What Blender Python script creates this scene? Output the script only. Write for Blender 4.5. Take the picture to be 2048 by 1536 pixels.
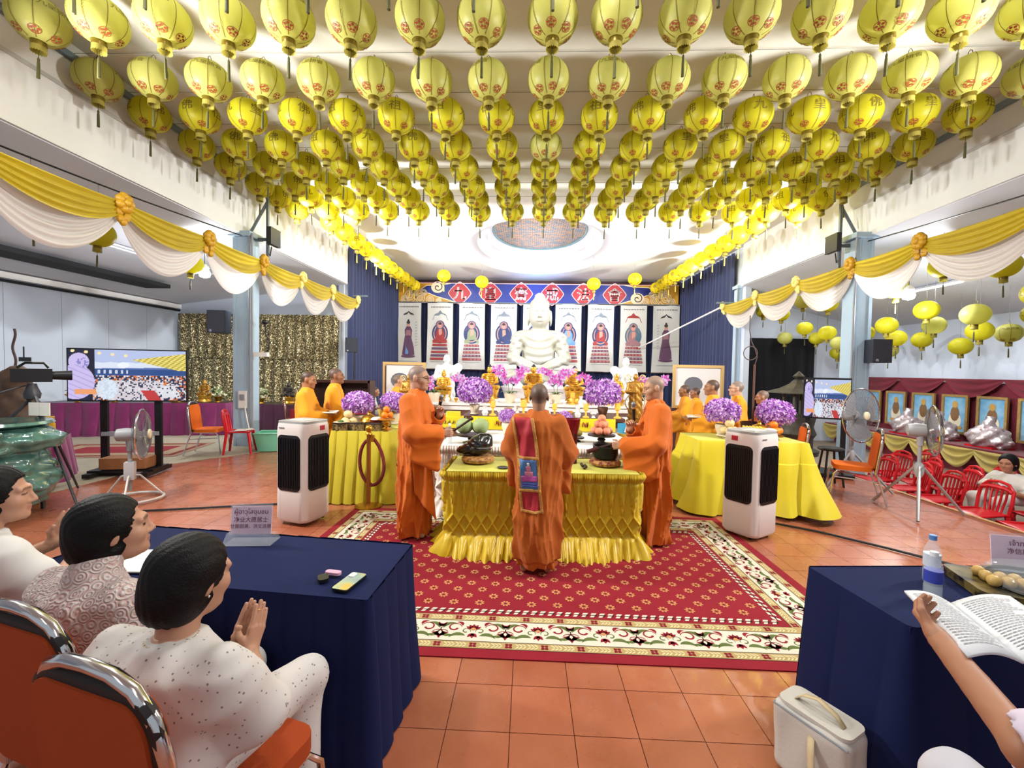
# Temple ceremony hall: procedural Blender scene (bpy 4.5)
import bpy, bmesh, math, random
import numpy as np
from math import sin, cos, pi, radians, sqrt, atan2, exp
from mathutils import Vector, Matrix, Euler

for _o in list(bpy.data.objects):
    bpy.data.objects.remove(_o)
SC = bpy.context.scene
COL = SC.collection
random.seed(7)
RNG = np.random.RandomState(11)

# ------------------------------------------------------------------ camera
cam_d = bpy.data.cameras.new('camera')
cam_d.sensor_fit = 'HORIZONTAL'; cam_d.sensor_width = 36.0
cam_d.lens = 860.0 / 2048.0 * 36.0
cam_d.clip_start = 0.05; cam_d.clip_end = 200
cam = bpy.data.objects.new('camera', cam_d); COL.objects.link(cam)
cam.matrix_world = (Matrix.Translation((0, 0, 1.72)) @ Matrix.Rotation(radians(2.06), 4, 'Z')
                    @ Matrix.Rotation(radians(90 - 1.87), 4, 'X') @ Matrix.Rotation(radians(1.03), 4, 'Z'))
SC.camera = cam

# ------------------------------------------------------------------ world, exposure
SC.view_settings.view_transform = 'Standard'
SC.view_settings.look = 'None'
SC.view_settings.gamma = 1.0
SC.view_settings.use_curve_mapping = False
SC.view_settings.exposure = 0.0
world = bpy.data.worlds.new('world'); SC.world = world
world.use_nodes = True
world.node_tree.nodes['Background'].inputs[0].default_value = (0.86, 0.92, 1.0, 1)
world.node_tree.nodes['Background'].inputs[1].default_value = 0.5
SC.cycles.max_bounces = 6
SC.cycles.diffuse_bounces = 3
SC.cycles.glossy_bounces = 3
SC.cycles.transparent_max_bounces = 8
SC.cycles.use_adaptive_sampling = True
SC.cycles.adaptive_threshold = 0.07
SC.cycles.sample_clamp_indirect = 6.0
SC.cycles.use_denoising = True

# ------------------------------------------------------------------ the hall's lamps and added fill lights
def area_light(name, loc, aim, size, power, color=(1, 1, 1), size_y=None, spread=180):
    d = bpy.data.lights.new(name, 'AREA'); d.energy = power; d.color = color
    d.shape = 'RECTANGLE'; d.size = size; d.size_y = size_y or size
    d.spread = radians(spread)
    o = bpy.data.objects.new(name, d); COL.objects.link(o)
    o.location = loc
    v = Vector(aim) - Vector(loc)
    o.rotation_euler = v.to_track_quat('-Z', 'Y').to_euler()
    return o
WHITE = (1.0, 0.985, 0.96)
# column flood lights aimed at the altar (the pair in view hangs on the columns at y = 9)
area_light('flood_and_fill_lamp', (-5.48, 9.3, 4.5), (0.3, 13, 5.85), 0.34, 560, (1, 1, 1), None, 125)
area_light('flood_and_fill_lamp', (6.28, 9.45, 4.5), (0.3, 13, 5.85), 0.34, 560, (1, 1, 1), None, 125)
# second pair of fill lights added at the sanctuary mouth to brighten its ceiling
area_light('flood_and_fill_lamp', (-5.3, 13.6, 4.5), (0.3, 15.0, 6.0), 0.34, 400, (0.93, 0.96, 1.0), None, 140)
area_light('flood_and_fill_lamp', (6.1, 13.8, 4.5), (0.3, 15.0, 6.0), 0.34, 400, (0.93, 0.96, 1.0), None, 140)
# unseen lights added beside the camera, brightening the front ceiling and the stage
for _sx, _ax in ((-5.5, 0.8), (6.3, -0.2)):
    area_light('unseen_hall_fill', (_sx, 3.4, 4.0), (_ax, 6.6, 5.7), 0.5, 190, WHITE, None, 115)
    area_light('unseen_hall_fill', (_sx, 3.6, 4.2), (_ax, 7.5, 0.6), 0.5, 190, WHITE, None, 130)
# unseen fill lights added under the ceiling, over and behind the camera
for _x in (-3.2, 0.3, 3.8):
    area_light('unseen_ceiling_fill', (_x, 3.1, 5.72), (_x, 3.1, 0), 0.25, 95, WHITE, 1.3)
    area_light('unseen_ceiling_fill', (_x, -2.2, 5.72), (_x, -2.2, 0), 0.25, 30, WHITE, 2.6)
# spot lights of the ceiling dome over the altar
area_light('dome_lamp', (0.3, 15.0, 5.75), (0.3, 15.0, 0), 2.6, 45, (0.95, 0.97, 1.0))
area_light('dome_lamp', (0.3, 13.6, 5.6), (0.3, 17.0, 2.6), 0.5, 10, (0.92, 0.95, 1.0))
# unseen blue light assumed behind the great statue, washing the ceiling over the banner
area_light('assumed_blue_light', (0.42, 18.3, 4.9), (0.42, 19.0, 5.85), 0.2, 26, (0.12, 0.35, 1.0))
# ================================================================== library
def lin(c):
    if isinstance(c, str):
        c = tuple(int(c[i:i + 2], 16) / 255 for i in (0, 2, 4))
    return tuple(x / 12.92 if x <= 0.04045 else ((x + 0.055) / 1.055) ** 2.4 for x in c)

MATS = {}
def mat(name, col, rough=0.5, metal=0.0, spec=0.5, trans=0.0, emis=None, estr=0.0, var=None, bump=None,
        sheen=0.0, coat=0.0, ior=1.45, alpha=1.0, transl=0.0, vcol=False, sss=0.0, col2=None, wave=None, coord='Object'):
    """Procedural principled material. var=(scale, amount), bump=(scale, strength), col2 mixed in by noise"""
    if name in MATS: return MATS[name]
    m = bpy.data.materials.new(name); m.use_nodes = True; MATS[name] = m
    nt = m.node_tree; N = nt.nodes; L = nt.links
    p = N['Principled BSDF']; out = N['Material Output']
    c = lin(col)
    p.inputs['Base Color'].default_value = (*c, 1)
    p.inputs['Roughness'].default_value = rough
    p.inputs['Metallic'].default_value = metal
    p.inputs['Specular IOR Level'].default_value = spec
    p.inputs['Transmission Weight'].default_value = trans
    p.inputs['IOR'].default_value = ior
    p.inputs['Alpha'].default_value = alpha
    p.inputs['Sheen Weight'].default_value = sheen
    p.inputs['Coat Weight'].default_value = coat
    if sss:
        p.inputs['Subsurface Weight'].default_value = sss
        p.inputs['Subsurface Radius'].default_value = (0.012, 0.005, 0.003)
        p.inputs['Subsurface Scale'].default_value = 1.0
    if alpha < 1: p.inputs['Specular IOR Level'].default_value = .9
    if emis is not None:
        p.inputs['Emission Color'].default_value = (*lin(emis), 1)
        p.inputs['Emission Strength'].default_value = estr
        m.cycles.emission_sampling = 'NONE'
    tc = N.new('ShaderNodeTexCoord')
    src = None
    if vcol:
        a = N.new('ShaderNodeVertexColor'); a.layer_name = 'Col'; src = a.outputs['Color']
        L.new(src, p.inputs['Base Color'])
    if var or col2:
        sc_, am = var or (6, 0.5)
        nz = N.new('ShaderNodeTexNoise'); nz.inputs['Scale'].default_value = sc_; nz.inputs['Detail'].default_value = 4
        L.new(tc.outputs[coord], nz.inputs['Vector'])
        mx = N.new('ShaderNodeMix'); mx.data_type = 'RGBA'
        if col2:
            mx.inputs[6].default_value = (*c, 1); mx.inputs[7].default_value = (*lin(col2), 1)
            rp = N.new('ShaderNodeValToRGB'); rp.color_ramp.elements[0].position = 0.5 - 0.5 * am
            rp.color_ramp.elements[1].position = 0.5 + 0.5 * am
            L.new(nz.outputs['Fac'], rp.inputs[0]); L.new(rp.outputs[0], mx.inputs[0])
        else:
            mr = N.new('ShaderNodeMapRange')
            mr.inputs['From Min'].default_value = 0.25; mr.inputs['From Max'].default_value = 0.75
            mr.inputs['To Min'].default_value = 0; mr.inputs['To Max'].default_value = 1
            L.new(nz.outputs['Fac'], mr.inputs['Value']); L.new(mr.outputs['Result'], mx.inputs[0])
            lo = tuple(x * (1 - am) for x in c); hi = tuple(min(1, x * (1 + am)) for x in c)
            mx.inputs[6].default_value = (*lo, 1); mx.inputs[7].default_value = (*hi, 1)
        if not vcol:
            L.new(mx.outputs[2], p.inputs['Base Color']); src = mx.outputs[2]
    if bump:
        nb = N.new('ShaderNodeTexNoise'); nb.inputs['Scale'].default_value = bump[0]; nb.inputs['Detail'].default_value = 5
        L.new(tc.outputs[coord], nb.inputs['Vector'])
        b = N.new('ShaderNodeBump'); b.inputs['Strength'].default_value = bump[1]; b.inputs['Distance'].default_value = 0.02
        L.new(nb.outputs['Fac'], b.inputs['Height']); L.new(b.outputs['Normal'], p.inputs['Normal'])
    if transl:
        t = N.new('ShaderNodeBsdfTranslucent'); t.inputs['Color'].default_value = (*c, 1)
        if src: L.new(src, t.inputs['Color'])
        ms = N.new('ShaderNodeMixShader'); ms.inputs[0].default_value = transl
        L.new(p.outputs[0], ms.inputs[1]); L.new(t.outputs[0], ms.inputs[2]); L.new(ms.outputs[0], out.inputs['Surface'])
    return m

def nodes_of(m):
    return m.node_tree.nodes, m.node_tree.links, m.node_tree.nodes['Principled BSDF']

# ---- object helpers
def tag(o, label=None, cat=None, group=None, kind=None):
    if label: o['label'] = label
    if cat: o['category'] = cat
    if group: o['group'] = group
    if kind: o['kind'] = kind
    return o
def thing(name, label, cat, loc=(0, 0, 0), rz=0.0, group=None, scale=1.0):
    o = bpy.data.objects.new(name, None); COL.objects.link(o)
    o.location = loc; o.rotation_euler = (0, 0, rz); o.scale = (scale,) * 3
    o.empty_display_size = 0.1
    return tag(o, label, cat, group)
def link(name, me, parent=None, loc=None, rot=None, scale=None):
    o = bpy.data.objects.new(name, me); COL.objects.link(o)
    if parent is not None: o.parent = parent
    if loc is not None: o.location = loc
    if rot is not None: o.rotation_euler = rot
    if scale is not None: o.scale = scale if hasattr(scale, '__len__') else (scale,) * 3
    return o
def copy_tree(root, loc=None, rz=None, label=None, group=None, scale=None):
    r = root.copy(); COL.objects.link(r)
    if loc is not None: r.location = loc
    if rz is not None: r.rotation_euler = (0, 0, rz)
    if scale is not None: r.scale = (scale,) * 3
    if label: r['label'] = label
    if group: r['group'] = group
    for ch in list(root.children):
        c = ch.copy(); COL.objects.link(c); c.parent = r
        for g in list(ch.children):
            d = g.copy(); COL.objects.link(d); d.parent = c
    return r
def ordn(i):
    return ['first', 'second', 'third', 'fourth', 'fifth', 'sixth', 'seventh', 'eighth', 'ninth', 'tenth', 'eleventh',
            'twelfth', 'thirteenth', 'fourteenth', 'fifteenth', 'sixteenth', 'seventeenth', 'eighteenth'][i]

def rot_to(d):
    return Vector(d).to_track_quat('Z', 'Y').to_matrix()

class MB:
    """collects shapes into one mesh"""
    def __init__(s):
        s.v = []; s.f = []; s.mi = []; s.cur = 0
    def add(s, vs, fs, M=None):
        b = len(s.v)
        if M is not None: vs = [tuple(M @ Vector(v)) for v in vs]
        s.v.extend([tuple(map(float, v)) for v in vs])
        s.f.extend([tuple(int(i) + b for i in f) for f in fs]); s.mi.extend([s.cur] * len(fs))
        return s
    def box(s, c, size, rz=0, M=None, rx=0, ry=0):
        x, y, z = (q / 2 for q in size)
        vs = [(i * x, j * y, k * z) for i in (-1, 1) for j in (-1, 1) for k in (-1, 1)]
        T = Matrix.Translation(c) @ Euler((rx, ry, rz)).to_matrix().to_4x4()
        if M is not None: T = M @ T
        return s.add(vs, [(0, 1, 3, 2), (4, 6, 7, 5), (0, 4, 5, 1), (2, 3, 7, 6), (0, 2, 6, 4), (1, 5, 7, 3)], T)
    def rbox(s, c, size, r, rz=0, n=4):
        """box with rounded vertical corners"""
        hx, hy = size[0] / 2 - r, size[1] / 2 - r
        pts = []
        for cx, cy, a0 in ((hx, hy, 0), (-hx, hy, 90), (-hx, -hy, 180), (hx, -hy, 270)):
            for i in range(n + 1):
                a = radians(a0 + 90 * i / n); pts.append((cx + r * cos(a), cy + r * sin(a)))
        return s.prism(pts, -size[2] / 2, size[2] / 2, Matrix.Translation(c) @ Matrix.Rotation(rz, 4, 'Z'))
    def prism(s, pts, z0, z1, M=None):
        n = len(pts)
        vs = [(p[0], p[1], z0) for p in pts] + [(p[0], p[1], z1) for p in pts]
        fs = [(i, (i + 1) % n, (i + 1) % n + n, i + n) for i in range(n)] + [tuple(range(n - 1, -1, -1)), tuple(range(n, 2 * n))]
        return s.add(vs, fs, M)
    def cyl(s, p0, p1, r0, r1=None, seg=12, caps=True):
        r1 = r0 if r1 is None else r1
        p0 = Vector(p0); p1 = Vector(p1); R = rot_to(p1 - p0)
        vs = []
        for p, r in ((p0, r0), (p1, r1)):
            for i in range(seg):
                a = 2 * pi * i / seg; vs.append(p + R @ Vector((r * cos(a), r * sin(a), 0)))
        fs = [(i, (i + 1) % seg, (i + 1) % seg + seg, i + seg) for i in range(seg)]
        if caps: fs += [tuple(range(seg - 1, -1, -1)), tuple(range(seg, 2 * seg))]
        return s.add(vs, fs)
    def tube(s, path, r, seg=8, closed=False, caps=True):
        path = [Vector(p) for p in path]; n = len(path)
        rad = r if hasattr(r, '__len__') else [r] * n
        vs = []; up = Vector((0, 0, 1)); prev = None
        for i, p in enumerate(path):
            a = path[(i - 1) % n] if (closed or i > 0) else path[i]
            b = path[(i + 1) % n] if (closed or i < n - 1) else path[i]
            t = (b - a)
            if t.length < 1e-9: t = Vector((0, 0, 1))
            t.normalize()
            if prev is None:
                x = t.cross(up)
                if x.length < 1e-3: x = t.cross(Vector((0, 1, 0)))
            else:
                x = prev - t * prev.dot(t)
                if x.length < 1e-4: x = t.cross(up)
            x.normalize(); prev = x; y = t.cross(x)
            for k in range(seg):
                an = 2 * pi * k / seg; vs.append(p + (x * cos(an) + y * sin(an)) * rad[i])
        fs = []
        for i in range(n if closed else n - 1):
            for k in range(seg):
                a = i * seg + k; b = i * seg + (k + 1) % seg; j = ((i + 1) % n) * seg
                fs.append((a, b, j + (k + 1) % seg, j + k))
        if not closed and caps:
            fs.append(tuple(range(seg - 1, -1, -1))); fs.append(tuple(range((n - 1) * seg, n * seg)))
        return s.add(vs, fs)
    def lathe(s, prof, seg=24, c=(0, 0, 0), M=None, sx=1, sy=1):
        vs = []; fs = []
        for r, z in prof:
            for i in range(seg):
                a = 2 * pi * i / seg; vs.append((c[0] + r * cos(a) * sx, c[1] + r * sin(a) * sy, c[2] + z))
        for j in range(len(prof) - 1):
            for i in range(seg):
                a = j * seg + i; b = j * seg + (i + 1) % seg
                fs.append((a, b, b + seg, a + seg))
        if prof[0][0] > 1e-5: fs.append(tuple(range(seg - 1, -1, -1)))
        if prof[-1][0] > 1e-5: fs.append(tuple(range((len(prof) - 1) * seg, len(prof) * seg)))
        return s.add(vs, fs, M)
    def grid(s, fn, nu, nv, wrap=False):
        b = len(s.v); m = nu if wrap else nu + 1
        for j in range(nv + 1):
            for i in range(m): s.v.append(tuple(map(float, fn(i / nu, j / nv))))
        for j in range(nv):
            for i in range(nu):
                a = b + j * m + i; c = b + j * m + (i + 1) % m
                s.f.append((a, c, c + m, a + m)); s.mi.append(s.cur)
        return s
    def sphere(s, c, r, seg=16, rings=10, M=None):
        r = r if hasattr(r, '__len__') else (r, r, r)
        vs = [(c[0], c[1], c[2] - r[2])]; fs = []
        for j in range(1, rings):
            t = -pi / 2 + pi * j / rings
            for i in range(seg):
                a = 2 * pi * i / seg
                vs.append((c[0] + r[0] * cos(t) * cos(a), c[1] + r[1] * cos(t) * sin(a), c[2] + r[2] * sin(t)))
        vs.append((c[0], c[1], c[2] + r[2])); last = len(vs) - 1
        for i in range(seg):
            fs.append((0, 1 + (i + 1) % seg, 1 + i))
            for j in range(rings - 2):
                a = 1 + j * seg + i; b = 1 + j * seg + (i + 1) % seg
                fs.append((a, b, b + seg, a + seg))
            a = 1 + (rings - 2) * seg
            fs.append((a + i, a + (i + 1) % seg, last))
        return s.add(vs, fs, M)
    def ring(s, c, R, r, seg=32, sub=6, axis='z', M=None):
        pts = []
        for i in range(seg):
            a = 2 * pi * i / seg
            p = (R * cos(a), R * sin(a), 0)
            if axis == 'y': p = (p[0], 0, p[1])
            if axis == 'x': p = (0, p[0], p[1])
            p = Vector(c) + Vector(p)
            if M is not None: p = M @ p
            pts.append(p)
        return s.tube(pts, r, sub, closed=True)
    def poly(s, pts, M=None):
        return s.add(pts, [tuple(range(len(pts)))], M)
    def mesh(s, name, mats, smooth=40):
        me = bpy.data.meshes.new(name)
        me.from_pydata(s.v, [], s.f)
        if not isinstance(mats, (list, tuple)): mats = [mats]
        for m in mats: me.materials.append(m)
        if len(mats) > 1: me.polygons.foreach_set('material_index', s.mi)
        if smooth:
            me.polygons.foreach_set('use_smooth', [True] * len(me.polygons))
            if smooth < 180: me.set_sharp_from_angle(angle=radians(smooth))
        me.update()
        return me
    def build(s, name, mats, parent=None, smooth=40, loc=None, rot=None):
        return link(name, s.mesh(name, mats, smooth), parent, loc, rot)

def np_mesh(name, V, F, mats, smooth=True, colors=None):
    me = bpy.data.meshes.new(name)
    V = np.asarray(V, dtype=np.float32); F = np.asarray(F, dtype=np.int32)
    n = F.shape[1]
    me.vertices.add(len(V)); me.vertices.foreach_set('co', V.ravel())
    me.loops.add(F.size); me.loops.foreach_set('vertex_index', F.ravel())
    me.polygons.add(len(F)); me.polygons.foreach_set('loop_start', np.arange(0, F.size, n, dtype=np.int32))
    if smooth: me.polygons.foreach_set('use_smooth', np.ones(len(F), dtype=bool))
    for m in (mats if isinstance(mats, (list, tuple)) else [mats]): me.materials.append(m)
    if colors is not None:
        at = me.color_attributes.new('Col', 'FLOAT_COLOR', 'POINT')
        c = np.ones((len(V), 4), dtype=np.float32); c[:, :3] = colors
        at.data.foreach_set('color', c.ravel())
    me.update(calc_edges=True)
    return me

def np_grid(fn, nu, nv):
    """fn(U,V arrays) -> (X,Y,Z); returns V,F"""
    u, v = np.meshgrid(np.linspace(0, 1, nu + 1), np.linspace(0, 1, nv + 1), indexing='xy')
    X, Y, Z = fn(u.ravel(), v.ravel())
    Vv = np.stack([X + 0 * u.ravel(), Y + 0 * u.ravel(), Z + 0 * u.ravel()], 1)
    i = np.arange((nu + 1) * (nv + 1)).reshape(nv + 1, nu + 1)
    F = np.stack([i[:-1, :-1].ravel(), i[:-1, 1:].ravel(), i[1:, 1:].ravel(), i[1:, :-1].ravel()], 1)
    return Vv, F

# ---- signed distance modelling (organic shapes)
def snet(f, lo, hi, h):
    ax = [np.arange(lo[i], hi[i] + h, h, dtype=np.float32) for i in range(3)]
    P = np.meshgrid(*ax, indexing='ij')
    D = f(*P).astype(np.float32)
    S = D < 0
    n = D.shape
    cnt = np.zeros((n[0] - 1, n[1] - 1, n[2] - 1), dtype=np.int8)
    for i in (0, 1):
        for j in (0, 1):
            for k in (0, 1):
                cnt += S[i:n[0] - 1 + i, j:n[1] - 1 + j, k:n[2] - 1 + k]
    act = (cnt > 0) & (cnt < 8)
    I, J, K = np.nonzero(act)
    idx = np.full(act.shape, -1, dtype=np.int32); idx[I, J, K] = np.arange(len(I))
    acc = np.zeros((len(I), 3), dtype=np.float32); num = np.zeros(len(I), dtype=np.float32)
    for a in range(3):
        b, c = [q for q in range(3) if q != a]
        for ob in (0, 1):
            for oc in (0, 1):
                o0 = [0, 0, 0]; o0[b] = ob; o0[c] = oc; o1 = list(o0); o1[a] = 1
                d0 = D[I + o0[0], J + o0[1], K + o0[2]]; d1 = D[I + o1[0], J + o1[1], K + o1[2]]
                m = (d0 < 0) != (d1 < 0)
                t = np.where(m, d0 / np.where(m, d0 - d1, 1), 0)
                p = np.stack([np.full(len(I), o0[q], np.float32) for q in range(3)], 1); p[:, a] += t
                acc += p * m[:, None]; num += m
    V = acc / np.maximum(num, 1)[:, None] + np.stack([I, J, K], 1)
    V = V * h + np.array([ax[0][0], ax[1][0], ax[2][0]], dtype=np.float32)
    F = []
    for a in range(3):
        b, c = (a + 1) % 3, (a + 2) % 3
        sl0 = [slice(None)] * 3; sl1 = [slice(None)] * 3
        sl0[a] = slice(0, n[a] - 1); sl1[a] = slice(1, n[a])
        for q in (b, c): sl0[q] = slice(1, n[q] - 1); sl1[q] = slice(1, n[q] - 1)
        s0 = S[tuple(sl0)]; s1 = S[tuple(sl1)]
        w = np.nonzero(s0 != s1)
        if len(w[0]) == 0: continue
        base = [w[0].copy(), w[1].copy(), w[2].copy()]
        base[b] = base[b] + 1; base[c] = base[c] + 1
        def cell(db, dc):
            q = [base[0].copy(), base[1].copy(), base[2].copy()]
            q[b] = q[b] + db; q[c] = q[c] + dc
            return idx[q[0], q[1], q[2]]
        quad = np.stack([cell(-1, -1), cell(0, -1), cell(0, 0), cell(-1, 0)], 1)
        fl = ~s0[w]
        quad[fl] = quad[fl][:, ::-1]
        F.append(quad)
    F = np.concatenate(F)
    F = F[(F >= 0).all(1)]
    return V, F

def su(a, b, k):
    h = np.clip(0.5 + 0.5 * (b - a) / k, 0, 1)
    return b * (1 - h) + a * h - k * h * (1 - h)
def ss(a, b, k):            # smooth subtract b from a
    return -su(-a, b, k)
def ell(P, c, r):
    x, y, z = (P[0] - c[0]) / r[0], (P[1] - c[1]) / r[1], (P[2] - c[2]) / r[2]
    k0 = np.sqrt(x * x + y * y + z * z) + 1e-6
    k1 = np.sqrt((x / r[0]) ** 2 + (y / r[1]) ** 2 + (z / r[2]) ** 2) + 1e-6
    return k0 * (k0 - 1) / k1
def cap(P, a, b, ra, rb=None, sc=None):
    rb = ra if rb is None else rb
    a = np.asarray(a, np.float32); b = np.asarray(b, np.float32); d = b - a
    q = [P[i] - a[i] for i in range(3)]
    h = np.clip((q[0] * d[0] + q[1] * d[1] + q[2] * d[2]) / max(1e-9, float(d @ d)), 0, 1)
    return np.sqrt(sum((q[i] - h * d[i]) ** 2 for i in range(3))) - (ra + (rb - ra) * h)
def drape(P, a, b, r, L0, L1):
    """cloth hanging straight down from the segment a-b by L0..L1"""
    a = np.asarray(a, np.float32); b = np.asarray(b, np.float32); d = b - a
    dd = max(1e-6, float(d[0] ** 2 + d[1] ** 2))
    h = np.clip(((P[0] - a[0]) * d[0] + (P[1] - a[1]) * d[1]) / dd, 0, 1)
    dx = P[0] - a[0] - h * d[0]; dy = P[1] - a[1] - h * d[1]
    dz = P[2] - (a[2] + h * d[2])
    L = L0 + (L1 - L0) * h
    dz = dz - np.clip(dz, -L, 0)
    return np.sqrt(dx * dx + dy * dy + dz * dz) - r
def rboxd(P, c, hs, r):
    q = [np.abs(P[i] - c[i]) - hs[i] + r for i in range(3)]
    return np.sqrt(sum(np.maximum(t, 0) ** 2 for t in q)) + np.minimum(np.maximum(np.maximum(q[0], q[1]), q[2]), 0) - r
def rotz(P, a, c=(0, 0, 0)):
    """coordinates of P in a frame turned by a about z at c"""
    x = P[0] - c[0]; y = P[1] - c[1]
    return (x * cos(a) + y * sin(a), -x * sin(a) + y * cos(a), P[2] - c[2])
def rotx(P, a):
    return (P[0], P[1] * cos(a) + P[2] * sin(a), -P[1] * sin(a) + P[2] * cos(a))
def roty(P, a):
    return (P[0] * cos(a) - P[2] * sin(a), P[1], P[0] * sin(a) + P[2] * cos(a))

def join_np(parts):
    Vs, Fs, b = [], [], 0
    for V, F in parts:
        Vs.append(V); Fs.append(F + b); b += len(V)
    return np.concatenate(Vs), np.concatenate(Fs)

# ---- lettering (flat print), built from Blender's own font
_TXT = {}
def text_tris(s, maxedge=None):
    k = (s, maxedge)
    if k in _TXT: return _TXT[k]
    c = bpy.data.curves.new('lettering_source', 'FONT'); c.body = s; c.align_x = 'CENTER'; c.resolution_u = 3
    o = bpy.data.objects.new('lettering_source', c); COL.objects.link(o)
    dg = bpy.context.evaluated_depsgraph_get(); dg.update()
    me = o.evaluated_get(dg).to_mesh()
    bm = bmesh.new(); bm.from_mesh(me)
    bmesh.ops.triangulate(bm, faces=bm.faces[:])
    if maxedge:
        for _ in range(4):
            es = [e for e in bm.edges if e.calc_length() > maxedge]
            if not es: break
            bmesh.ops.subdivide_edges(bm, edges=es, cuts=1)
            bmesh.ops.triangulate(bm, faces=bm.faces[:])
    bm.verts.index_update()
    V = np.array([v.co[:] for v in bm.verts]); F = [tuple(v.index for v in f.verts) for f in bm.faces]
    bm.free()
    bpy.data.objects.remove(o); bpy.data.curves.remove(c)
    if len(V):
        mid = (V[:, :2].max(0) + V[:, :2].min(0)) / 2
        V[:, :2] -= mid
    _TXT[k] = (V, F)
    return _TXT[k]
def add_text(mb, s, size, fn, maxedge=None):
    """fn(x, y) -> 3D point"""
    V, F = text_tris(s, maxedge)
    if len(V): mb.add([fn(v[0] * size, v[1] * size) for v in V], F)
# ================================================================== people
def unit(v):
    v = np.asarray(v, float); return v / (np.linalg.norm(v) + 1e-9)
class Head:
    def __init__(s, c, yaw=0, pitch=0, roll=0, k=1.0):
        s.c = c; s.yaw = yaw; s.pitch = pitch; s.roll = roll; s.k = k
    def loc(s, P):
        q = rotz(P, s.yaw, s.c)
        q = rotx(q, s.pitch); q = roty(q, s.roll)
        return tuple(t / s.k for t in q)
    def world(s, p):      # local head point -> body frame
        x, y, z = (t * s.k for t in p)
        a = s.roll; x, z = x * cos(a) + z * sin(a), -x * sin(a) + z * cos(a)
        a = s.pitch; y, z = y * cos(a) - z * sin(a), y * sin(a) + z * cos(a)
        a = s.yaw; x, y = x * cos(a) - y * sin(a), x * sin(a) + y * cos(a)
        return (s.c[0] + x, s.c[1] + y, s.c[2] + z)
    def sdf(s, P):
        L = s.loc(P)
        d = su(ell(L, (0, -.014, .035), (.077, .098, .09)), ell(L, (0, .03, -.03), (.063, .07, .085)), .03)
        d = su(d, ell(L, (0, .05, -.082), (.042, .042, .034)), .035)
        for sx in (-1, 1):
            d = su(d, ell(L, (sx * .042, .062, -.022), (.026, .03, .028)), .025)
            d = su(d, cap(L, (sx * .012, .094, .032), (sx * .05, .078, .03), .010), .02)
            d = ss(d, ell(L, (sx * .032, .108, .011), (.017, .016, .011)), .012)
            d = su(d, ell(L, (sx * .032, .083, .010), (.0135, .012, .0105)), .004)
            d = su(d, ell(L, (sx * .080, -.008, -.004), (.010, .022, .034)), .008)
            d = su(d, ell(L, (sx * .013, .103, -.030), (.010, .010, .008)), .008)
        d = su(d, cap(L, (0, .094, .02), (0, .117, -.024), .007, .011), .014)
        d = su(d, ell(L, (0, .099, -.053), (.022, .010, .006)), .006)
        d = su(d, ell(L, (0, .097, -.065), (.019, .010, .006)), .006)
        d = su(d, ell(L, (0, .088, -.094), (.02, .016, .016)), .02)
        return d * s.k
    def colors(s, V, skin, hair, stubble=1.0):
        L = s.loc((V[:, 0], V[:, 1], V[:, 2])); x, y, z = L
        sk = np.array(lin(skin)); hr = np.array(lin(hair))
        C = np.tile(sk, (len(V), 1))
        hl = np.interp(y, [-.09, -.03, .02, .05, .085], [-.075, -.05, .03, .06, .085])
        hl = np.where((np.abs(x) > .06) & (y > -.02) & (y < .03), np.maximum(hl, .03), hl)
        m = np.clip((z - hl) / .02, 0, 1) * (z > -.09)
        m *= stubble
        C = C * (1 - m[:, None]) + hr * m[:, None]
        br = ((np.abs(z - .034 + .12 * np.maximum(np.abs(x) - .03, 0)) < .0055) & (np.abs(x) > .012) & (np.abs(x) < .052) & (y > .06))
        C[br] = np.array(lin('2c1e19')) * .7 + sk * .3
        ey = (np.abs(z - .008) < .0042) & (np.abs(np.abs(x) - .032) < .015) & (y > .07)
        C[ey] = lin('2a1c18')
        lp = (np.abs(z + .058) < .011) & (np.abs(x) < .022) & (y > .09)
        C[lp] = C[lp] * .55 + np.array(lin('a05048')) * .45
        return C

def hand_sdf(P, W, f, n, side, curl=(.35, .5), sp=.0, k=1.0):
    """W wrist, f finger direction, n the way the palm faces, side +1/-1 thumb side"""
    W = np.asarray(W, float); f = unit(f); n = unit(np.asarray(n, float) - f * np.dot(n, f)); t = np.cross(n, f) * side
    d = None
    for i in range(4):
        o = (.028 - .019 * i) * k
        a = W + t * o * .7 + f * .008 * k; b = W + f * (.085 - .004 * abs(i - 1.2)) * k + t * o
        q = cap(P, a, b, .013 * k, .0115 * k); d = q if d is None else su(d, q, .012 * k)
    for i in range(4):
        o = (.028 - .019 * i) * k; ln = (.040, .045, .042, .033)[i] * k
        b = W + f * (.085 - .004 * abs(i - 1.2)) * k + t * o
        dirx = unit(f + t * sp * (1.5 - i))
        c1 = curl[0]; d1 = dirx * cos(c1) + n * sin(c1); m1 = b + d1 * ln
        c2 = c1 + curl[1]; d2 = dirx * cos(c2) + n * sin(c2); m2 = m1 + d2 * ln * .85
        q = np.minimum(cap(P, b, m1, .0095 * k, .0088 * k), cap(P, m1, m2, .0088 * k, .0072 * k)); d = su(d, q, .005 * k)
    a = W + f * .025 * k + t * .024 * k + n * .004 * k
    m1 = a + unit(t * .75 + f * .75 + n * .35) * .042 * k; m2 = m1 + unit(t * .15 + f * .95 + n * .5) * .034 * k
    d = su(d, su(cap(P, a, m1, .0135 * k, .0105 * k), cap(P, m1, m2, .0102 * k, .008 * k), .006), .01 * k)
    return d

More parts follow.
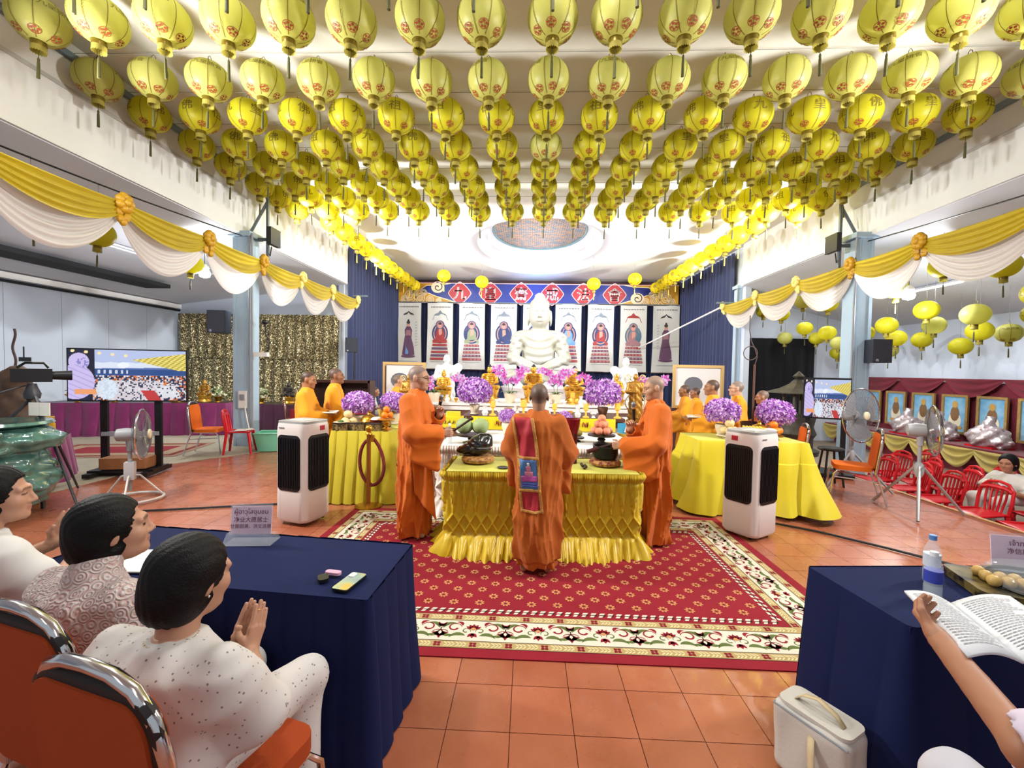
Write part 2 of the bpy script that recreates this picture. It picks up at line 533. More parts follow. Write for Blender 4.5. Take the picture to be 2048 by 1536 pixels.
M_skin = mat('skin', 'b98a6c', .5, vcol=True, sss=.08)
def prof(z, tab):
    zs = [t[0] for t in tab]
    return [np.interp(z, zs, [t[i] for t in tab]).astype(np.float32) for i in range(1, len(tab[0]))]
def column_sdf(P, tab, fold=None):
    """lofted body: table rows (z, half width, half depth, y offset, x offset)"""
    a, b, y0, x0 = prof(P[2], tab)
    x = P[0] - x0; y = P[1] - y0
    q = np.sqrt((x / a) ** 2 + (y / b) ** 2)
    d = (q - 1) * np.minimum(a, b)
    if fold is not None: d = d - fold(np.arctan2(x, y), P[2])
    return np.maximum(np.maximum(d, tab[0][0] - P[2]), P[2] - tab[-1][0])

def add_person(label, loc, rz, group=None):
    return thing('person', label, 'person', loc, rz, group)

def np_box(V, pad):
    return V.min(0) - pad, V.max(0) + pad

def make_skin(parent, head, neck0, bodyf, blo, bhi, vox, hvox, hands, skin, hair, stubble, hands_vox=.005):
    """one skin mesh: trunk and limbs, the head with its neck, the hands"""
    hc = np.array(head.c)
    def hf(X, Y, Z):
        P = (X, Y, Z)
        return su(head.sdf(P), cap(P, head.world((0, -.03, -.05)), neck0, .052 * head.k, .058 * head.k), .02)
    lo = np.minimum(hc - .16 * head.k, np.array(neck0) - .08); hi = hc + .16 * head.k
    parts = [snet(hf, lo, hi, hvox)]
    cols = [head.colors(parts[0][0], skin, hair, stubble)]
    sk = np.array(lin(skin))
    if bodyf is not None:
        p = snet(bodyf, blo, bhi, vox); parts.append(p); cols.append(np.tile(sk, (len(p[0]), 1)))
    for h in hands:
        W = np.array(h['W'], float); E = np.array(h['E'], float); kk = h.get('k', 1.0)
        fr = unit(W - E)
        def hd(X, Y, Z, h=h, W=W, E=E, fr=fr, kk=kk):
            P = (X, Y, Z)
            d = hand_sdf(P, W, h.get('f', fr), h['n'], h['side'], h.get('curl', (.35, .5)), h.get('sp', 0), kk)
            return su(d, cap(P, W - fr * h.get('arm', .1), W + fr * .015, h.get('ar', .034) * kk, .026 * kk), .02)
        tip = W + unit(h.get('f', fr)) * .1
        lo = np.minimum(np.minimum(W - fr * (h.get('arm', .1) + .045), W), tip) - .11 * kk; hi = np.maximum(np.maximum(W - fr * (h.get('arm', .1) + .045), W), tip) + .11 * kk
        p = snet(hd, lo, hi, hands_vox); parts.append(p); cols.append(np.tile(sk * (1.0 if 'tint' not in h else h['tint']), (len(p[0]), 1)))
    V, F = join_np(parts); C = np.concatenate(cols)
    return link('body', np_mesh('body', V, F, M_skin, colors=C), parent)

M_orange = mat('orange_robe_cloth', 'b45a08', .8, sheen=.12, var=(3, .07), bump=(90, .04))
M_orange2 = mat('deep_orange_robe_cloth', 'c86000', .8, sheen=.12, var=(3, .07), bump=(90, .04))
M_saff = mat('saffron_robe_cloth', 'e2940c', .8, sheen=.12, var=(3, .06), bump=(90, .04))
M_glass = mat('spectacle_frame', '1c1a1a', .3)

def monk(label, loc, rz, H=1.68, yaw=0, pitch=0, L=None, R=None, robe=None, vox=.013, hvox=.006, skin='b07e5e', hair='4f453f', seed=0,
         hem=.04, width=1.0, hands=True, lean=0.0, glasses=False, group=None, foldamp=1.0, skew=0.0, cloth_fn=None, stubble=.85, sleeve=.30, hv=.006):
    s = H / 1.70; r = np.random.RandomState(seed)
    t = add_person(label, loc, rz, group)
    hd = Head((0, .03 * s + lean, 1.575 * s), yaw, pitch, 0, s)
    sh = 1.35 * s
    def arm(a, sx):
        a = a or {}
        S = np.array((sx * .165 * s * width, -.01 + lean * .8, sh))
        E = np.array(a.get('E', (sx * .255, .05, 1.10))) * s; W = np.array(a.get('W', (sx * .09, .25, 1.14))) * s
        return S, E, W, a
    arms = [arm(L, -1), arm(R, 1)]
    w = width
    tab = [(hem, .245 * w, .19 * w, -.0, skew), (.25, .24 * w, .185 * w, 0, skew * .8), (.55, .228 * w, .175 * w, 0, skew * .5), (.9, .212 * w, .162 * w, 0, skew * .2), (1.12, .212 * w, .155 * w, lean * .4, 0),
           (1.28, .212 * w, .142 * w, lean * .7, 0), (1.37, .172 * w, .12 * w, lean * .8, 0), (1.425, .118, .10, lean * .9 + .005, 0), (1.47, .077, .08, lean + .012, 0)]
    tab = [(a * s, b * s, c * s, d, e) for a, b, c, d, e in tab]
    ph = r.uniform(0, 6.28, 6); fr = (5, 7, 9, 12)
    def fold(th, z):
        k = np.clip((1.15 * s - z) / (1.1 * s), 0, 1)
        f = sum((1.2 - 2.4 * np.sqrt(np.abs(np.sin(.5 * fr[i] * th + ph[i] + 1.1 * np.sin(z * (2 + i) + ph[i])))+.01)) * (1.0, .9, .8, .6)[i] for i in range(4))
        return foldamp * (.005 + .009 * k) * f
    def rf(X, Y, Z):
        P = (X, Y, Z)
        d = column_sdf(P, tab, fold)
        for S, E, W, a in arms:
            if a.get('none'): continue
            wr = a.get('cuff', .06) * s
            d = su(d, cap(P, S, E, .082 * s * w, .092 * s), .05)
            fw = unit(W - E); We = W - fw * .045
            q = su(cap(P, E, We, .09 * s, wr), drape(P, E, We, .032 * s, a.get('drop', sleeve) * .75, a.get('drop', sleeve)), .05)
            q = q - .011 * (.6 - np.abs(np.sin((Z * .9 + X * .5 + Y * .6) * 26 + ph[2] + np.sin(Y * 14))))
            d = su(d, q, .035)
            d = ss(d, cap(P, We - fw * .02, We + fw * .1, wr * .62), .01)
        # crossed collar edge
        d = su(d, cap(P, (-.085 * s, .03 + lean, 1.45 * s), (.06 * s, .135 + lean * .6, 1.16 * s), .016 * s), .012)
        d = su(d, cap(P, (.085 * s, .03 + lean, 1.45 * s), (-.02 * s, .145 + lean * .6, 1.22 * s), .014 * s), .012)
        d = d - .007 * (.6 - np.abs(np.sin(17 * (Z * .8 + X * .5) + 2.2 * np.sin(X * 8 + Y * 6 + ph[1]) + ph[3])))
        if cloth_fn: d = cloth_fn(P, d, s)
        return np.maximum(d, hem * s - Z)
    ext = max(.34, max(abs(q) for S, E, W, a in arms for v in (E, W) for q in v[:2]) + .14)
    V, F = snet(rf, (-ext, -ext, hem * s - .03), (ext, ext, 1.52 * s), vox)
    link('robe', np_mesh('robe', V, F, robe or M_saff), t)
    def bf(X, Y, Z):
        P = (X, Y, Z)
        d = column_sdf(P, [(.9 * s, .15, .11, 0, 0), (1.2 * s, .16, .11, lean * .5, 0), (1.36 * s, .14, .09, lean * .8, 0), (1.44 * s, .06, .06, lean, 0)])
        for S, E, W, a in arms: d = su(d, np.minimum(cap(P, S, E, .045 * s, .04 * s), cap(P, E, W, .04 * s, .028 * s)), .02)
        for sx in (-1, 1):
            d = su(d, su(cap(P, (sx * .09, 0, .92 * s), (sx * .10, .01, .48 * s), .075 * s, .055 * s), cap(P, (sx * .10, .01, .48 * s), (sx * .10, -.01, .08), .05 * s, .035), .03), .03)
            d = su(d, cap(P, (sx * .10, -.03, .04), (sx * .11, .13, .03), .035, .028), .02)
        return d
    hl = []
    if hands:
        for (S, E, W, a), sx in zip(arms, (-1, 1)):
            if a.get('none') or a.get('nohand'): continue
            hl.append(dict(W=W, E=E, f=a.get('f', W - E), n=a.get('n', (-sx, 0, 0)), side=a.get('side', 1 if sx < 0 else -1), curl=a.get('curl', (.3, .4)), k=1.0))
    make_skin(t, hd, (0, lean * .9, 1.40 * s), bf, (-ext, -.3, .0), (ext, ext, 1.5 * s), .02, hvox, hl, skin, hair, stubble, hv)
    if glasses:
        g = MB()
        for sx in (-1, 1):
            g.tube([hd.world((sx * .032 + .021 * cos(q), .108, .010 + .015 * sin(q))) for q in np.linspace(0, 2 * pi, 17)[:-1]], .0016, 5, closed=True)
            g.tube([hd.world((sx * .053, .106, .012)), hd.world((sx * .076, .05, .014)), hd.world((sx * .082, -.01, .012))], .0018, 5)
        g.tube([hd.world((-.011, .11, .013)), hd.world((.011, .11, .013))], .0016, 5)
        g.build('spectacles', M_glass, t)
    return t, hd, arms, rf
# ================================================================== the setting
X0 = 0.30                       # axis of the hall
ZC = 5.85                       # hall ceiling
M_wall = mat('white_plaster', 'd9d9d6', 0.75, var=(1.3, 0.06), bump=(30, 0.05))
M_wallb = mat('pale_blue_grey_paint', 'c3cbd8', 0.7, var=(1.0, 0.05))
M_ceil = mat('ceiling_paint', 'dcdad2', 0.8, var=(0.8, 0.05))
M_aisle = mat('aisle_ceiling_paint', 'd2d3da', 0.8, var=(0.9, 0.06))
M_trim = mat('grey_steel_trim', '6f8087', 0.5, var=(5, 0.1))
M_dark = mat('slot_shade_and_duct_black', '1b1b1e', 0.8)
M_blue_steel = mat('light_blue_painted_steel', 'a9c0d2', 0.42, var=(3, 0.06))
M_black = mat('black_plastic', '141416', 0.4)
M_grey = mat('grey_plastic', '8d9299', 0.45)
M_chrome = mat('chrome', 'd8d8da', 0.14, metal=1.0)
M_white = mat('white_plastic', 'e9e6e1', 0.35)

def tile_mat():
    m = mat('terracotta_floor_tile', 'b85a34', 0.26, spec=0.5, coat=0.25)
    N, L, p = nodes_of(m)
    tc = N.new('ShaderNodeTexCoord'); nz = N.new('ShaderNodeTexNoise'); nz.inputs['Scale'].default_value = 1.7; nz.inputs['Detail'].default_value = 6
    oi = N.new('ShaderNodeObjectInfo')
    geo = N.new('ShaderNodeNewGeometry')
    L.new(geo.outputs['Position'], nz.inputs['Vector'])
    r = N.new('ShaderNodeValToRGB')
    r.color_ramp.elements[0].position = 0.3; r.color_ramp.elements[0].color = (*lin('9c5438'), 1)
    r.color_ramp.elements[1].position = 0.75; r.color_ramp.elements[1].color = (*lin('b87254'), 1)
    L.new(nz.outputs['Fac'], r.inputs[0])
    hs = N.new('ShaderNodeHueSaturation'); mr = N.new('ShaderNodeMapRange')
    mr.inputs['To Min'].default_value = 0.93; mr.inputs['To Max'].default_value = 1.07
    L.new(oi.outputs['Random'], mr.inputs['Value']); L.new(mr.outputs[0], hs.inputs['Value'])
    L.new(r.outputs[0], hs.inputs['Color']); L.new(hs.outputs[0], p.inputs['Base Color'])
    n2 = N.new('ShaderNodeTexNoise'); n2.inputs['Scale'].default_value = 5; n2.inputs['Detail'].default_value = 6
    L.new(geo.outputs['Position'], n2.inputs['Vector'])
    m2 = N.new('ShaderNodeMapRange'); m2.inputs['To Min'].default_value = 0.16; m2.inputs['To Max'].default_value = 0.42
    L.new(n2.outputs['Fac'], m2.inputs['Value']); L.new(m2.outputs[0], p.inputs['Roughness'])
    return m
M_tile = tile_mat()
def far_tile_mat():
    m = mat('terracotta_floor_far', 'b85a34', 0.24, coat=0.25)
    N, L, p = nodes_of(m)
    geo = N.new('ShaderNodeNewGeometry')
    br = N.new('ShaderNodeTexBrick'); br.offset = 0; br.squash = 1
    br.inputs['Scale'].default_value = 1.0; br.inputs['Brick Width'].default_value = 0.305; br.inputs['Row Height'].default_value = 0.305
    br.inputs['Mortar Size'].default_value = 0.004; br.inputs['Mortar'].default_value = (*lin('7a3e2a'), 1)
    br.inputs['Color1'].default_value = (*lin('a25a3c'), 1); br.inputs['Color2'].default_value = (*lin('ad6546'), 1)
    L.new(geo.outputs['Position'], br.inputs['Vector']); L.new(br.outputs['Color'], p.inputs['Base Color'])
    return m
M_tilefar = far_tile_mat()
M_grout = mat('tile_grout', '7d3c25', 0.8)

def struct(name, mb, m, parent=None, smooth=30, label=None):
    o = mb.build(name, m, parent, smooth)
    if parent is None: o['kind'] = 'structure'
    if label: o['label'] = label
    return o

# floor: grout bed, single tiles near the camera, jointed surface farther back
TS = 0.305
floor = bpy.data.objects.new('floor', None); COL.objects.link(floor); floor['kind'] = 'structure'
MB().box((-0.3, 7.0, -0.26), (11.8, 22, 0.5)).build('floor_bed', M_grout, floor)
tm = MB().box((0, 0, -0.004), (TS - 0.004, TS - 0.004, 0.012)).mesh('tile', M_tile, 0)
ntile = 0; rest = MB()
RUG = (-2.06, 2.26, 2.49, 5.12)
cands = []
for i in range(-22, 19):
    for j in range(5, 21):
        x = 0.10 + i * TS; y = 1.83 + (j - 5) * TS
        if x > 5.45: continue
        if RUG[0] + .2 < x < RUG[1] - .2 and RUG[2] + .2 < y < RUG[3] - .2: continue
        if abs(x - 0.04) / y > 1.75: continue
        hid = (-2.3 < x < -0.75 and 1.8 < y < 2.6) or (x > 1.7 and y < 2.4)
        cands.append((hid, y, x))
cands.sort(key=lambda t: (t[0], t[1] + 0.25 * abs(t[2])))
for n, (hid, y, x) in enumerate(cands):
    if n < 290: link('tile', tm, floor, (x, y, 0))
    else: rest.box((x, y, -0.004), (TS - 0.004, TS - 0.004, 0.012))
o = rest.build('tile_field', M_tile, floor, 0); o['kind'] = 'stuff'
far = MB(); ye = 1.83 + 15.5 * TS
far.box((-0.3, (ye + 18) / 2, -0.008), (11.8, 18 - ye, 0.02))
far.box((-0.3, -0.8, -0.008), (11.8, 4.9, 0.02))
o = far.build('tile_field', M_tilefar, floor, 0); o['kind'] = 'stuff'

# aisle floors
M_beige = mat('beige_carpet', 'a39a88', 0.95, var=(3, 0.08), bump=(200, 0.15))
fl = MB()
fl.prism([(-12, 3.2), (-6.2, 3.2), (-6.2, 6.85), (-5.0, 8.75), (-5.0, 14.2), (-12, 14.2)], -0.3, 0.012)
struct('floor_left', fl, M_beige)
M_low = mat('worn_grey_concrete', '8d7d70', 0.7, var=(2, 0.15))
struct('floor_right', MB().box((8.6, 6.5, -0.55), (6.2, 19, 0.1)), M_low)
M_edge = mat('platform_edge_strip', 'b98a5e', 0.5)
struct('trim_1', MB().box((5.6, 6.5, -0.02), (0.05, 17, 0.05)), M_edge)

# walls over the aisles
def slab(name, a, b, m, parent=None, label=None):
    c = [(a[i] + b[i]) / 2 for i in range(3)]; s = [abs(b[i] - a[i]) for i in range(3)]
    return struct(name, MB().box(c, s), m, parent, label=label)
slab('wall_left_upper', (-6.25, -3, 4.46), (-6.0, 14.1, ZC), M_wall)
slab('wall_right_upper', (6.8, -3, 4.56), (7.05, 14.1, ZC), M_wall)
slab('trim_2', (-5.99, -3, 5.62), (-5.93, 9.2, 5.70), M_trim)
slab('trim_3', (6.73, -3, 5.62), (6.79, 9.6, 5.70), M_trim)
slab('trim_4', (-6.0, -3, 5.22), (-5.985, 9.0, 5.27), mat('faded_grey_line', 'b9b9b4', 0.8))
slab('trim_5', (6.785, -3, 5.22), (6.8, 9.4, 5.27), MATS['faded_grey_line'])
# outer walls and aisle ceilings
wl = bpy.data.objects.new('wall_left', None); COL.objects.link(wl); wl['kind'] = 'structure'
MB().box((-11.98, 5.5, 1.9), (0.2, 17.6, 3.8)).build('wall_core', mat('panel_joint_grey', '9aa0a8', 0.8), wl)
for k in range(11):
    MB().box((-11.87, 13.6 - 1.22 * k, 1.86), (0.03, 1.212, 3.6)).build('wall_panel', M_wallb, wl)
slab('wall_left_back', (-12, 14.2, 0), (-6.0, 14.4, 4.5), M_wallb)
slab('wall_right', (11.5, -2, -0.5), (11.7, 15.2, 3.45), M_wallb)
slab('wall_right_back', (6.9, 15.0, -0.5), (11.6, 15.2, 4.7), M_wallb)
def sloped(name, xa, za, xb, zb, y0, y1, t=0.12):
    m = MB()
    vs = [(xa, y0, za), (xb, y0, zb), (xb, y1, zb), (xa, y1, za)]
    vs += [(x, y, z + t) for x, y, z in vs]
    m.add(vs, [(3, 2, 1, 0), (4, 5, 6, 7), (0, 1, 5, 4), (1, 2, 6, 5), (2, 3, 7, 6), (3, 0, 4, 7)])
    return struct(name, m, M_aisle, smooth=0)
sloped('ceiling_left', -6.05, 4.45, -12.0, 3.72, -3, 14.3)
sloped('ceiling_right', 6.85, 4.55, 11.7, 3.25, -3, 15.1)
# dark strip painting the ceiling slot's shade, black service duct on left aisle wall
slab('trim_6', (-10.6, 6.5, 3.80), (-9.9, 11.6, 3.90), M_dark)
slab('trim_7', (-11.85, 1, 3.50), (-11.78, 14.2, 3.56), M_dark)
slab('trim_8', (-11.85, 1, 3.58), (-11.74, 14.2, 3.72), M_white)

# back wall and the sanctuary side walls behind the curtains
slab('wall_back', (-6.4, 20.0, 0), (7.2, 20.25, ZC + 0.4), mat('dark_maroon_beam', '3b1f26', 0.6))
slab('wall_left_sanctuary', (-6.3, 14.1, 0), (-6.12, 20.1, ZC), M_wallb)
slab('wall_right_sanctuary', (6.92, 14.1, 0), (7.1, 20.1, ZC), M_wallb)

# hall ceiling with an oval stepped dome
OC = (X0 + 0.03, 15.2); ORX, ORY = 2.5, 3.4
cl = bpy.data.objects.new('ceiling', None); COL.objects.link(cl); cl['kind'] = 'structure'
NS = 64
mb = MB()
rx0, rx1, ry0, ry1 = -6.4, 7.2, -3.0, 20.2
inner = [(OC[0] + ORX * cos(2 * pi * i / NS), OC[1] + ORY * sin(2 * pi * i / NS)) for i in range(NS)]
outer = []
for i in range(NS):
    c, s = cos(2 * pi * i / NS), sin(2 * pi * i / NS)
    t = min([((rx1 if c > 0 else rx0) - OC[0]) / c if abs(c) > 1e-6 else 1e9, (4.9 if s > 0 else -4.9) / s if abs(s) > 1e-6 else 1e9])
    outer.append((OC[0] + t * c, OC[1] + t * s))
vs = [(x, y, ZC) for x, y in inner] + [(x, y, ZC) for x, y in outer]
mb.add(vs, [(i, i + NS, (i + 1) % NS + NS, (i + 1) % NS) for i in range(NS)])
for q in ((rx1, 4.9), (rx0, 4.9), (rx0, -4.9), (rx1, -4.9)):      # square corners
    k = min(range(NS), key=lambda i: (outer[i][0] - q[0]) ** 2 + (outer[i][1] - OC[1] - q[1]) ** 2)
    for kk in (k - 1, k):
        a, b = outer[kk % NS], outer[(kk + 1) % NS]
        if abs(a[0] - b[0]) > 1e-6 and abs(a[1] - b[1]) > 1e-6:
            mb.add([(a[0], a[1], ZC), (b[0], b[1], ZC), (q[0], OC[1] + q[1], ZC)], [(0, 1, 2)])
y1 = OC[1] - 4.9
mb.box(((rx0 + rx1) / 2, (ry0 + y1) / 2, ZC + 0.1), (rx1 - rx0, y1 - ry0, 0.2))
mb.box(((rx0 + rx1) / 2, (ry0 + ry1) / 2, ZC + 1.9), (rx1 - rx0, ry1 - ry0, 0.1))
mb.build('ceiling_board', M_ceil, cl, 0)
M_dome = mat('dome_white_paint', 'e6e8ee', 0.55)
steps = [(1.0, 0), (1.0, 0.22), (0.86, 0.22), (0.86, 0.46), (0.72, 0.46), (0.72, 0.72), (0.64, 0.72)]
mb = MB()
for (a, za), (b, zb) in zip(steps[:-1], steps[1:]):
    v = []
    for k, z in ((a, za), (b, zb)):
        v += [(OC[0] + ORX * k * cos(2 * pi * i / NS), OC[1] + ORY * k * sin(2 * pi * i / NS), ZC + z) for i in range(NS)]
    mb.add(v, [(i, (i + 1) % NS, (i + 1) % NS + NS, i + NS) for i in range(NS)])
mb.build('dome_step', M_dome, cl, 30)
# painted medallion on top of the dome: key-fret squares and small figures
M_med = mat('medallion_paint', 'cfa98c', 0.6)
def med():
    N, L, p = nodes_of(M_med)
    tc = N.new('ShaderNodeTexCoord')
    ck = N.new('ShaderNodeTexBrick'); ck.inputs['Scale'].default_value = 3.2; ck.offset = 0.5
    ck.inputs['Color1'].default_value = (*lin('e2b48a'), 1); ck.inputs['Color2'].default_value = (*lin('7fa3b8'), 1)
    ck.inputs['Mortar'].default_value = (*lin('5d4a52'), 1); ck.inputs['Mortar Size'].default_value = 0.03
    L.new(tc.outputs['Object'], ck.inputs['Vector'])
    vo = N.new('ShaderNodeTexVoronoi'); vo.inputs['Scale'].default_value = 7
    L.new(tc.outputs['Object'], vo.inputs['Vector'])
    rp = N.new('ShaderNodeValToRGB'); rp.color_ramp.elements[0].position = 0.14; rp.color_ramp.elements[0].color = (*lin('4b5563'), 1)
    rp.color_ramp.elements[1].position = 0.2; rp.color_ramp.elements[1].color = (1, 1, 1, 1)
    L.new(vo.outputs['Distance'], rp.inputs[0])
    mx = N.new('ShaderNodeMix'); mx.data_type = 'RGBA'; mx.blend_type = 'MULTIPLY'; mx.inputs[0].default_value = 0.75
    L.new(ck.outputs[0], mx.inputs[6]); L.new(rp.outputs[0], mx.inputs[7]); L.new(mx.outputs[2], p.inputs['Base Color'])
med()
k = 0.66
pts = [(OC[0] + ORX * k * cos(2 * pi * i / NS), OC[1] + ORY * k * sin(2 * pi * i / NS), ZC + 0.73) for i in range(NS)]
MB().poly(pts[::-1]).build('dome_medallion', M_med, cl, 0)
rm = MB(); rm.tube([(OC[0] + ORX * .65 * cos(2 * pi * i / NS), OC[1] + ORY * .65 * sin(2 * pi * i / NS), ZC + .71) for i in range(NS)], 0.035, 6, closed=True)
rm.build('medallion_rim', mat('teal_rim_paint', '5d7f86', 0.5), cl)
M_bulb = mat('lit_spot_bulb', 'ffffff', 0.3, emis='fff6ea', estr=9)
for i in range(12):
    a = 2 * pi * (i + 0.5) / 12
    MB().sphere((OC[0] + ORX * 0.79 * cos(a), OC[1] + ORY * 0.79 * sin(a), ZC + 0.44), 0.07, 12, 8).build('dome_bulb', M_bulb, cl)

# columns
def column(x, y, w, h, label, pipes):
    t = thing('column', label, 'column', (x, y, 0)); t['kind'] = 'structure'
    m = MB(); m.box((0, 0, h / 2), (w * .55, w, h)); m.box((0, 0, h - .05), (w * 1.3, w * 1.3, 0.1))
    m.build('shaft', M_blue_steel, t, 0)
    f = MB()
    for s in (-1, 1): f.box((s * w * .36, 0, h / 2 - .06), (w * .17, w * 1.06, h - .12))
    f.build('flange', M_blue_steel, t, 0)
    for px in pipes: MB().cyl((px, -w * .56, 0.05), (px, -w * .56, h - .05), 0.022, seg=8).build('conduit', M_grey, t)
    return t
colL = column(-6.02, 9.0, .36, 4.5, 'light blue steel column beside the gold curtain, red chair before it', (.2, .26))
colR = column(6.74, 9.15, .36, 4.6, 'light blue steel column behind the propped picture board', (-.2,))
MB().box((0, 0, -.25), (.36, .36, .5)).build('base', M_blue_steel, colR)
column(6.9, 14.45, .26, 4.6, 'slim pale steel column beside the right end of the navy curtain', (-.14,))
# steel brackets with flood lights at the column heads
def bracket(x, y, sgn, label):
    t = thing('flood_light_bracket', label, 'flood light', (x, y, 4.35))
    m = MB()
    m.box((sgn * .42, 0, .55), (.05, .05, 1.9)); m.box((sgn * .2, 0, .05), (.5, .05, .06))
    m.tube([(0, 0, .12), (sgn * .42, 0, .85)], .03, 6)
    m.build('bracket_frame', mat('dull_steel', '68737a', .5), t, 0)
    h = MB(); h.box((sgn * .54, .02, .1), (.09, .36, .36)); h.build('lamp_housing', M_black, t, 0)
    h = MB(); h.box((sgn * .54, .21, .1), (.08, .02, .3)); h.build('lamp_glass', mat('lit_flood_glass', 'ffffff', .3, emis='ffffff', estr=4), t, 0)
    c = MB(); c.tube([(sgn * .5, 0, -.1), (sgn * .47, 0, -.3), (sgn * .42, 0, -.2), (sgn * .42, 0, .3)], .012, 6)
    c.build('cable', M_black, t)
    return t
bracket(-6.0, 9.05, 1, 'steel bracket with black flood light above the gold curtain column')
bracket(6.8, 9.2, -1, 'steel bracket with black flood light above the picture board column')
# ================================================================== ceremonial rug
rug = thing('rug', 'large red floral rug with cream scroll border under the yellow altar table', 'rug', ((RUG[0] + RUG[1]) / 2, (RUG[2] + RUG[3]) / 2, 0.002))
RW, RH = RUG[1] - RUG[0], RUG[3] - RUG[2]
M_rred = mat('rug_red_pile', '8a0e22', .95, var=(2.5, .1), bump=(250, .2))
M_rtan = mat('rug_tan_pile', 'b49a66', .95, bump=(250, .2))
M_rcream = mat('rug_cream_pile', 'd8d3c0', .95, bump=(250, .2))
M_rdark = mat('rug_dark_pile', '2a1016', .95)
M_rgreen = mat('rug_green_pile', '5d6b35', .95)
M_rgold = mat('rug_gold_pile', 'c98d5a', .95)
M_rwine = mat('rug_wine_pile', '7d0f22', .95)
MB().box((0, 0, .004), (RW, RH, .008)).build('pile', M_rred, rug, 0)
def frame(mb, o, w, z):
    """rectangular band whose outer edge lies o inside the rug's edge"""
    a, b = RW / 2 - o, RH / 2 - o; c, d = a - w, b - w
    v = [(-a, -b, z), (a, -b, z), (a, b, z), (-a, b, z), (-c, -d, z), (c, -d, z), (c, d, z), (-c, d, z)]
    mb.add(v, [(0, 1, 5, 4), (1, 2, 6, 5), (2, 3, 7, 6), (3, 0, 4, 7)])
mb = MB(); frame(mb, .08, .36, .0086); mb.build('border_edge', M_rdark, rug, 0)
mb = MB(); frame(mb, .084, .062, .0092); frame(mb, .372, .064, .0092); mb.build('tan_border', M_rtan, rug, 0)
mb = MB(); frame(mb, .152, .214, .0092); mb.build('cream_border', M_rcream, rug, 0)
def stroke(pts, w, z):
    n = len(pts); L = []; R = []
    for i, p in enumerate(pts):
        a = pts[max(0, i - 1)]; b = pts[min(n - 1, i + 1)]
        dx, dy = b[0] - a[0], b[1] - a[1]; l = sqrt(dx * dx + dy * dy) + 1e-9
        ww = w[i] if hasattr(w, '__len__') else w
        L.append((p[0] - dy / l * ww, p[1] + dx / l * ww, z)); R.append((p[0] + dy / l * ww, p[1] - dx / l * ww, z))
    return L + R, [(i, i + n, i + n + 1, i + 1) for i in range(n - 1)]
def leaf(a, b, w, z, bend=0.0, n=6):
    pts = []
    for i in range(n + 1):
        t = i / n; x = a[0] + (b[0] - a[0]) * t; y = a[1] + (b[1] - a[1]) * t
        nx, ny = -(b[1] - a[1]), (b[0] - a[0])
        s = 4 * t * (1 - t) * bend
        pts.append((x + nx * s, y + ny * s))
    return stroke(pts, [w * sin(pi * (i / n) ** .8) + .0008 for i in range(n + 1)], z)
def curl(c, r, a0, a1, w, z, n=14):
    pts = [(c[0] + r * (1 - .55 * i / n) * cos(a0 + (a1 - a0) * i / n), c[1] + r * (1 - .55 * i / n) * sin(a0 + (a1 - a0) * i / n)) for i in range(n + 1)]
    return stroke(pts, [w * (.35 + .65 * i / n) for i in range(n + 1)], z)
# one repeat of the scroll: palmette in the middle, mirrored curls and leaves
def motif(z):
    out = []          # (material index, verts, faces): 0 red 1 green 2 dark 3 gold
    def both(mi, vf):
        v, f = vf; out.append((mi, v, f)); out.append((mi, [(-x, y, q) for x, y, q in v], [tuple(reversed(k)) for k in f]))
    for ang in (90, 60, 120, 32, 148):
        a = radians(ang); out.append((0, *leaf((.012 * cos(a), .01 + .012 * sin(a)), (.058 * cos(a), .012 + .058 * sin(a)), .012, z)))
    out.append((3, [(.016 * cos(t), .016 + .016 * sin(t), z + .0006) for t in np.linspace(0, 2 * pi, 11)[:-1]], [tuple(range(10))]))
    for d in (-38, 0, 38):
        a = radians(-90 + d); out.append((0, *leaf((0, -.03), (.05 * cos(a), -.03 + .05 * sin(a)), .012, z)))
    both(1, curl((.045, -.005), .03, radians(200), radians(-120), .0055, z))
    both(1, leaf((.045, -.055), (.15, -.078), .016, z, .25)); both(1, leaf((.13, -.05), (.2, -.01), .014, z, -.3))
    both(1, leaf((.2, .02), (.115, .075), .014, z, -.25))
    both(0, curl((.125, .03), .048, radians(170), radians(-160), .008, z)); both(0, leaf((.075, .05), (.12, .088), .011, z, .3))
    both(0, curl((.225, -.035), .04, radians(20), radians(330), .008, z)); both(0, leaf((.155, -.03), (.21, -.088), .012, z, .25))
    both(0, leaf((.185, .045), (.24, .085), .012, z, -.2)); both(2, curl((.17, .0), .06, radians(100), radians(-60), .003, z + .0003))
    return out
def along(nx, ny, reps_x, reps_y, place):
    """transform repeats along the four borders at inset c"""
    for side in range(4):
        ln = nx if side % 2 == 0 else ny; n = reps_x if side % 2 == 0 else reps_y
        for k in range(n):
            u = -ln / 2 + ln * (k + .5) / n
            place(side, u, k, n)
def side_pt(side, inset):
    a = RW / 2 - inset; b = RH / 2 - inset
    def f(u, v):
        if side == 0: return (u, -b + v)
        if side == 1: return (a - v, u)
        if side == 2: return (-u, b - v)
        return (-a + v, -u)
    return f
mb = MB(); MO = motif(.0098)
def put(side, u, k, n):
    f = side_pt(side, .259)
    for mi, v, fc in MO:
        mb.cur = mi
        mb.add([(*f(u + x, y), z) for x, y, z in v], fc)
along(RW - .5, RH - .5, 9, 5, put)
o = mb.build('scroll_pattern', [M_rred, M_rgreen, M_rdark, M_rgold], rug, 0); o['kind'] = 'stuff'
mb = MB()
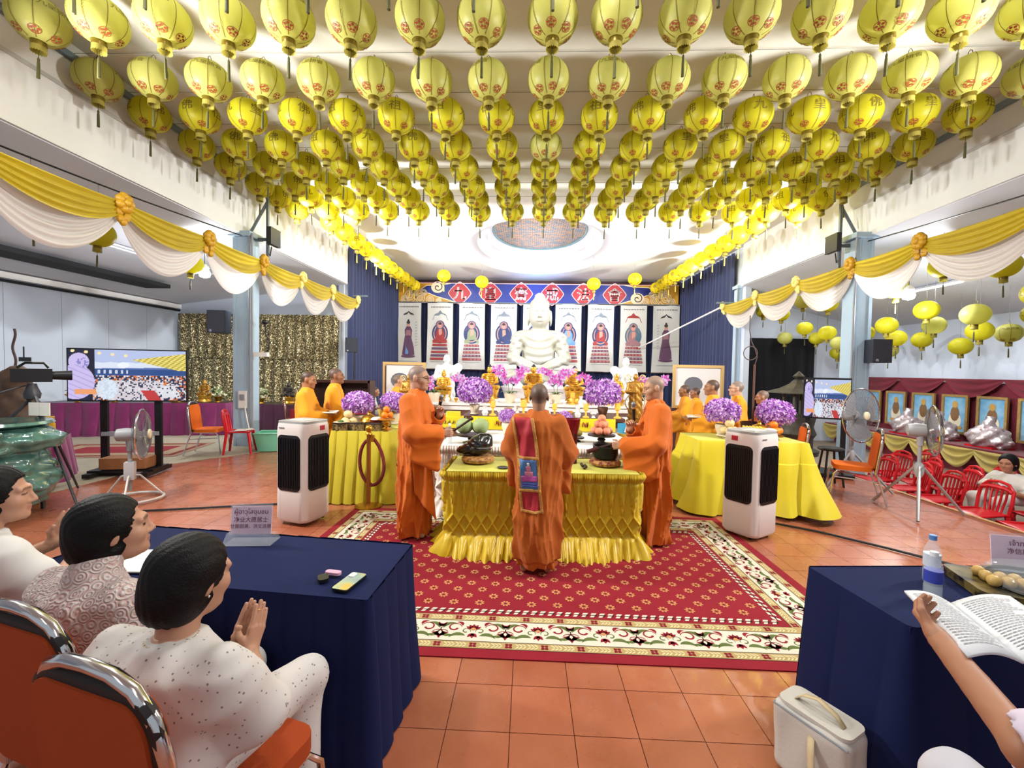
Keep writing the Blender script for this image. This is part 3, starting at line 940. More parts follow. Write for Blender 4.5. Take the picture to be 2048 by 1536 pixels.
def put2(inset):
    def g(side, u, k, n):
        f = side_pt(side, inset); z = .0098
        if k % 3 == 0:
            mb.cur = 0
            for q in range(4):
                a = pi / 4 + q * pi / 2
                v, fc = leaf((.004 * cos(a), .004 * sin(a)), (.03 * cos(a), .03 * sin(a)), .011, z)
                mb.add([(*f(u + x, y), zz) for x, y, zz in v], fc)
        else:
            mb.cur = 1
            for d in (-.022, 0.0, .022):
                for s in (-1, 1):
                    v, fc = leaf((d + .012, s * .002), (d - .014, s * .024), .004, z)
                    mb.add([(*f(u + x, y), zz) for x, y, zz in v], fc)
    return g
along(RW - .3, RH - .3, 54, 33, put2(.115)); along(RW - .85, RH - .85, 45, 24, put2(.404))
o = mb.build('border_pattern', [M_rwine, mat('rug_pale_pile', 'd8cfa0', .95)], rug, 0); o['kind'] = 'stuff'
mb = MB()
def put3(side, u, k, n):
    f = side_pt(side, .49)
    for (x, y, w, h, sh, mi) in ((.004, .004, .034, .02, .012, 0), (-.008, -.026, .026, .02, .012, 0), (.012, -.010, .03, .016, .012, 1)):
        mb.cur = mi; zz = .0094 if mi else .0099
        mb.add([(*f(u + x - w / 2 + (sh if v > 0 else 0) + uu * w, y + v * h), zz) for uu, v in ((0, 0), (1, 0), (1, 1), (0, 1))], [(0, 1, 2, 3)])
along(RW - 1.0, RH - 1.0, 56, 28, put3)
o = mb.build('dash_pattern', [M_rcream, M_rdark], rug, 0); o['kind'] = 'stuff'
mb = MB()
ny = int((RH - 1.14) / .095)
for j in range(ny + 1):
    for i in range(int((RW - 1.14) / .19) + 1):
        cx = -RW / 2 + .6 + i * .19 + (.095 if j % 2 else 0); cy = -RH / 2 + .6 + j * .095
        if cx > RW / 2 - .58: continue
        mb.cur = 0
        for q in range(8):
            a = pi / 8 + q * pi / 4
            v, fc = leaf((cx + .012 * cos(a), cy + .012 * sin(a)), (cx + .038 * cos(a), cy + .038 * sin(a)), .0075, .0096, n=3); mb.add(v, fc)
        mb.cur = 1
        mb.add([(cx + .011 * cos(t), cy + .011 * sin(t), .0094) for t in np.linspace(0, 2 * pi, 7)[:-1]], [tuple(range(6))])
o = mb.build('flower_pattern', [M_rgold, M_rwine], rug, 0); o['kind'] = 'stuff'
# ================================================================== paper lanterns
LR = 0.26
def lantern_material(name, col, glow=0.0):
    m = mat(name, col, .42, transl=.5, spec=.4, emis=col if glow else None, estr=glow)
    return m
M_ly = lantern_material('yellow_lantern_fabric', 'd4cc2e')
M_lp = lantern_material('pale_yellow_lantern_fabric', 'cfcd72')
M_lg = lantern_material('lit_yellow_lantern_fabric', 'f0dc28', .35)
M_lettr = mat('olive_print', '6a5a16', .6)
M_lred = mat('red_brown_print', '8c3a1c', .6)
M_lcap = mat('lantern_gold_cap', '6e5c1c', .35, metal=.5)
M_lfr = mat('lantern_fringe', '968a3a', .7, transl=.3)
M_ltas = mat('lantern_tassel', '47451f', .7)
M_ltasy = mat('yellow_tassel', 'd8c84a', .7)
def lr(z):       # radius of the globe at height z (-.9R..+.9R)
    return LR * sqrt(max(0, 1 - (z / (LR * .9)) ** 2))
def globe_mesh(m):
    mb = MB(); prof = []
    n = 22
    for j in range(n * 2 + 1):
        t = -1.28 + 2.56 * j / (2 * n)
        r = LR * cos(t) * (.972 if j % 2 else 1.0); prof.append((r, LR * .9 * sin(t)))
    v = []; f = []
    seg = 32
    for r, z in prof:
        for i in range(seg):
            a = 2 * pi * i / seg; v.append((r * cos(a), r * sin(a), z))
    for j in range(len(prof) - 1):
        for i in range(seg):
            a = j * seg + i; b = j * seg + (i + 1) % seg; f.append((a, b, b + seg, a + seg))
    mb.add(v, f)
    return mb.mesh('globe', m, 180)
def on_globe(lon, lat, off=.003):
    return ((LR + off) * cos(lat) * cos(lon), (LR + off) * cos(lat) * sin(lon), (LR + off) * .9 * sin(lat))
def print_mesh(kind):
    mb = MB(); mb.cur = 0
    for k in range(8):         # seams
        a = 2 * pi * k / 8
        for j in range(10):
            t0 = -1.2 + 2.4 * j / 10; t1 = -1.2 + 2.4 * (j + 1) / 10
            w = .0035 / LR
            mb.add([on_globe(a - w / max(.2, cos(t0)), t0), on_globe(a + w / max(.2, cos(t0)), t0), on_globe(a + w / max(.2, cos(t1)), t1), on_globe(a - w / max(.2, cos(t1)), t1)], [(0, 1, 2, 3)])
    chars = '九皇佛祖'
    for k in range(4 if kind == 'big' else 2):
        if kind == 'big':
            lon = 2 * pi * (k + .5) / 4
            for ch in chars[k]:
                add_text(mb, ch, .17, lambda x, y, lon=lon: on_globe(lon + x / (LR * .95), .12 + y / LR), .12)
        else:
            for q, ch in enumerate('九皇勝會'):
                lon = pi * k + .25 + q * .33
                add_text(mb, ch, .082, lambda x, y, lon=lon: on_globe(lon + x / (LR * .9), .42 + y / LR), .2)
    mb.cur = 1
    for k in range(4 if kind == 'big' else 6):       # lotus emblems low on the globe
        lon = 2 * pi * (k + .0) / (4 if kind == 'big' else 6)
        n = 5
        for q in range(n):
            an = 2 * pi * q / n + pi / 2
            for (r0, r1, w) in ((.012, .042, .011),):
                v, f = leaf((r0 * cos(an), r0 * sin(an)), (r1 * cos(an), r1 * sin(an)), w, 0)
                mb.add([on_globe(lon + x / (LR * .6), -.86 + y / LR, .0045) for x, y, z in v], f)
        v, f = stroke([(.046 * cos(t), .046 * sin(t)) for t in np.linspace(0, 2 * pi, 13)], .003, 0)
        mb.add([on_globe(lon + x / (LR * .6), -.86 + y / LR, .004) for x, y, z in v], f)
    return mb.mesh('lettering', [M_lettr, M_lred], 0)
def cap_mesh(red=True):
    mb = MB(); mb.cur = 0; zb = -LR * .9 * sin(1.28)
    v = []; n = 36
    for j, z in enumerate((zb + .015, zb - .01, zb - .045, zb - .07, zb - .10)):
        for i in range(n):
            r = (.062, .067, .065, .064, .066)[j]; a = 2 * pi * i / n
            v.append((r * cos(a), r * sin(a), z - (.012 * (i % 2) if j == 4 else 0)))
    f = [(j * n + i, j * n + (i + 1) % n, (j + 1) * n + (i + 1) % n, (j + 1) * n + i) for j in range(4) for i in range(n)]
    mb.add(v, f); mb.mi = [0] * (2 * n) + [1] * (2 * n)
    return mb.mesh('cap', [M_lcap, M_lfr], 40)
def ring_mesh():
    zb = LR * .9 * sin(1.28); mb = MB()
    v = [(-.03, 0, zb - .005), (-.02, 0, zb + .07), (0, 0, zb + .092), (.02, 0, zb + .07), (.03, 0, zb - .005), (.05, .03, zb - .012), (0, .06, zb - .012), (-.05, .03, zb - .012)]
    mb.tube(v, .004, 5, closed=True)
    return mb.mesh('hanger', M_lcap, 60)
def tassel_mesh(m):
    mb = MB(); zb = -LR * .9 * sin(1.28)
    mb.cyl((0, 0, zb - .02), (0, 0, zb - .16), .0035, seg=5)
    mb.lathe([(.006, zb - .16), (.013, zb - .18), (.011, zb - .2), (.014, zb - .22), (.016, zb - .38), (.0, zb - .385)][::-1], 8)
    return mb.mesh('tassel', m, 40)
GL = {k: globe_mesh(m) for k, m in (('big', M_ly), ('small', M_lp), ('lit', M_lg))}
PR = {k: print_mesh(k) for k in ('big', 'small')}
CP = cap_mesh(); HG = ring_mesh(); TS1 = tassel_mesh(M_ltas); TS2 = tassel_mesh(M_ltasy)
rl = random.Random(5)
CD = MB().cyl((0, 0, 0), (0, 0, 1), .004, seg=5).mesh('cord', mat('hanging_wire', '77776f', .5))
def lantern(loc, label, group, kind='big', printed=True, tassel=None, scale=1.0, cord=0):
    t = thing('lantern', label, 'lantern', loc, rl.uniform(0, 6.28), group, scale)
    t.rotation_euler = (rl.uniform(-.03, .03), rl.uniform(-.03, .03), t.rotation_euler[2])
    link('globe', GL[kind], t)
    if printed: link('lettering', PR['small' if kind == 'small' else 'big'], t)['kind'] = 'stuff'
    link('hanger', HG, t)
    if cord: link('cord', CD, t, (0, 0, .30), None, (1, 1, (cord - loc[2]) / scale - .30))
    link('cap', CP, t); link('tassel', tassel or TS1, t)
    return t
LZ = 5.39
ROWS = [3.72, 4.57, 5.52, 6.30, 7.12, 7.86, 8.64, 9.28, 10.0]
SPC = [.70, .685, .73, .73, .725, .725, .72, .72, .715]
XC = [.16, .16, .19, .2, .22, .24, .25, .26, .27]
M_wire = mat('hanging_wire', '77776f', .5)
for r, (yy, sp, xc) in enumerate(zip(ROWS, SPC, XC)):
    halfn = 8 if r else 6
    for k in range(-halfn, halfn + 1):
        kind = 'small' if (r in (0, 1, 2) or (r == 4 and k == 0)) else 'big'
        x = xc + sp * k + rl.uniform(-.03, .03); y = yy + rl.uniform(-.012, .012); z = LZ + rl.uniform(-.012, .012) - .03 * sin(pi * (x + 5.98) / 12.76)
        lantern((x, y, z), 'round yellow paper lantern, %s from left in the %s ceiling row from front' % (ordn(k + halfn), ordn(r)), 'yellow lanterns in rows under the hall ceiling', kind)
    m = MB(); m.tube([(-5.98 + 12.76 * i / 24, yy, LZ + .345 - .03 * sin(pi * i / 24)) for i in range(25)], .004, 4)
    tag(m.build('hanging_wire', M_wire), 'thin wire carrying the %s ceiling row of lanterns from front' % ordn(r), 'wire', 'wires carrying the lantern rows')
for sx, side in ((-5.0, 'left'), (5.42, 'right')):
    n = 11
    for k in range(n):
        y = 10.7 + .8 * k
        lantern((sx + rl.uniform(-.03, .03), y, LZ - .06 + rl.uniform(-.008, .008)), 'glowing yellow lantern, %s from the front along the %s navy curtain' % (ordn(k), side), 'glowing lanterns strung along the sanctuary sides', 'lit', True, TS2)
    m = MB(); m.tube([(sx, 10.2, LZ + .25), (sx, 19.6, LZ + .25)], .004, 4)
    tag(m.build('hanging_wire', M_wire), 'thin wire carrying the glowing lanterns along the %s navy curtain' % side, 'wire', 'wires carrying the lantern rows')
for n, (x, z, l) in enumerate(((-3.3, 5.3, 'leftmost'), (-1.83, 5.08, 'second from left'), (2.45, 5.05, 'third from left'), (4.0, 5.25, 'rightmost'))):
    lantern((x, 16.6, z), 'glowing yellow lantern before the altar banner, %s of four' % l, 'lanterns hung before the altar banner', 'lit', n in (0, 3), TS2, 1.0, ZC + (.24 if n in (1, 2) else .01))
# ================================================================== curtains, swags, banner, scrolls
def curtain_mesh(name, path, z0, z1, amp, lam, m, nv=10, per=7, seed=0, hem=0.0, lean=0.0):
    """pleated cloth along a plan path (list of (x,y))"""
    r = np.random.RandomState(seed)
    P = np.array(path, float); d = np.linalg.norm(np.diff(P, axis=0), axis=1); S = np.concatenate([[0], np.cumsum(d)])
    L = S[-1]; nu = max(8, int(L / lam * per))
    ph = np.cumsum(r.uniform(.75, 1.25, nu + 1)); ph = ph / ph[-1] * 2 * pi * L / lam
    am = amp * (0.55 + .9 * np.interp(np.arange(nu + 1), np.linspace(0, nu, max(3, int(L / lam / 1.5))), r.uniform(0, 1, max(3, int(L / lam / 1.5)))))
    def fn(u, v):
        s = u * L
        x = np.interp(s, S, P[:, 0]); y = np.interp(s, S, P[:, 1])
        seg = np.clip(np.searchsorted(S, s, 'right') - 1, 0, len(d) - 1)
        t = np.diff(P, axis=0)[seg] / d[seg][:, None]
        i = np.round(u * nu).astype(int)
        w = np.sin(ph[i] + .5 * np.sin(v * 2.3 + i * .07)) * am[i] * (.65 + .5 * v) + hem * v * v
        return x - t[:, 1] * w, y + t[:, 0] * w, z1 + (z0 - z1) * v
    V, F = np_grid(fn, nu, nv)
    return np_mesh(name, V, F, m)
M_navy = mat('navy_velvet', '16244f', .75, sheen=.35, var=(1.5, .12), bump=(150, .05))
def add_curtain(name, label, path, z0, z1, amp, lam, m, **k):
    o = link(name, curtain_mesh(name, path, z0, z1, amp, lam, m, **k))
    return tag(o, label, 'curtain')
add_curtain('stage_curtain', 'navy stage curtain on the left of the altar scrolls', [(-5.95, 14.15), (-5.95, 19.7)], 0, 5.72, .06, .28, M_navy, seed=1)
add_curtain('stage_curtain', 'navy stage curtain behind the hanging scrolls', [(-6.0, 19.75), (6.75, 19.75)], 0, 5.55, .05, .26, M_navy, seed=2)
add_curtain('stage_curtain', 'navy stage curtain on the right of the altar scrolls', [(6.75, 19.7), (6.75, 14.6)], 0, 5.72, .06, .28, M_navy, seed=3)
# gold sequin curtain in two tiers
def sequin():
    m = mat('gold_sequin_cloth', '7d6a3c', .4, metal=.4)
    N, L, p = nodes_of(m)
    tc = N.new('ShaderNodeTexCoord')
    vo = N.new('ShaderNodeTexVoronoi'); vo.inputs['Scale'].default_value = 48; L.new(tc.outputs['Object'], vo.inputs['Vector'])
    rp = N.new('ShaderNodeValToRGB')
    rp.color_ramp.elements[0].position = .6; rp.color_ramp.elements[0].color = (*lin('5f5433'), 1)
    rp.color_ramp.elements[1].position = .95; rp.color_ramp.elements[1].color = (*lin('fff0c0'), 1)
    sx = N.new('ShaderNodeSeparateColor'); L.new(vo.outputs['Color'], sx.inputs[0]); L.new(sx.outputs[0], rp.inputs[0]); L.new(rp.outputs[0], p.inputs['Base Color'])
    sm = N.new('ShaderNodeVectorMath'); sm.operation = 'SUBTRACT'; L.new(vo.outputs['Color'], sm.inputs[0]); sm.inputs[1].default_value = (.5, .5, .5)
    sc = N.new('ShaderNodeVectorMath'); sc.operation = 'SCALE'; sc.inputs['Scale'].default_value = .9; L.new(sm.outputs[0], sc.inputs[0])
    g = N.new('ShaderNodeNewGeometry'); ad = N.new('ShaderNodeVectorMath'); L.new(g.outputs['Normal'], ad.inputs[0]); L.new(sc.outputs[0], ad.inputs[1])
    nm = N.new('ShaderNodeVectorMath'); nm.operation = 'NORMALIZE'; L.new(ad.outputs[0], nm.inputs[0]); L.new(nm.outputs[0], p.inputs['Normal'])
    p.inputs['Roughness'].default_value = .3
    return m
M_seq = sequin()
add_curtain('sequin_curtain', 'upper tier of the glittering gold sequin curtain', [(-11.75, 14.05), (-6.15, 14.05)], 1.95, 3.42, .07, .3, M_seq, seed=4, per=8)
add_curtain('sequin_curtain', 'lower tier of the glittering gold sequin curtain', [(-11.75, 14.12), (-6.15, 14.12)], 0.05, 1.98, .07, .34, M_seq, seed=5, per=8)
add_curtain('backdrop_curtain', 'black backdrop curtain at the end of the right aisle', [(6.95, 14.9), (9.65, 14.9)], -.5, 2.95, .03, .35, mat('black_cloth', '0b0b10', .9), seed=6)
M_mar = mat('maroon_cloth', '6d1426', .8, sheen=.2, var=(3, .12))
add_curtain('wall_drape', 'maroon cloth covering the lower right wall behind the framed pictures', [(11.42, 15.0), (11.42, 2.0)], -.3, 1.6, .025, .5, M_mar, seed=7)
sw = thing('swag_valance', 'maroon swagged valance above the row of framed pictures', 'valance', (11.36, 15, 1.72))
for k in range(9):
    def fn(u, v, k=k):
        s = 4 * u * (1 - u)
        return -.03 - .03 * np.sin(v * 14) * s - .04 * s, -(k + u) * 1.45, -.02 - (.05 + .42 * s) * v
    V, F = np_grid(fn, 24, 16); link('swag', np_mesh('swag', V, F, M_mar), sw)

# yellow and white swag garlands
M_sy = mat('yellow_satin', 'c4ac14', .42, sheen=.3, transl=.25, var=(4, .08))
M_swh = mat('white_chiffon', 'e4ddd6', .6, transl=.35, sheen=.2)
M_ros = mat('gold_satin_rosette', 'c0921c', .45)
def garland(label, x, z, ys, sgn):
    t = thing('swag_garland', label, 'garland', (x, 0, z))
    for i in range(len(ys) - 1):
        y0, y1 = ys[i], ys[i + 1]; L = y1 - y0
        def cloth(ztop, zt, zb, n, off, amp):
            def fn(u, v):
                s = np.power(4 * u * (1 - u), .8)
                fold = np.sin(v * 2 * pi * n + .6 * np.sin(u * 3)) * amp * s
                d = (zt + (zb - zt) * v) * s
                pinch = .05 * (v - .5) * (1 - s)
                return off * sgn * (.3 + .7 * s) + fold + .03 * sgn * s * np.sin(pi * v), y0 + L * u + .05 * (v) * (u - .5) * L, ztop - d - pinch - .05 * v
            return np_grid(fn, 40, 36)
        V, F = cloth(0, .02, .36, 4.2, -.07, .026); link('yellow_swag', np_mesh('yellow_swag', V, F, M_sy), t)
        V, F = cloth(-.03, .22, .74, 5.6, .06, .030); link('white_swag', np_mesh('white_swag', V, F, M_swh), t)
    for i, y in enumerate(ys):
        mb = MB(); r = random.Random(i)
        for k in range(7):
            a = 2 * pi * k / 7
            mb.sphere((-.06 * sgn, y + .07 * cos(a), .0 + .08 * sin(a)), (.06, .065, .065), 8, 6)
        mb.sphere((-.09 * sgn, y, 0), (.06, .06, .06), 8, 6)
        for k in range(5): mb.sphere((-.03 * sgn, y + r.uniform(-.08, .08), -.13 - .03 * k), (.04, .06, .06), 7, 5)
        mb.build('rosette', M_ros if i < 4 else mat('pale_satin_rosette', 'e3cf7a', .5), t)
    return t
garland('yellow and white swag garland along the left aisle beam', -5.62, 3.91, [4.15, 5.77, 7.35, 8.9, 10.48, 12.1, 13.9], -1)
garland('yellow and white swag garland along the right aisle beam', 6.48, 3.97, [4.1, 5.68, 7.42, 8.95, 10.7, 12.56, 14.6], 1)
for s, (a, b, l) in enumerate((((-5.95, -1, 4.25), (-5.98, 9.0, 4.42), 'left'), ((6.75, -1, 4.35), (6.78, 9.2, 4.45), 'right'))):
    m = MB(); m.tube([(a[0] + (b[0] - a[0]) * i / 20, a[1] + (b[1] - a[1]) * i / 20, a[2] + (b[2] - a[2]) * i / 20 - .22 * sin(pi * i / 20)) for i in range(21)], .012, 5)
    tag(m.build('cable', M_black), 'black cable slung under the %s upper wall above the garland' % l, 'cable')

# banner over the scrolls
BY = 19.55
ban = thing('banner', 'blue and gold banner with white characters in red lozenges above the scrolls', 'banner', (0.34, BY, 4.70))
M_bblue = mat('banner_blue_vinyl', '24327e', .4, var=(1.2, .15))
M_bgold = mat('banner_gold_vinyl', 'c9952b', .45, var=(3, .15))
M_bred = mat('banner_red_vinyl', 'a32c33', .45)
M_bwht = mat('banner_white_print', 'f2efe8', .5)
M_bcream = mat('banner_cream_print', 'ecd9b4', .5)
BW, BH = 12.65, .92
def flat(y):
    return lambda x, z: (x, y, z)
mb = MB(); mb.box((0, .02, BH / 2), (BW, .02, BH)); mb.build('cloth', M_bblue, ban, 0)
for s in (-1, 1):
    mb = MB()
    pts = [(6.32, 0), (6.32, BH), (3.9, BH), (4.35, .80), (5.0, .78), (5.35, .55), (4.9, .42), (4.55, .28), (4.1, .16), (3.6, 0)]
    mb.poly([(s * x, 0.0, z) for x, z in (pts if s < 0 else pts[::-1])])
    mb.build('cloud_panel', M_bgold, ban, 0)
    mb = MB()
    for (cx, cz, R) in ((5.75, .30, .26), (5.3, .22, .2), (4.85, .16, .17), (5.6, .55, .2), (4.45, .1, .12), (6.0, .14, .18), (5.15, .48, .14)):
        for rr in (1, .62, .3):
            v, f = stroke([(cx + R * rr * cos(t), cz + R * rr * sin(t)) for t in np.linspace(0, 2 * pi, 21)], .016, 0)
            mb.add([(s * x, -.006, z) for x, z, q in v], f)
    v, f = stroke([(3.6, .02), (4.1, .18), (4.55, .3), (4.9, .44), (5.35, .57), (5.0, .80), (4.35, .82), (3.9, BH - .02)], .02, 0)
    mb.add([(s * x, -.006, z) for x, z, q in v], f)
    mb.build('cloud_scroll', M_bcream, ban, 0)
    mb = MB(); cx, cz = (-4.5, .72) if s < 0 else (4.5, .3)
    mb.poly([(cx + .3 * cos(t), -.008, cz + .26 * sin(t)) for t in np.linspace(0, 2 * pi, 25)[:-1]][::-1])
    mb.build('cloud_emblem', M_bcream, ban, 0)
    mb = MB(); v, f = stroke([(cx + (.02 + .028 * t) * cos(t), cz + (.02 + .028 * t) * sin(t) * .9) for t in np.linspace(0, 2.6 * pi, 30)], .022, 0)
    mb.add([(x, -.014, z) for x, z, q in v], f); mb.build('emblem_spiral', mat('banner_dark_print', '3b2a2c', .5), ban, 0)
for i, ch in enumerate('九皇齋戒法會'):
    cx = -3.49 + 1.395 * i
    pts = []
    for k in range(48):
        a = 2 * pi * k / 48; c, s = cos(a), sin(a)
        rr = 1 / (abs(c) ** 1.25 + abs(s) ** 1.25) ** (1 / 1.25)
        pts.append((cx + .50 * rr * c, BH / 2 + .49 * rr * s))
    mb = MB(); mb.poly([(cx + (x - cx) * 1.07, -.010, BH / 2 + (z - BH / 2) * 1.07) for x, z in pts][::-1]); lz = mb.build('lozenge_border', mat('banner_pink_print', 'f0c4c0', .5), ban, 0)
    mb = MB(); mb.poly([(x, -.016, z) for x, z in pts][::-1]); mb.build('lozenge', M_bred, ban, 0)
    mb = MB()
    for dx in (-.012, 0, .012):
        add_text(mb, ch, .62, lambda x, y, dx=dx: (cx + x + dx, -.022 - abs(dx) * .1, BH / 2 + y))
    mb.build('lettering', M_bwht, ban, 0)
mb = MB(); mb.box((0, -.01, BH - .015), (BW, .03, .03)); mb.box((0, -.01, .01), (BW, .03, .02)); mb.build('hem', mat('banner_pink_print', 'f0c4c0', .5), ban, 0)

# nine hanging picture scrolls
M_sc = mat('scroll_silk', 'd6d7d0', .5, var=(1.5, .05), bump=(4, .25))
def pm(c, name): return mat('scroll_print_' + name, c, .6)
PAL = {'red': pm('a33a3a', 'red'), 'pink': pm('d59a8a', 'skin'), 'navy': pm('3a4672', 'navy'), 'green': pm('8f9a7a', 'green'), 'dark': pm('3a3436', 'dark'),
       'blue': pm('6f9bd0', 'blue'), 'violet': pm('6a4a66', 'violet'), 'rose': pm('a87a80', 'rose'), 'slate': pm('7d8894', 'slate'), 'teal': pm('54788a', 'teal')}
def disc(cx, cz, rx, rz=None, n=24):
    rz = rz or rx
    return [(cx + rx * cos(t), cz + rz * sin(t)) for t in np.linspace(0, 2 * pi, n + 1)[:-1]]
SW, SH = 1.16, 3.0
def scroll(k, robe, halo, canopy, kind, label):
    x = X0 + .03 + 1.445 * k
    t = thing('hanging_scroll', label, 'scroll', (x, 19.42, 1.70), 0, 'picture scrolls hung before the navy curtain')
    ph = k * 1.7
    def wav(xx, zz): return .02 * np.sin(xx * 5 + ph + zz) + .012 * np.sin(zz * 3 + ph)
    V, F = np_grid(lambda u, v: ((u - .5) * SW * (1 - .1 * v * (1 - v) + .06 * v), wav((u - .5) * SW, (1 - v) * SH), (1 - v) * SH), 16, 24)
    link('cloth', np_mesh('cloth', V, F, M_sc), t)
    m = MB(); m.cyl((-SW / 2 - .06, 0, .0), (SW / 2 + .06, 0, .0), .022, seg=8); m.cyl((-SW / 2, 0, SH), (SW / 2, 0, SH), .018, seg=8); m.build('rod', mat('scroll_rod', '4a3a34', .5), t)
    lay = [0]
    pm_ = MB(); mats = []
    def shape(pts, colour):
        lay[0] += 1
        if PAL[colour] not in mats: mats.append(PAL[colour])
        pm_.cur = mats.index(PAL[colour])
        off = -.004 - .0022 * lay[0]
        # split wide shapes into strips so that they follow the cloth
        pm_.poly([(px, float(wav(px, pz)) + off, pz) for px, pz in pts][::-1])
    for i in range(13):      # small lettering along the top
        shape([(-.42 + i * .07 + a, 2.78 + b) for a, b in ((0, 0), (.04, 0), (.04, .045), (0, .045))], 'dark'); lay[0] -= 1
    if kind == 'buddha':
        shape([(-.3, 2.42), (.3, 2.42), (.22, 2.5), (.1, 2.54), (0, 2.66), (-.1, 2.54), (-.22, 2.5)], canopy)
        for s in (-1, 1):
            v, f = stroke([(s * .28, 2.42), (s * .3, 2.32), (s * .36, 2.22)], .012, 0); shape([(a, b) for a, b, c in v[:3]] + [(a, b) for a, b, c in v[3:]][::-1], canopy)
        shape(disc(0, 1.62, .37, .46), halo); shape(disc(0, 1.62, .30, .39), 'pink'); shape(disc(0, 1.62, .26, .34), halo)
        shape(disc(0, 2.0, .2), halo); shape(disc(0, 2.0, .165), 'rose')
        shape([(-.32, 1.18), (-.34, 1.3), (-.2, 1.4), (-.19, 1.66), (-.1, 1.82), (.1, 1.82), (.19, 1.66), (.2, 1.4), (.34, 1.3), (.32, 1.18)], robe)
        shape([(-.05, 1.5), (-.06, 1.8), (.08, 1.82), (.1, 1.6)], 'pink')
        shape(disc(0, 1.96, .085, .11), 'pink'); shape(disc(0, 2.05, .075, .045), 'dark'); shape(disc(0, 2.1, .03, .03), 'dark')
        for j in range(5):   # lotus throne
            z = 1.14 - j * .155; w = .33 + .022 * j
            shape([(-w, z), (w, z), (w * 1.04, z - .10), (-w * 1.04, z - .10)], 'violet' if j % 2 else 'red')
            for q in range(5):
                shape(disc(-w * .8 + q * w * .4, z - .05, w * .15, .04, 8), 'rose'); lay[0] -= 1
            lay[0] += 1
    else:
        shape([(-.26, 2.42), (-.08, 2.46), (0, 2.56), (.08, 2.46), (.26, 2.42), (.2, 2.5), (.06, 2.56), (0, 2.62), (-.06, 2.56), (-.2, 2.5)], 'dark')
        s = 1 if k < 0 else -1
        shape([(-.28, .62), (-.24, .95), (-.15, 1.5), (-.17, 1.75), (-.08, 1.92), (.08, 1.92), (.17, 1.75), (.14, 1.4), (.25, .95), (.28, .62)], robe)
        shape([(-.14, .66), (-.1, 1.35), (.08, 1.4), (.12, .66)], 'blue' if k < 0 else 'pink')
        shape([(-.13, 1.5), (-.1, 1.75), (.1, 1.75), (.12, 1.5)], 'rose')
        shape(disc(0, 2.0, .075, .1), 'pink'); shape(disc(0, 2.1, .08, .07), 'dark'); shape(disc(0, 2.18, .04, .06), 'dark')
        shape(disc(.0, .56, .32, .07), 'violet')
        for q in range(9):
            shape([(s * .36 + a, 1.05 + q * .13 + b) for a, b in ((-.04, 0), (.05, .015), (.05, .035), (-.04, .02))], 'slate'); lay[0] -= 1
    shape([(-.4, .33), (.4, .33), (.4, .345), (-.4, .345)], 'slate')
    pm_.build('painting', mats, t, 0)
D = [('violet', 'navy', 'dark', 'standing', 'hanging scroll of a standing robed figure, leftmost of the row'),
     ('red', 'navy', 'slate', 'buddha', 'hanging scroll of a red robed seated figure, second from left'),
     ('green', 'navy', 'slate', 'buddha', 'hanging scroll of a green robed seated figure, third from left'),
     ('navy', 'navy', 'slate', 'buddha', 'hanging scroll of a navy robed seated figure, left of the great statue'),
     ('red', 'navy', 'slate', 'buddha', 'hanging scroll mostly hidden behind the great white statue'),
     ('blue', 'navy', 'slate', 'buddha', 'hanging scroll of a pale blue robed seated figure, right of the great statue'),
     ('red', 'navy', 'slate', 'buddha', 'hanging scroll of a red robed seated figure, third from right'),
     ('rose', 'teal', 'red', 'buddha', 'hanging scroll with red canopy and teal halo, second from right'),
     ('violet', 'navy', 'dark', 'standing', 'hanging scroll of a standing robed figure, rightmost of the row')]
for k, (robe, halo, canopy, kind, label) in enumerate(D): scroll(k - 4, robe, halo, canopy, kind, label)
tag(MB().cyl((-6.0, 19.43, 4.725), (6.7, 19.43, 4.725), .02, seg=8).build('scroll_rail', M_trim), 'thin rail under the banner carrying the hanging scrolls', 'rail')
# curtain rods at the sanctuary mouth
tag(MB().tube([(4.9, 19.3, 1.6 + 1.2), (6.48, 14.7, 3.97)], .03, 8).build('curtain_pole', M_white), 'white pole slanting from the right garland to the scrolls', 'pole')
tag(MB().box((6.55, 14.3, 4.02), (.9, .05, .05)).build('steel_bar', M_trim), 'short steel bar at the end of the right garland', 'bar')
tag(MB().box((-5.75, 14.3, 4.1), (.7, .05, .05)).build('steel_bar', M_trim), 'short steel bar at the end of the left garland', 'bar')
# ================================================================== tables with cloth skirts
def skirt_mesh(name, path, ztop, disp, m, du=.008, nv=90, zbot=.012, closed=False, zfn=None):
    P = np.array(path, float)
    if closed: P = np.vstack([P, P[:1]])
    # round the corners of the path by resampling and smoothing
    d = np.linalg.norm(np.diff(P, axis=0), axis=1); S = np.concatenate([[0], np.cumsum(d)]); L = S[-1]
    nu = int(L / du)
    s = np.linspace(0, L, nu + 1)
    x = np.interp(s, S, P[:, 0]); y = np.interp(s, S, P[:, 1])
    k = max(1, int(.03 / du)); ker = np.ones(2 * k + 1) / (2 * k + 1)
    def smooth(a): return np.convolve(np.pad(a, k, mode='edge'), ker, 'valid')
    x, y = smooth(x), smooth(y)
    tx, ty = np.gradient(x), np.gradient(y); tl = np.hypot(tx, ty) + 1e-9
    nx, ny = smooth(ty / tl), smooth(-tx / tl)
    nl = np.hypot(nx, ny) + 1e-9; nx, ny = nx / nl, ny / nl
    def fn(u, v):
        i = np.round(u * nu).astype(int); ss_ = s[i]
        o = disp(ss_, v, L)
        z = ztop + (zbot - ztop) * v
        if zfn is not None: z = zfn(ss_, v, z)
        return x[i] + nx[i] * o, y[i] + ny[i] * o, z
    V, F = np_grid(fn, nu, nv)
    return np_mesh(name, V, F, m)
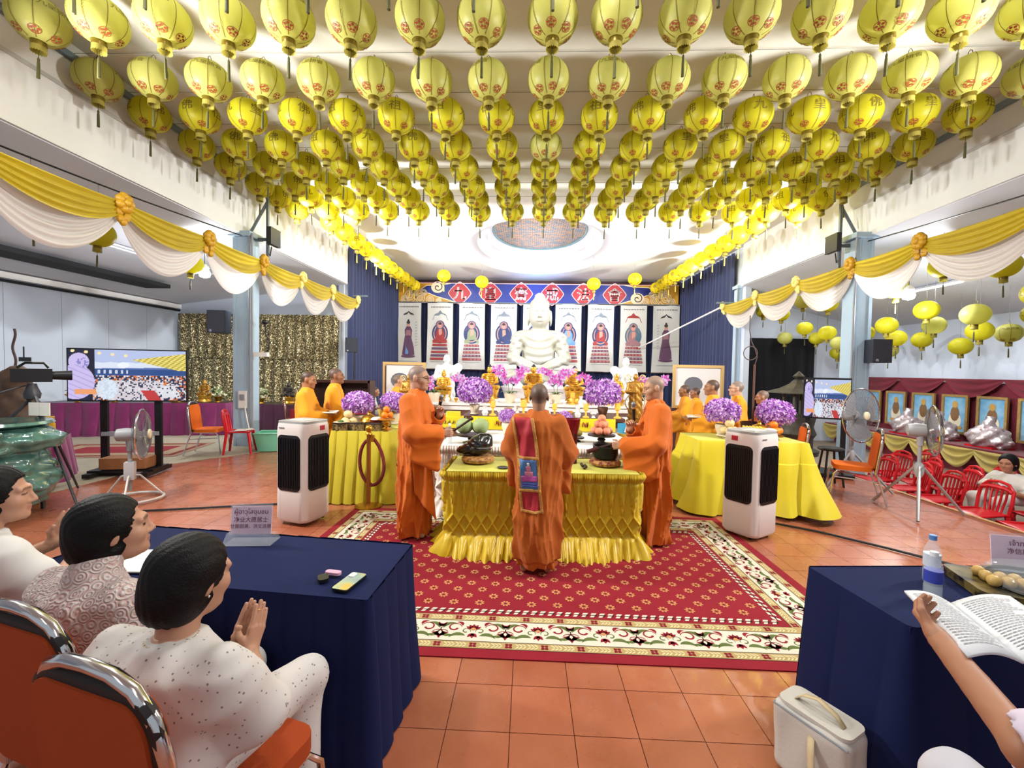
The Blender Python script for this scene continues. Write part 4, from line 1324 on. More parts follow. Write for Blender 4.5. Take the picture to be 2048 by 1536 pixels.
def tri(a): return np.abs(a - np.round(a)) * 2          # 0 at integers .. 1 between
def smocked(sp, flare=.13):
    def f(s, v, L):
        q = s / sp; c = (q - np.floor(q)) * 2 - 1
        w = np.clip(1.08 - .98 * (v / .52) ** 1.15, .05, 1.1)
        ins = 1 / (1 + np.exp((np.abs(c) - w) / .05))
        A = .004 + ins * (.042 * (1 - .5 * np.abs(c) / w) + .010 * np.cos(c / w * pi * 5))
        shell = np.exp(-((v - .05) / .035) ** 2) * .022 * (.35 + .65 * np.abs(np.cos(c * pi * 2.5))) * (np.abs(c) < .93)
        A = A + shell - .012 * np.exp(-((v - .115) / .018) ** 2)
        r = (v - .52) / .11
        rid = np.maximum(np.exp(-(tri(q + .5 + r * .5) / .2) ** 2), np.exp(-(tri(q + .5 - r * .5) / .2) ** 2))
        B = .004 + .03 * rid
        p = np.clip((v - .76) / .24, 0, 1)
        C = .012 + flare * p ** 1.25 * (1 + .35 * np.sin(s * 7)) + (.016 + .05 * p) * (np.abs(np.sin(q * pi * .8 + 1.6 * np.sin(s * 5) + 1.5 * p)) + .7 * np.abs(np.sin(q * pi * 1.7 + 2 * np.sin(s * 3.3))) - .7) * np.minimum(1, p * 4)
        a = 1 / (1 + np.exp((v - .52) / .008)); b = 1 / (1 + np.exp((v - .77) / .012))
        return a * A + (1 - a) * b * B + (1 - b) * C
    return f
def pleats(lam, amp, flare=0.0, seed=0, sharp=.5):
    r = np.random.RandomState(seed); ph = r.uniform(0, 6, 4)
    def f(s, v, L):
        q = s / lam + .12 * np.sin(s * 3 + ph[0]) + .06 * np.sin(v * 3 + s * 5)
        w = np.abs(np.sin(q * pi)) ** sharp
        return .006 + amp * w * (.35 + .65 * v ** .6) + flare * v ** 1.4 * (1 + .4 * np.sin(s * 2.3 + ph[1]))
    return f
def folded(lam, depth, flare=0.0, seed=0):
    """box pleats: flat panels with narrow recessed joints"""
    r = np.random.RandomState(seed); ph = r.uniform(0, 6, 3)
    def f(s, v, L):
        q = s / lam + .05 * np.sin(s * 2.1 + ph[0]); c = q - np.floor(q)
        saw = c * depth + .4 * depth * np.sin(c * pi)
        return .005 + saw * (.3 + .7 * v) + flare * v * (1 + .5 * np.sin(s * 2 + ph[1])) + .01 * v * np.sin(s * 6 + v * 3)
    return f
M_ysat = mat('lemon_satin', 'cfae12', .34, sheen=.2, var=(5, .08))
M_yclo = mat('yellow_table_cloth', 'b8a81a', .7, sheen=.15, var=(4, .06))
M_ytop = mat('yellow_table_top_cloth', 'c2bf5a', .6)
M_wsat = mat('white_satin', 'dfd3c8', .38, sheen=.2)
M_wood = mat('dark_table_wood', '4a2a20', .45, var=(8, .2))
M_leg = mat('steel_table_leg', '6e7072', .4, metal=.6)
def table(label, corners, z, skirt, ms, mt, flare_top=.0, nv=80, du=.008, closed=True, sname='skirt', zfn=None, loc=None):
    """corners in plan counter-clockwise seen from above"""
    cx = sum(c[0] for c in corners) / len(corners); cy = sum(c[1] for c in corners) / len(corners)
    t = thing('table', label, 'table', (cx, cy, 0))
    C = [(x - cx, y - cy) for x, y in corners]
    MB().prism(C, z - .025, z).build('table_top', mt, t, 0)
    for x, y in C: MB().cyl((x * .93, y * .9, 0.0), (x * .93, y * .9, z - .03), .018, seg=8).build('leg', M_leg, t)
    n = len(C); st = 2 if n == 4 else 0
    path = [C[(i + 3) % n] for i in range(n)]
    link(sname, skirt_mesh(sname, path, z + .004, skirt, ms, du, nv, closed=closed, zfn=zfn), t)
    return t
FT = table('narrow table with gathered lemon yellow satin skirt at the front of the altar', [(-.74, 3.95), (1.06, 4.01), (1.06, 4.66), (-.74, 4.66)], .77, smocked(.1045), M_ysat, M_ytop, nv=120, du=.0065)
LT = table('yellow skirted offering table on the left, behind the brass barrier post', [(-2.50, 5.42), (-1.74, 5.42), (-1.74, 7.1), (-2.50, 7.1)], .90, folded(.145, .05, .10, 3), M_yclo, M_ytop)
def billow(s, v, L):
    return .01 + .10 * np.abs(np.sin(s * 9 + 1.3 * np.sin(s * 3) + v)) ** .7 * v ** .7 + .03 * np.sin(s * 23 + v * 2) * v + v ** 1.3 * (.12 + .10 * np.sin(s * 2.6 + 2.2) + .05 * np.sin(s * 5 + v * 4))
def lift(s, v, z): return z + .10 * v * (0.5 + .5 * np.sin(s * 2.6 + 2.0)) * (v > .3)
RT = table('yellow draped offering table with billowing cloth on the right', [(2.12, 5.32), (3.40, 5.28), (3.40, 5.98), (2.12, 5.98)], .90, billow, mat('bright_yellow_cloth', 'cdbc14', .6, sheen=.15), M_ytop, zfn=lift)
WT = table('white satin skirted table in the middle of the altar', [(-1.04, 5.0), (1.50, 5.0), (1.50, 6.3), (-1.04, 6.3)], .82, smocked(.16, .05), M_wsat, mat('white_table_cloth', 'e2e0dc', .6))
WT2 = table('white skirted table behind the right yellow table', [(1.62, 6.05), (2.0, 6.05), (2.0, 8.0), (1.62, 8.0)], .88, pleats(.13, .03, .12), mat('white_table_cloth', 'e2e0dc', .6), MATS['white_table_cloth'])
def simple_table(label, c, size, m, legs=True):
    t = thing('table', label, 'table', (c[0], c[1], 0))
    MB().box((0, 0, size[2] - .025), (size[0], size[1], .05)).build('table_top', m, t, 0)
    MB().box((0, 0, size[2] - .1), (size[0] - .08, size[1] - .08, .1)).build('apron', m, t, 0)
    for sx in (-1, 1):
        for sy in (-1, 1): MB().box((sx * (size[0] / 2 - .06), sy * (size[1] / 2 - .06), size[2] / 2 - .03), (.07, .07, size[2] - .06)).build('leg', m, t, 0)
    return t
AT = simple_table('dark wooden altar table behind the white satin table', (.25, 7.0), (2.5, .8, 1.0), M_wood)
fr = thing('altar_frontal', 'yellow lettered cloth hung along the front of the altar table', 'cloth', (.25, 6.57, 1.0))
link('cloth', curtain_mesh('cloth', [(-1.1, .0), (1.1, .0)], -.2, .0, .006, .2, mat('yellow_frontal', 'd8c414', .6), nv=3), fr)
for i in range(9):
    mb = MB()
    for q in range(5): v, f = leaf((-.9 + i * .22 + .05 * sin(q * 2.1 + i), -.14), (-.9 + i * .22 + .05 * cos(q * 1.7 + i), -.05), .008, 0); mb.add([(x, -.015, z) for x, z, k in v], f)
    mb.build('brush_mark', mat('dark_red_lettering', '8a2a1a', .6), fr, 0)['kind'] = 'stuff'
HT = simple_table('long white cloth covered high altar before the great statue', (.25, 9.7), (5.2, 1.7, 1.02), MATS['white_table_cloth'])
HT2 = simple_table('rear white altar tier behind the gold seated statues', (.25, 11.5), (6.6, 1.6, .75), MATS['white_table_cloth'])

# ================================================================== statues
def buddha_sdf(P, crown=False, detail=True, hs=1.0):
    """seated figure of unit height facing -y, base at z = 0"""
    X, Y, Z = P; P = (X, -Y, Z); Yf = -Y
    ax = np.abs(X)
    Q = (ax, Yf, Z)
    d = ell(P, (0, .03, .10), (.40, .25, .10))
    d = su(d, ell(Q, (.30, .10, .095), (.15, .17, .085)), .06)
    d = su(d, cap(P, (-.24, .2, .12), (.24, .22, .12), .055), .05)
    d = su(d, ell(P, (0, -.02, .36), (.19, .135, .25)), .06)
    d = su(d, cap(Q, (0, -.01, .575), (.2, -.01, .56), .085), .06)
    d = su(d, cap(Q, (.245, -.01, .55), (.30, .05, .31), .075, .07), .04)
    d = su(d, cap(Q, (.30, .05, .31), (.07, .24, .215), .062, .045), .035)
    d = su(d, ell(P, (0, .245, .205), (.10, .055, .04)), .03)
    if detail:
        k = np.sqrt(X ** 2 + (Z - .72) ** 2)
        d = d - .006 * np.sin(k * 75) * (Z < .56) * (Z > .2) * (Yf > 0)
        d = d - .005 * np.sin(Z * 90 + ax * 30) * (Z < .2)
        d = d - .006 * np.sin((ax * .5 + Z) * 80) * (ax > .2) * (Z > .2)
        d = ss(d, cap(P, (0, .14, .62), (0, .165, .40), .045, .02), .02)
    P = (X / hs, Yf / hs, (Z - .64) / hs + .64); Q = (np.abs(P[0]), P[1], P[2]); Z = P[2]
    d = su(d, cap(P, (0, 0, .62), (0, .005, .72), .062), .03)
    d = su(d, ell(P, (0, .01, .79), (.098, .108, .125)), .02)
    d = su(d, ell(P, (0, .035, .735), (.078, .08, .07)), .03)
    d = su(d, ell(Q, (.103, -.005, .755), (.014, .028, .075)), .01)
    d = su(d, cap(P, (0, .112, .81), (0, .134, .765), .010, .018), .008)
    d = su(d, cap(Q, (.015, .108, .825), (.07, .085, .826), .009), .01)
    d = ss(d, ell(Q, (.042, .118, .80), (.028, .024, .013)), .006)
    d = su(d, ell(Q, (.042, .088, .798), (.022, .014, .009)), .004)
    d = ss(d, ell(P, (0, .122, .742), (.026, .018, .007)), .005)
    d = su(d, ell(P, (0, .112, .722), (.034, .016, .010)), .005)
    d = ss(d, ell(P, (0, .12, .704), (.03, .014, .007)), .006)
    if crown:
        d = su(d, cap(P, (0, .02, .87), (0, .0, .93), .1, .07), .02)
        d = su(d, ell(P, (0, 0, .985), (.035, .035, .05)), .015)
        d = d - .008 * np.maximum(0, np.sin(np.arctan2(X, Yf) * 9)) * (Z > .87)
    else:
        d = su(d, ell(P, (0, -.01, .88), (.092, .10, .06)), .02)
        d = su(d, ell(P, (0, -.012, .935), (.052, .055, .055)), .02)
        if detail: d = d - .0035 * np.sin(X * 190) * np.sin(Z * 190) * (Z > .845)
    return d
_BC = {}
def buddha_mesh(m, vox, crown=False, hs=1.0):
    k = (m.name, vox, crown, hs)
    if k not in _BC:
        V, F = snet(lambda X, Y, Z: buddha_sdf((X, Y, Z), crown, True, hs), (-.5, -.36, -.03), (.5, .26, .64 + .42 * hs), vox)
        _BC[k] = np_mesh('figure', V, F, m)
    return _BC[k]
def lotus(t, r, h, m, n=16, z0=0.0):
    MB().lathe([(r * .92, z0), (r, z0 + h * .1), (r * .8, z0 + h * .4), (r * .85, z0 + h * .6), (r * .98, z0 + h * .95), (r * .9, z0 + h)], 28).build('pedestal', m, t)
    for ring, (zz, tilt, sc) in enumerate(((h * .42, .5, 1.0), (h * .62, .25, .9))):
        mb = MB()
        mb.grid(lambda u, v: ((u - .5) * r * .44 * sin(pi * min(1, v * .85 + .12)) * sc, -(.0 + .22 * v * v * tilt * r + .03 * r * cos((u - .5) * pi)), v * h * .55), 4, 5)
        me = mb.mesh('petal', m, 180)
        for i in range(n):
            a = 2 * pi * (i + ring * .5) / n
            link('petal', me, t, (r * .84 * cos(a), r * .84 * sin(a), z0 + zz), (0, 0, a + pi / 2))
M_marble = mat('white_marble', 'c6c6c4', .35, var=(3, .03))
M_gold = mat('polished_gold', 'd8a23a', .32, metal=.55, var=(14, .2))
M_goldd = mat('aged_gold', 'a8782c', .4, metal=.5, var=(20, .35))
M_hair = mat('dark_blue_hair_paint', '2c2c34', .6)
gs = thing('buddha_statue', 'colossal seated white marble statue before the hanging scrolls', 'statue', (.42, 16.9, 0))
link('figure', buddha_mesh(mat('cream_marble', 'a3a29d', .35, col2='98947e', var=(5, .5)), .0085, False, 1.26), gs, (0, 0, 1.12), None, 3.36)
lotus(gs, 1.5, 1.12, M_marble)
MB().lathe([(1.6, 0), (1.6, .12), (1.5, .14)], 32).build('plinth', M_marble, gs)
# standing attendants with pearl lamps
def standing_sdf(P, sx):
    X, Y, Z = P; P = (X, -Y, Z); Yf = -Y
    d = column_sdf(P, [(.0, .17, .13, 0, 0), (.25, .15, .12, 0, 0), (.6, .135, .105, 0, 0), (.72, .15, .10, 0, 0), (.80, .13, .08, 0, 0), (.84, .05, .05, 0, 0)], lambda th, z: .008 * np.sin(9 * th + 4 * z) * (z < .7))
    d = d - .006 * np.sin(60 * (Z * .7 + X * .7))
    Q = (np.abs(X), Yf, Z)
    d = su(d, cap(Q, (.14, 0, .78), (.18, .02, .60), .05, .05), .03)
    d = su(d, su(cap(P, (.18 * sx, .02, .60), (.2 * sx, .13, .70), .045, .03), cap(P, (-.18 * sx, .02, .6), (-.02 * sx, .14, .60), .045, .03), .02), .02)
    d = su(d, cap(P, (0, 0, .82), (0, 0, .88), .036), .02)
    d = su(d, ell(P, (0, .01, .925), (.052, .058, .07)), .015)
    d = su(d, ell(P, (0, -.005, .975), (.045, .05, .03)), .02)
    d = su(d, ell(Q, (.054, 0, .905), (.008, .015, .036)), .008)
    return su(d, cap(P, (0, .066, .925), (0, .074, .905), .005, .008), .008)
for x, sx, l in ((-2.5, 1, 'left'), (2.98, -1, 'right')):
    t = thing('standing_statue', 'white standing robed statue holding a pearl lamp, %s of the altar' % l, 'statue', (x, 13.2, 0.0))
    V, F = snet(lambda X, Y, Z: standing_sdf((X, Y, Z), sx), (-.3, -.3, -.02), (.3, .24, 1.03), .012)
    link('figure', np_mesh('figure', V, F, M_marble), t, (0, 0, .35), None, 1.8)
    MB().lathe([(.42, 0), (.42, .2), (.36, .25), (.4, .35), (.34, .36)], 24).build('pedestal', M_marble, t)
    MB().sphere((sx * .4, -.3, 1.76), .13, 16, 12).build('pearl_lamp', mat('white_lamp_globe', 'f6f2ea', .3, emis='fff4e0', estr=.6), t)
    MB().cyl((sx * .38, -.26, 1.55), (sx * .4, -.3, 1.65), .05, .07).build('lamp_cup', M_marble, t)
# golden seated statues on lotus thrones
def gold_statue(label, x, y, z, hgt, crown=False, m=None, name='gold_statue', vox=.016):
    t = thing(name, label, 'statue', (x, y, z))
    hb = hgt * .34; hf = hgt * .66
    lotus(t, hf * .40, hb, m or M_gold, 10)
    link('figure', buddha_mesh(m or M_gold, vox, crown), t, (0, 0, hb - .01), None, hf)
    if not crown:
        mb = MB(); mb.sphere((0, .01 * hf, hb + .885 * hf), (.094 * hf, .10 * hf, .065 * hf), 12, 8); mb.sphere((0, .012 * hf, hb + .94 * hf), (.053 * hf, .056 * hf, .056 * hf), 10, 6)
        mb.build('hair', M_hair, t)
    return t
gold_statue('gold seated statue on lotus throne, left of the three on the high altar', -.83, 9.4, 1.02, .82)
gold_statue('gold seated statue on lotus throne, middle of the three on the high altar', .13, 9.4, 1.02, .84)
gold_statue('gold seated statue on lotus throne, right of the three on the high altar', 1.02, 9.4, 1.02, .82)
gold_statue('small crowned gold statue beside the left standing statue', -1.86, 9.5, 1.02, .68, True)
gold_statue('small crowned gold statue beside the right standing statue', 1.95, 9.5, 1.02, .66, True)
def guardian(label, x, y, z, h):
    t = thing('guardian_statue', label, 'statue', (x, y, z))
    V, F = snet(lambda X, Y, Z: standing_sdf((X, Y, Z), 1), (-.3, -.3, -.02), (.3, .24, 1.03), .016)
    link('figure', np_mesh('figure', V, F, M_goldd), t, (0, 0, .06), None, h)
    mb = MB(); r = random.Random(int(x * 10))
    for s in (-1, 1):
        mb.tube([(s * h * (.12 + .10 * sin(i * .5)), .03, h * (.25 + .8 * i / 14)) for i in range(15)], h * .012, 6)
        mb.tube([(s * h * .16 + h * .06 * cos(i * .6), .03, h * 1.0 + h * .06 * sin(i * .6)) for i in range(11)], h * .012, 6)
    mb.build('ribbon', mat('pale_gold_ribbon', 'd8c48a', .4, metal=.5), t)
    MB().lathe([(h * .2, 0), (h * .2, .03), (h * .14, .06)], 16).build('base', M_goldd, t)
guardian('slender gilt guardian figure with curling ribbons beside the singing monk', 1.82, 7.3, .88, .75)
guardian('slender gilt guardian figure with curling ribbons behind the spectacled monk', -1.92, 6.9, .90, .66)
# framed pictures standing at the ends of the altar
for x, y, w, h, l in ((3.75, 9.6, 1.1, .95, 'gold framed ink picture behind the singing monk'), (-2.72, 9.4, .95, .9, 'gold framed ink picture behind the left hand monks')):
    t = thing('framed_picture', l, 'picture', (x, y, .95))
    MB().box((0, .02, h / 2), (w - .06, .02, h - .06)).build('print', mat('ink_print_paper', 'e8e6e4', .6), t, 0)
    for c, s in (((0, 0, h - .03), (w, .05, .06)), ((0, 0, .03), (w, .05, .06)), ((-w / 2 + .03, 0, h / 2), (.06, .05, h - .121)), ((w / 2 - .03, 0, h / 2), (.06, .05, h - .121))):
        MB().box(c, s).build('frame', mat('pale_gold_frame', 'c9a86a', .4, metal=.4), t, 0)
    mb = MB()
    mb.poly([(-.1 + .2 * cos(a), -.002, h * .55 + .17 * sin(a)) for a in np.linspace(0, 2 * pi, 16)[:-1]][::-1]); mb.build('ink_wash', mat('ink_grey', '6a6e78', .6), t, 0)
    MB().box((0, .1, -.05), (w * 1.05, .35, .1)).build('shelf', M_wood, t, 0)
    for s in (-1, 1): MB().box((s * w * .42, .1, -.52), (.06, .3, .86)).build('leg', M_wood, t, 0)
# ================================================================== flowers, fruit and offerings
M_pur = mat('purple_orchid_petal', 'a85fc0', .6, transl=.3); M_pur2 = mat('pale_orchid_petal', 'd9b8e4', .6, transl=.3); M_pink = mat('magenta_orchid_petal', 'd862c4', .6, transl=.3)
M_green = mat('leaf_green', '4f6a2e', .6, var=(8, .2)); M_pot = mat('cream_ceramic', 'd9c8ae', .35); M_potb = mat('brown_ceramic', '6a4630', .4)
def blossom(mb, c, n, size, r, mats=2):
    n = Vector(n).normalized(); q = n.to_track_quat('Z', 'Y').to_matrix()
    tw = r.uniform(0, 6.28)
    for k in range(5):
        a = tw + 2 * pi * k / 5; l = size * r.uniform(.8, 1.15); w = size * .3
        d = Vector((cos(a), sin(a), .55)); s = Vector((-sin(a), cos(a), 0))
        mb.cur = 0 if r.random() < .54 else 1
        pts = [Vector((0, 0, 0)), d * l * .5 + s * w, d * l, d * l * .5 - s * w]
        mb.add([Vector(c) + q @ p for p in pts], [(0, 1, 2, 3)])
def ball_mesh(seed, R, nb, ms, squash=.8, size=.04):
    r = random.Random(seed); mb = MB()
    for i in range(nb):
        zz = 1 - 1.72 * (i + .5) / nb; a = i * 2.399963; rr = sqrt(max(0, 1 - zz * zz)); k = R * r.uniform(.80, 1.06)
        blossom(mb, (k * rr * cos(a), k * rr * sin(a), k * zz * squash), (rr * cos(a) + r.uniform(-.3, .3), rr * sin(a) + r.uniform(-.3, .3), zz), size * r.uniform(.8, 1.25), r)
    return mb.mesh('blossoms', ms, 0)
BALLS = [ball_mesh(i, .215, 420, [M_pur, M_pur2], .8) for i in range(2)]
def flower_ball(label, loc, sc=1.0, seed=0, pot=M_pot, ph=.16):
    t = thing('flower_arrangement', label, 'flowers', loc)
    MB().lathe([(.05, 0), (.07, .01), (.055, .03), (.085, ph * .8), (.08, ph), (.065, ph * .95)], 20).build('vase', pot, t)
    MB().sphere((0, 0, ph + .16 * sc), (.15 * sc, .15 * sc, .13 * sc), 14, 10).build('greenery', M_green, t)
    o = link('blossoms', BALLS[seed % 2], t, (0, 0, ph + .17 * sc), (0, 0, seed * 1.3), sc); o['kind'] = 'stuff'
    return t
flower_ball('round purple orchid bouquet on the left yellow table, beside the pale pears', (-2.33, 5.85, .90), .92, 0)
flower_ball('round purple orchid bouquet on the left yellow table, beside the oranges', (-1.94, 6.2, .90), .86, 1)
flower_ball('large purple orchid bouquet on the altar, left of the praying monk', (-.84, 6.85, 1.0), 1.2, 2)
flower_ball('large purple orchid bouquet on the altar, right of the praying monk', (1.20, 6.85, 1.0), 1.22, 3, M_potb)
flower_ball('round purple orchid bouquet on the right yellow table, behind the pears', (2.56, 5.72, .90), .94, 4)
flower_ball('round purple orchid bouquet on the right yellow table, beside the oranges', (3.20, 5.66, .90), .94, 5)
flower_ball('small purple orchid posy before the praying monk, left side', (-.27, 6.0, .82), .55, 6)
flower_ball('small purple orchid posy before the praying monk, right side', (.52, 6.0, .82), .5, 7)
# tall moth orchids
def orchid(label, loc, h, seed, m=M_pink, ns=2, pot=M_pot):
    r = random.Random(seed); t = thing('potted_orchid', label, 'flowers', loc)
    MB().lathe([(.09, 0), (.13, .18), (.12, .2), (.1, .19)], 18).build('pot', pot, t)
    for k in range(7):
        a = 6.28 * k / 7; mb = MB()
        mb.grid(lambda u, v: (cos(a) * (.04 + .2 * v) - sin(a) * (u - .5) * .08 * sin(pi * v * .9 + .2), sin(a) * (.04 + .2 * v) + cos(a) * (u - .5) * .08 * sin(pi * v * .9 + .2), .2 + .16 * v - .14 * v * v), 2, 5)
        mb.build('leaf', M_green, t, 180)
    for k in range(ns):
        s = (-1, 1)[k % 2]; mb = MB(); path = []
        for i in range(12):
            q = i / 11; path.append((s * (.03 + .26 * q ** 2), (.05 * k - .03), .2 + h * (q - .28 * q ** 3)))
        mb.tube(path, .006, 5); mb.build('stem', M_green, t)
        fb = MB()
        for i in range(4, 12):
            for j in range(2):
                p = path[i]; blossom(fb, (p[0] + r.uniform(-.07, .07), p[1] - .03, p[2] + r.uniform(-.08, .04)), (r.uniform(-.4, .4), -1, .1), .085, r)
        o = fb.build('flower_spray', [m, M_pur2], t, 0); o['kind'] = 'stuff'
    return t
orchid('tall magenta moth orchid left of the middle gold statue', (-.36, 9.15, 1.02), .72, 1); orchid('tall magenta moth orchid right of the middle gold statue', (.60, 9.15, 1.02), .72, 2)
orchid('slim pink orchid before the left standing statue', (-1.95, 8.95, 1.02), .52, 3, ns=1); orchid('slim pink orchid before the right standing statue', (2.55, 8.95, 1.02), .5, 4, ns=2)
orchid('pink orchid behind the large left bouquet', (-1.2, 9.05, 1.02), .50, 5, ns=1); orchid('pink orchid behind the large right bouquet', (1.42, 9.05, 1.02), .52, 6, ns=1)

def fruit_mesh(rad, m, squash=.92, seed=0, dimple=True):
    mb = MB(); p = []
    for j in range(13):
        t = -pi / 2 + pi * j / 12; r_ = rad * cos(t); z = rad * squash * sin(t)
        if dimple and j > 10: z -= rad * .12 * (j - 10) / 2
        p.append((max(r_, 0.0001), z))
    mb.lathe(p, 16); mb.cyl((0, 0, rad * squash * .8), (rad * .1, 0, rad * squash * 1.08), rad * .06, rad * .05, seg=5)
    return mb.mesh('fruit', m, 60)
M_pomelo = mat('pomelo_skin', '8fa06a', .55, var=(20, .1), bump=(150, .2)); M_pear = mat('pale_pear_skin', 'd8c08a', .5, var=(10, .08)); M_or = mat('orange_peel', 'e07a12', .45, bump=(200, .15))
M_apple = mat('red_apple_skin', 'c0443a', .4, col2='d8a06a', var=(4, .7)); M_gpear = mat('green_yellow_fruit', 'b8a84a', .5); M_peach = mat('peach_skin', 'd89a72', .55, col2='c05a48', var=(3, .6))
def pile(name, label, group, base, pts, rad, m, dimple=True):
    me = fruit_mesh(rad, m, .94, 0, dimple)
    for i, (x, y, z) in enumerate(pts):
        o = link(name, me, None, (base[0] + x, base[1] + y, base[2] + z), (random.uniform(-.3, .3), random.uniform(-.3, .3), random.uniform(0, 6)))
        tag(o, label if isinstance(label, str) else label[i], 'fruit', group)
def stand(label, loc, r, h, m, name='offering_stand'):
    t = thing(name, label, 'stand', loc)
    MB().lathe([(r * .6, 0), (r * .62, .012), (r * .25, .03), (r * .2, h * .6), (r * .3, h * .75), (r, h - .015), (r, h), (r * .9, h - .006), (.001, h - .008)], 28).build('dish', m, t)
    MB().ring((0, 0, h * .5), r * .24, .012, 20, 6).build('knop', m, t)
    return t
M_darkp = mat('dark_lacquer', '2c2622', .35)
stand('dark pedestal dish carrying two green pomelos', (-.66, 5.2, .82), .19, .11, M_darkp)
pile('pomelo', ['green pomelo on the dark dish, left one', 'green pomelo on the dark dish, right one'], 'pomelos on the dish', (-.66, 5.2, .93), [(-.098, 0, .10), (.098, 0, .10)], .105, M_pomelo)
def triple(base, r): return [(r * cos(a), r * sin(a), r) for a in (.3, 2.4, 4.5)] + [(0, 0, r * 2.55)]
def six(r): return [(r * 1.12 * cos(a), r * 1.12 * sin(a), r) for a in (.5, 1.76, 3.01, 4.27, 5.53)] + [(0, 0, r * 1.1)]
pile('pear', 'pale round pear stacked on the left yellow table', 'pears on the left table', (-2.36, 5.58, .95), triple(0, .058), .056, M_pear)
stand('pink dish under the pale pears on the left table', (-2.36, 5.58, .90), .12, .05, mat('pink_ceramic', 'cfa79a', .4))
stand('tall amber dish of oranges on the left table', (-1.86, 5.62, .90), .11, .15, mat('amber_lacquer', 'c07a1e', .35))
pile('orange', 'orange stacked in the tall amber dish on the left table', 'oranges on the left table', (-1.86, 5.62, 1.05), triple(0, .046), .045, M_or, False)
stand('brass dish of oranges on the right table', (3.10, 5.5, .90), .11, .06, mat('brass', 'b8892e', .3, metal=.9))
pile('orange', 'orange stacked in the brass dish on the right table', 'oranges on the right table', (3.10, 5.5, .96), triple(0, .052) + [(.1, .06, .05)], .05, M_or, False)
pile('pear', 'pale round pear stacked on the right yellow table', 'pears on the right table', (2.58, 5.55, .94), triple(0, .06), .058, M_pear)
stand('cream dish under the pears on the right table', (2.58, 5.55, .90), .13, .045, M_pot)
stand('dark pedestal dish of peaches right of the praying monk', (.93, 5.35, .82), .17, .12, M_darkp)
pile('peach', 'red and yellow peach in the pyramid right of the praying monk', 'peaches in a pyramid', (.93, 5.35, .94), [(.088 * cos(a), .088 * sin(a), .05) for a in np.linspace(0, 6.28, 7)[:-1]] + [(.045 * cos(a), .045 * sin(a), .128) for a in (.6, 2.7, 4.8)] + [(0, 0, .20)], .052, M_peach)
stand('small dish of green mangoes beside the incense cylinder', (.62, 5.5, .82), .12, .06, M_darkp)
pile('mango', 'yellow green fruit heaped beside the red incense cylinder', 'fruit beside the incense cylinder', (.62, 5.5, .88), triple(0, .05) + [(.02, .07, .12)], .048, M_gpear)
# front table: wooden fish, singing bowl, incense cylinder, tassels
M_fish = mat('black_lacquer_wood', '121214', .22, coat=.6)
wf = thing('wooden_fish', 'black carved wooden fish drum on a brocade cushion', 'drum', (-.49, 4.36, .77))
def fish(X, Y, Z):
    P = (X, Y, Z)
    d = su(ell(P, (.02, 0, .125), (.13, .115, .1)), ell(P, (-.09, 0, .08), (.12, .08, .055)), .06)
    d = su(d, cap(P, (.03, 0, .2), (.10, 0, .2), .04), .05)
    d = su(d, ell(P, (-.17, 0, .06), (.05, .035, .032)), .03)
    d = ss(d, rboxd(P, (.06, 0, .105), (.12, .2, .008), .006), .012)
    return d - .004 * np.sin(X * 60 + 4 * np.sin(Z * 40)) * (X < .02)
V, F = snet(fish, (-.26, -.16, 0), (.2, .16, .27), .006); link('drum_body', np_mesh('drum_body', V, F, M_fish), wf, (0, 0, .055))
M_cush = mat('brown_gold_brocade', '7a4a2a', .6, col2='c09048', var=(28, .25))
MB().lathe([(.0, .0), (.12, .0), (.165, .02), (.17, .045), (.15, .07), (.08, .075), (0, .065)], 28).build('cushion', M_cush, wf)
sb = thing('singing_bowl', 'black metal singing bowl on a red brocade cushion', 'bowl', (.80, 4.36, .77))
MB().lathe([(.0, .055), (.07, .06), (.115, .085), (.128, .13), (.125, .19), (.13, .20), (.118, .205), (.112, .19), (.115, .13), (.1, .09), (0, .075)], 32).build('bowl', mat('dark_bronze', '26282c', .35, metal=.7), sb)
MB().lathe([(.0, .0), (.11, .0), (.155, .02), (.16, .04), (.14, .065), (.07, .07), (0, .06)], 28).build('cushion', mat('red_gold_brocade', '6a1c1c', .6, col2='b0803a', var=(28, .22)), sb)
ic = thing('incense_cylinder', 'tall red topped wooden incense cylinder right of the praying monk', 'vessel', (.47, 4.44, .77))
MB().lathe([(.0, 0), (.058, 0), (.055, .03), (.05, .2), (.052, .30), (.06, .31)], 20).build('stem', mat('red_brown_wood', '4a1e16', .4), ic)
MB().lathe([(.06, .31), (.075, .38), (.085, .46), (.078, .46), (.065, .36), (0, .33)], 20).build('cup', mat('clear_red_glass', '8a1420', .15, trans=.4), ic)
for i in range(12):
    a = i * .55; MB().cyl((.05 * cos(a), .05 * sin(a), .2), (.055 * cos(a), .055 * sin(a), .312), .004, seg=5).build('bead', mat('red_bead', '7a1620', .3), ic)
vz = thing('vase', 'amber glass vase with red ribbon beside the wooden fish', 'vase', (-.16, 4.50, .77))
MB().lathe([(.0, 0), (.05, .0), (.06, .03), (.072, .09), (.06, .15), (.04, .185), (.055, .22), (.05, .222), (.036, .19), (0, .02)], 24).build('vessel', mat('amber_glass', 'c2931c', .12, trans=.35), vz)
MB().ring((0, 0, .185), .042, .008, 20, 6).build('ribbon', mat('red_ribbon', '9a2420', .6), vz)
tsl = thing('bead_tassel', 'small brown bead tassel lying by the incense cylinder', 'beads', (.565, 4.2, .77))
for i in range(9): MB().sphere((.02 * sin(i * 2.1) , .012 * i - .05, .016 + .008 * (i % 3)), .015, 8, 6).build('bead', mat('brown_bead', '3a2a18', .4), tsl)
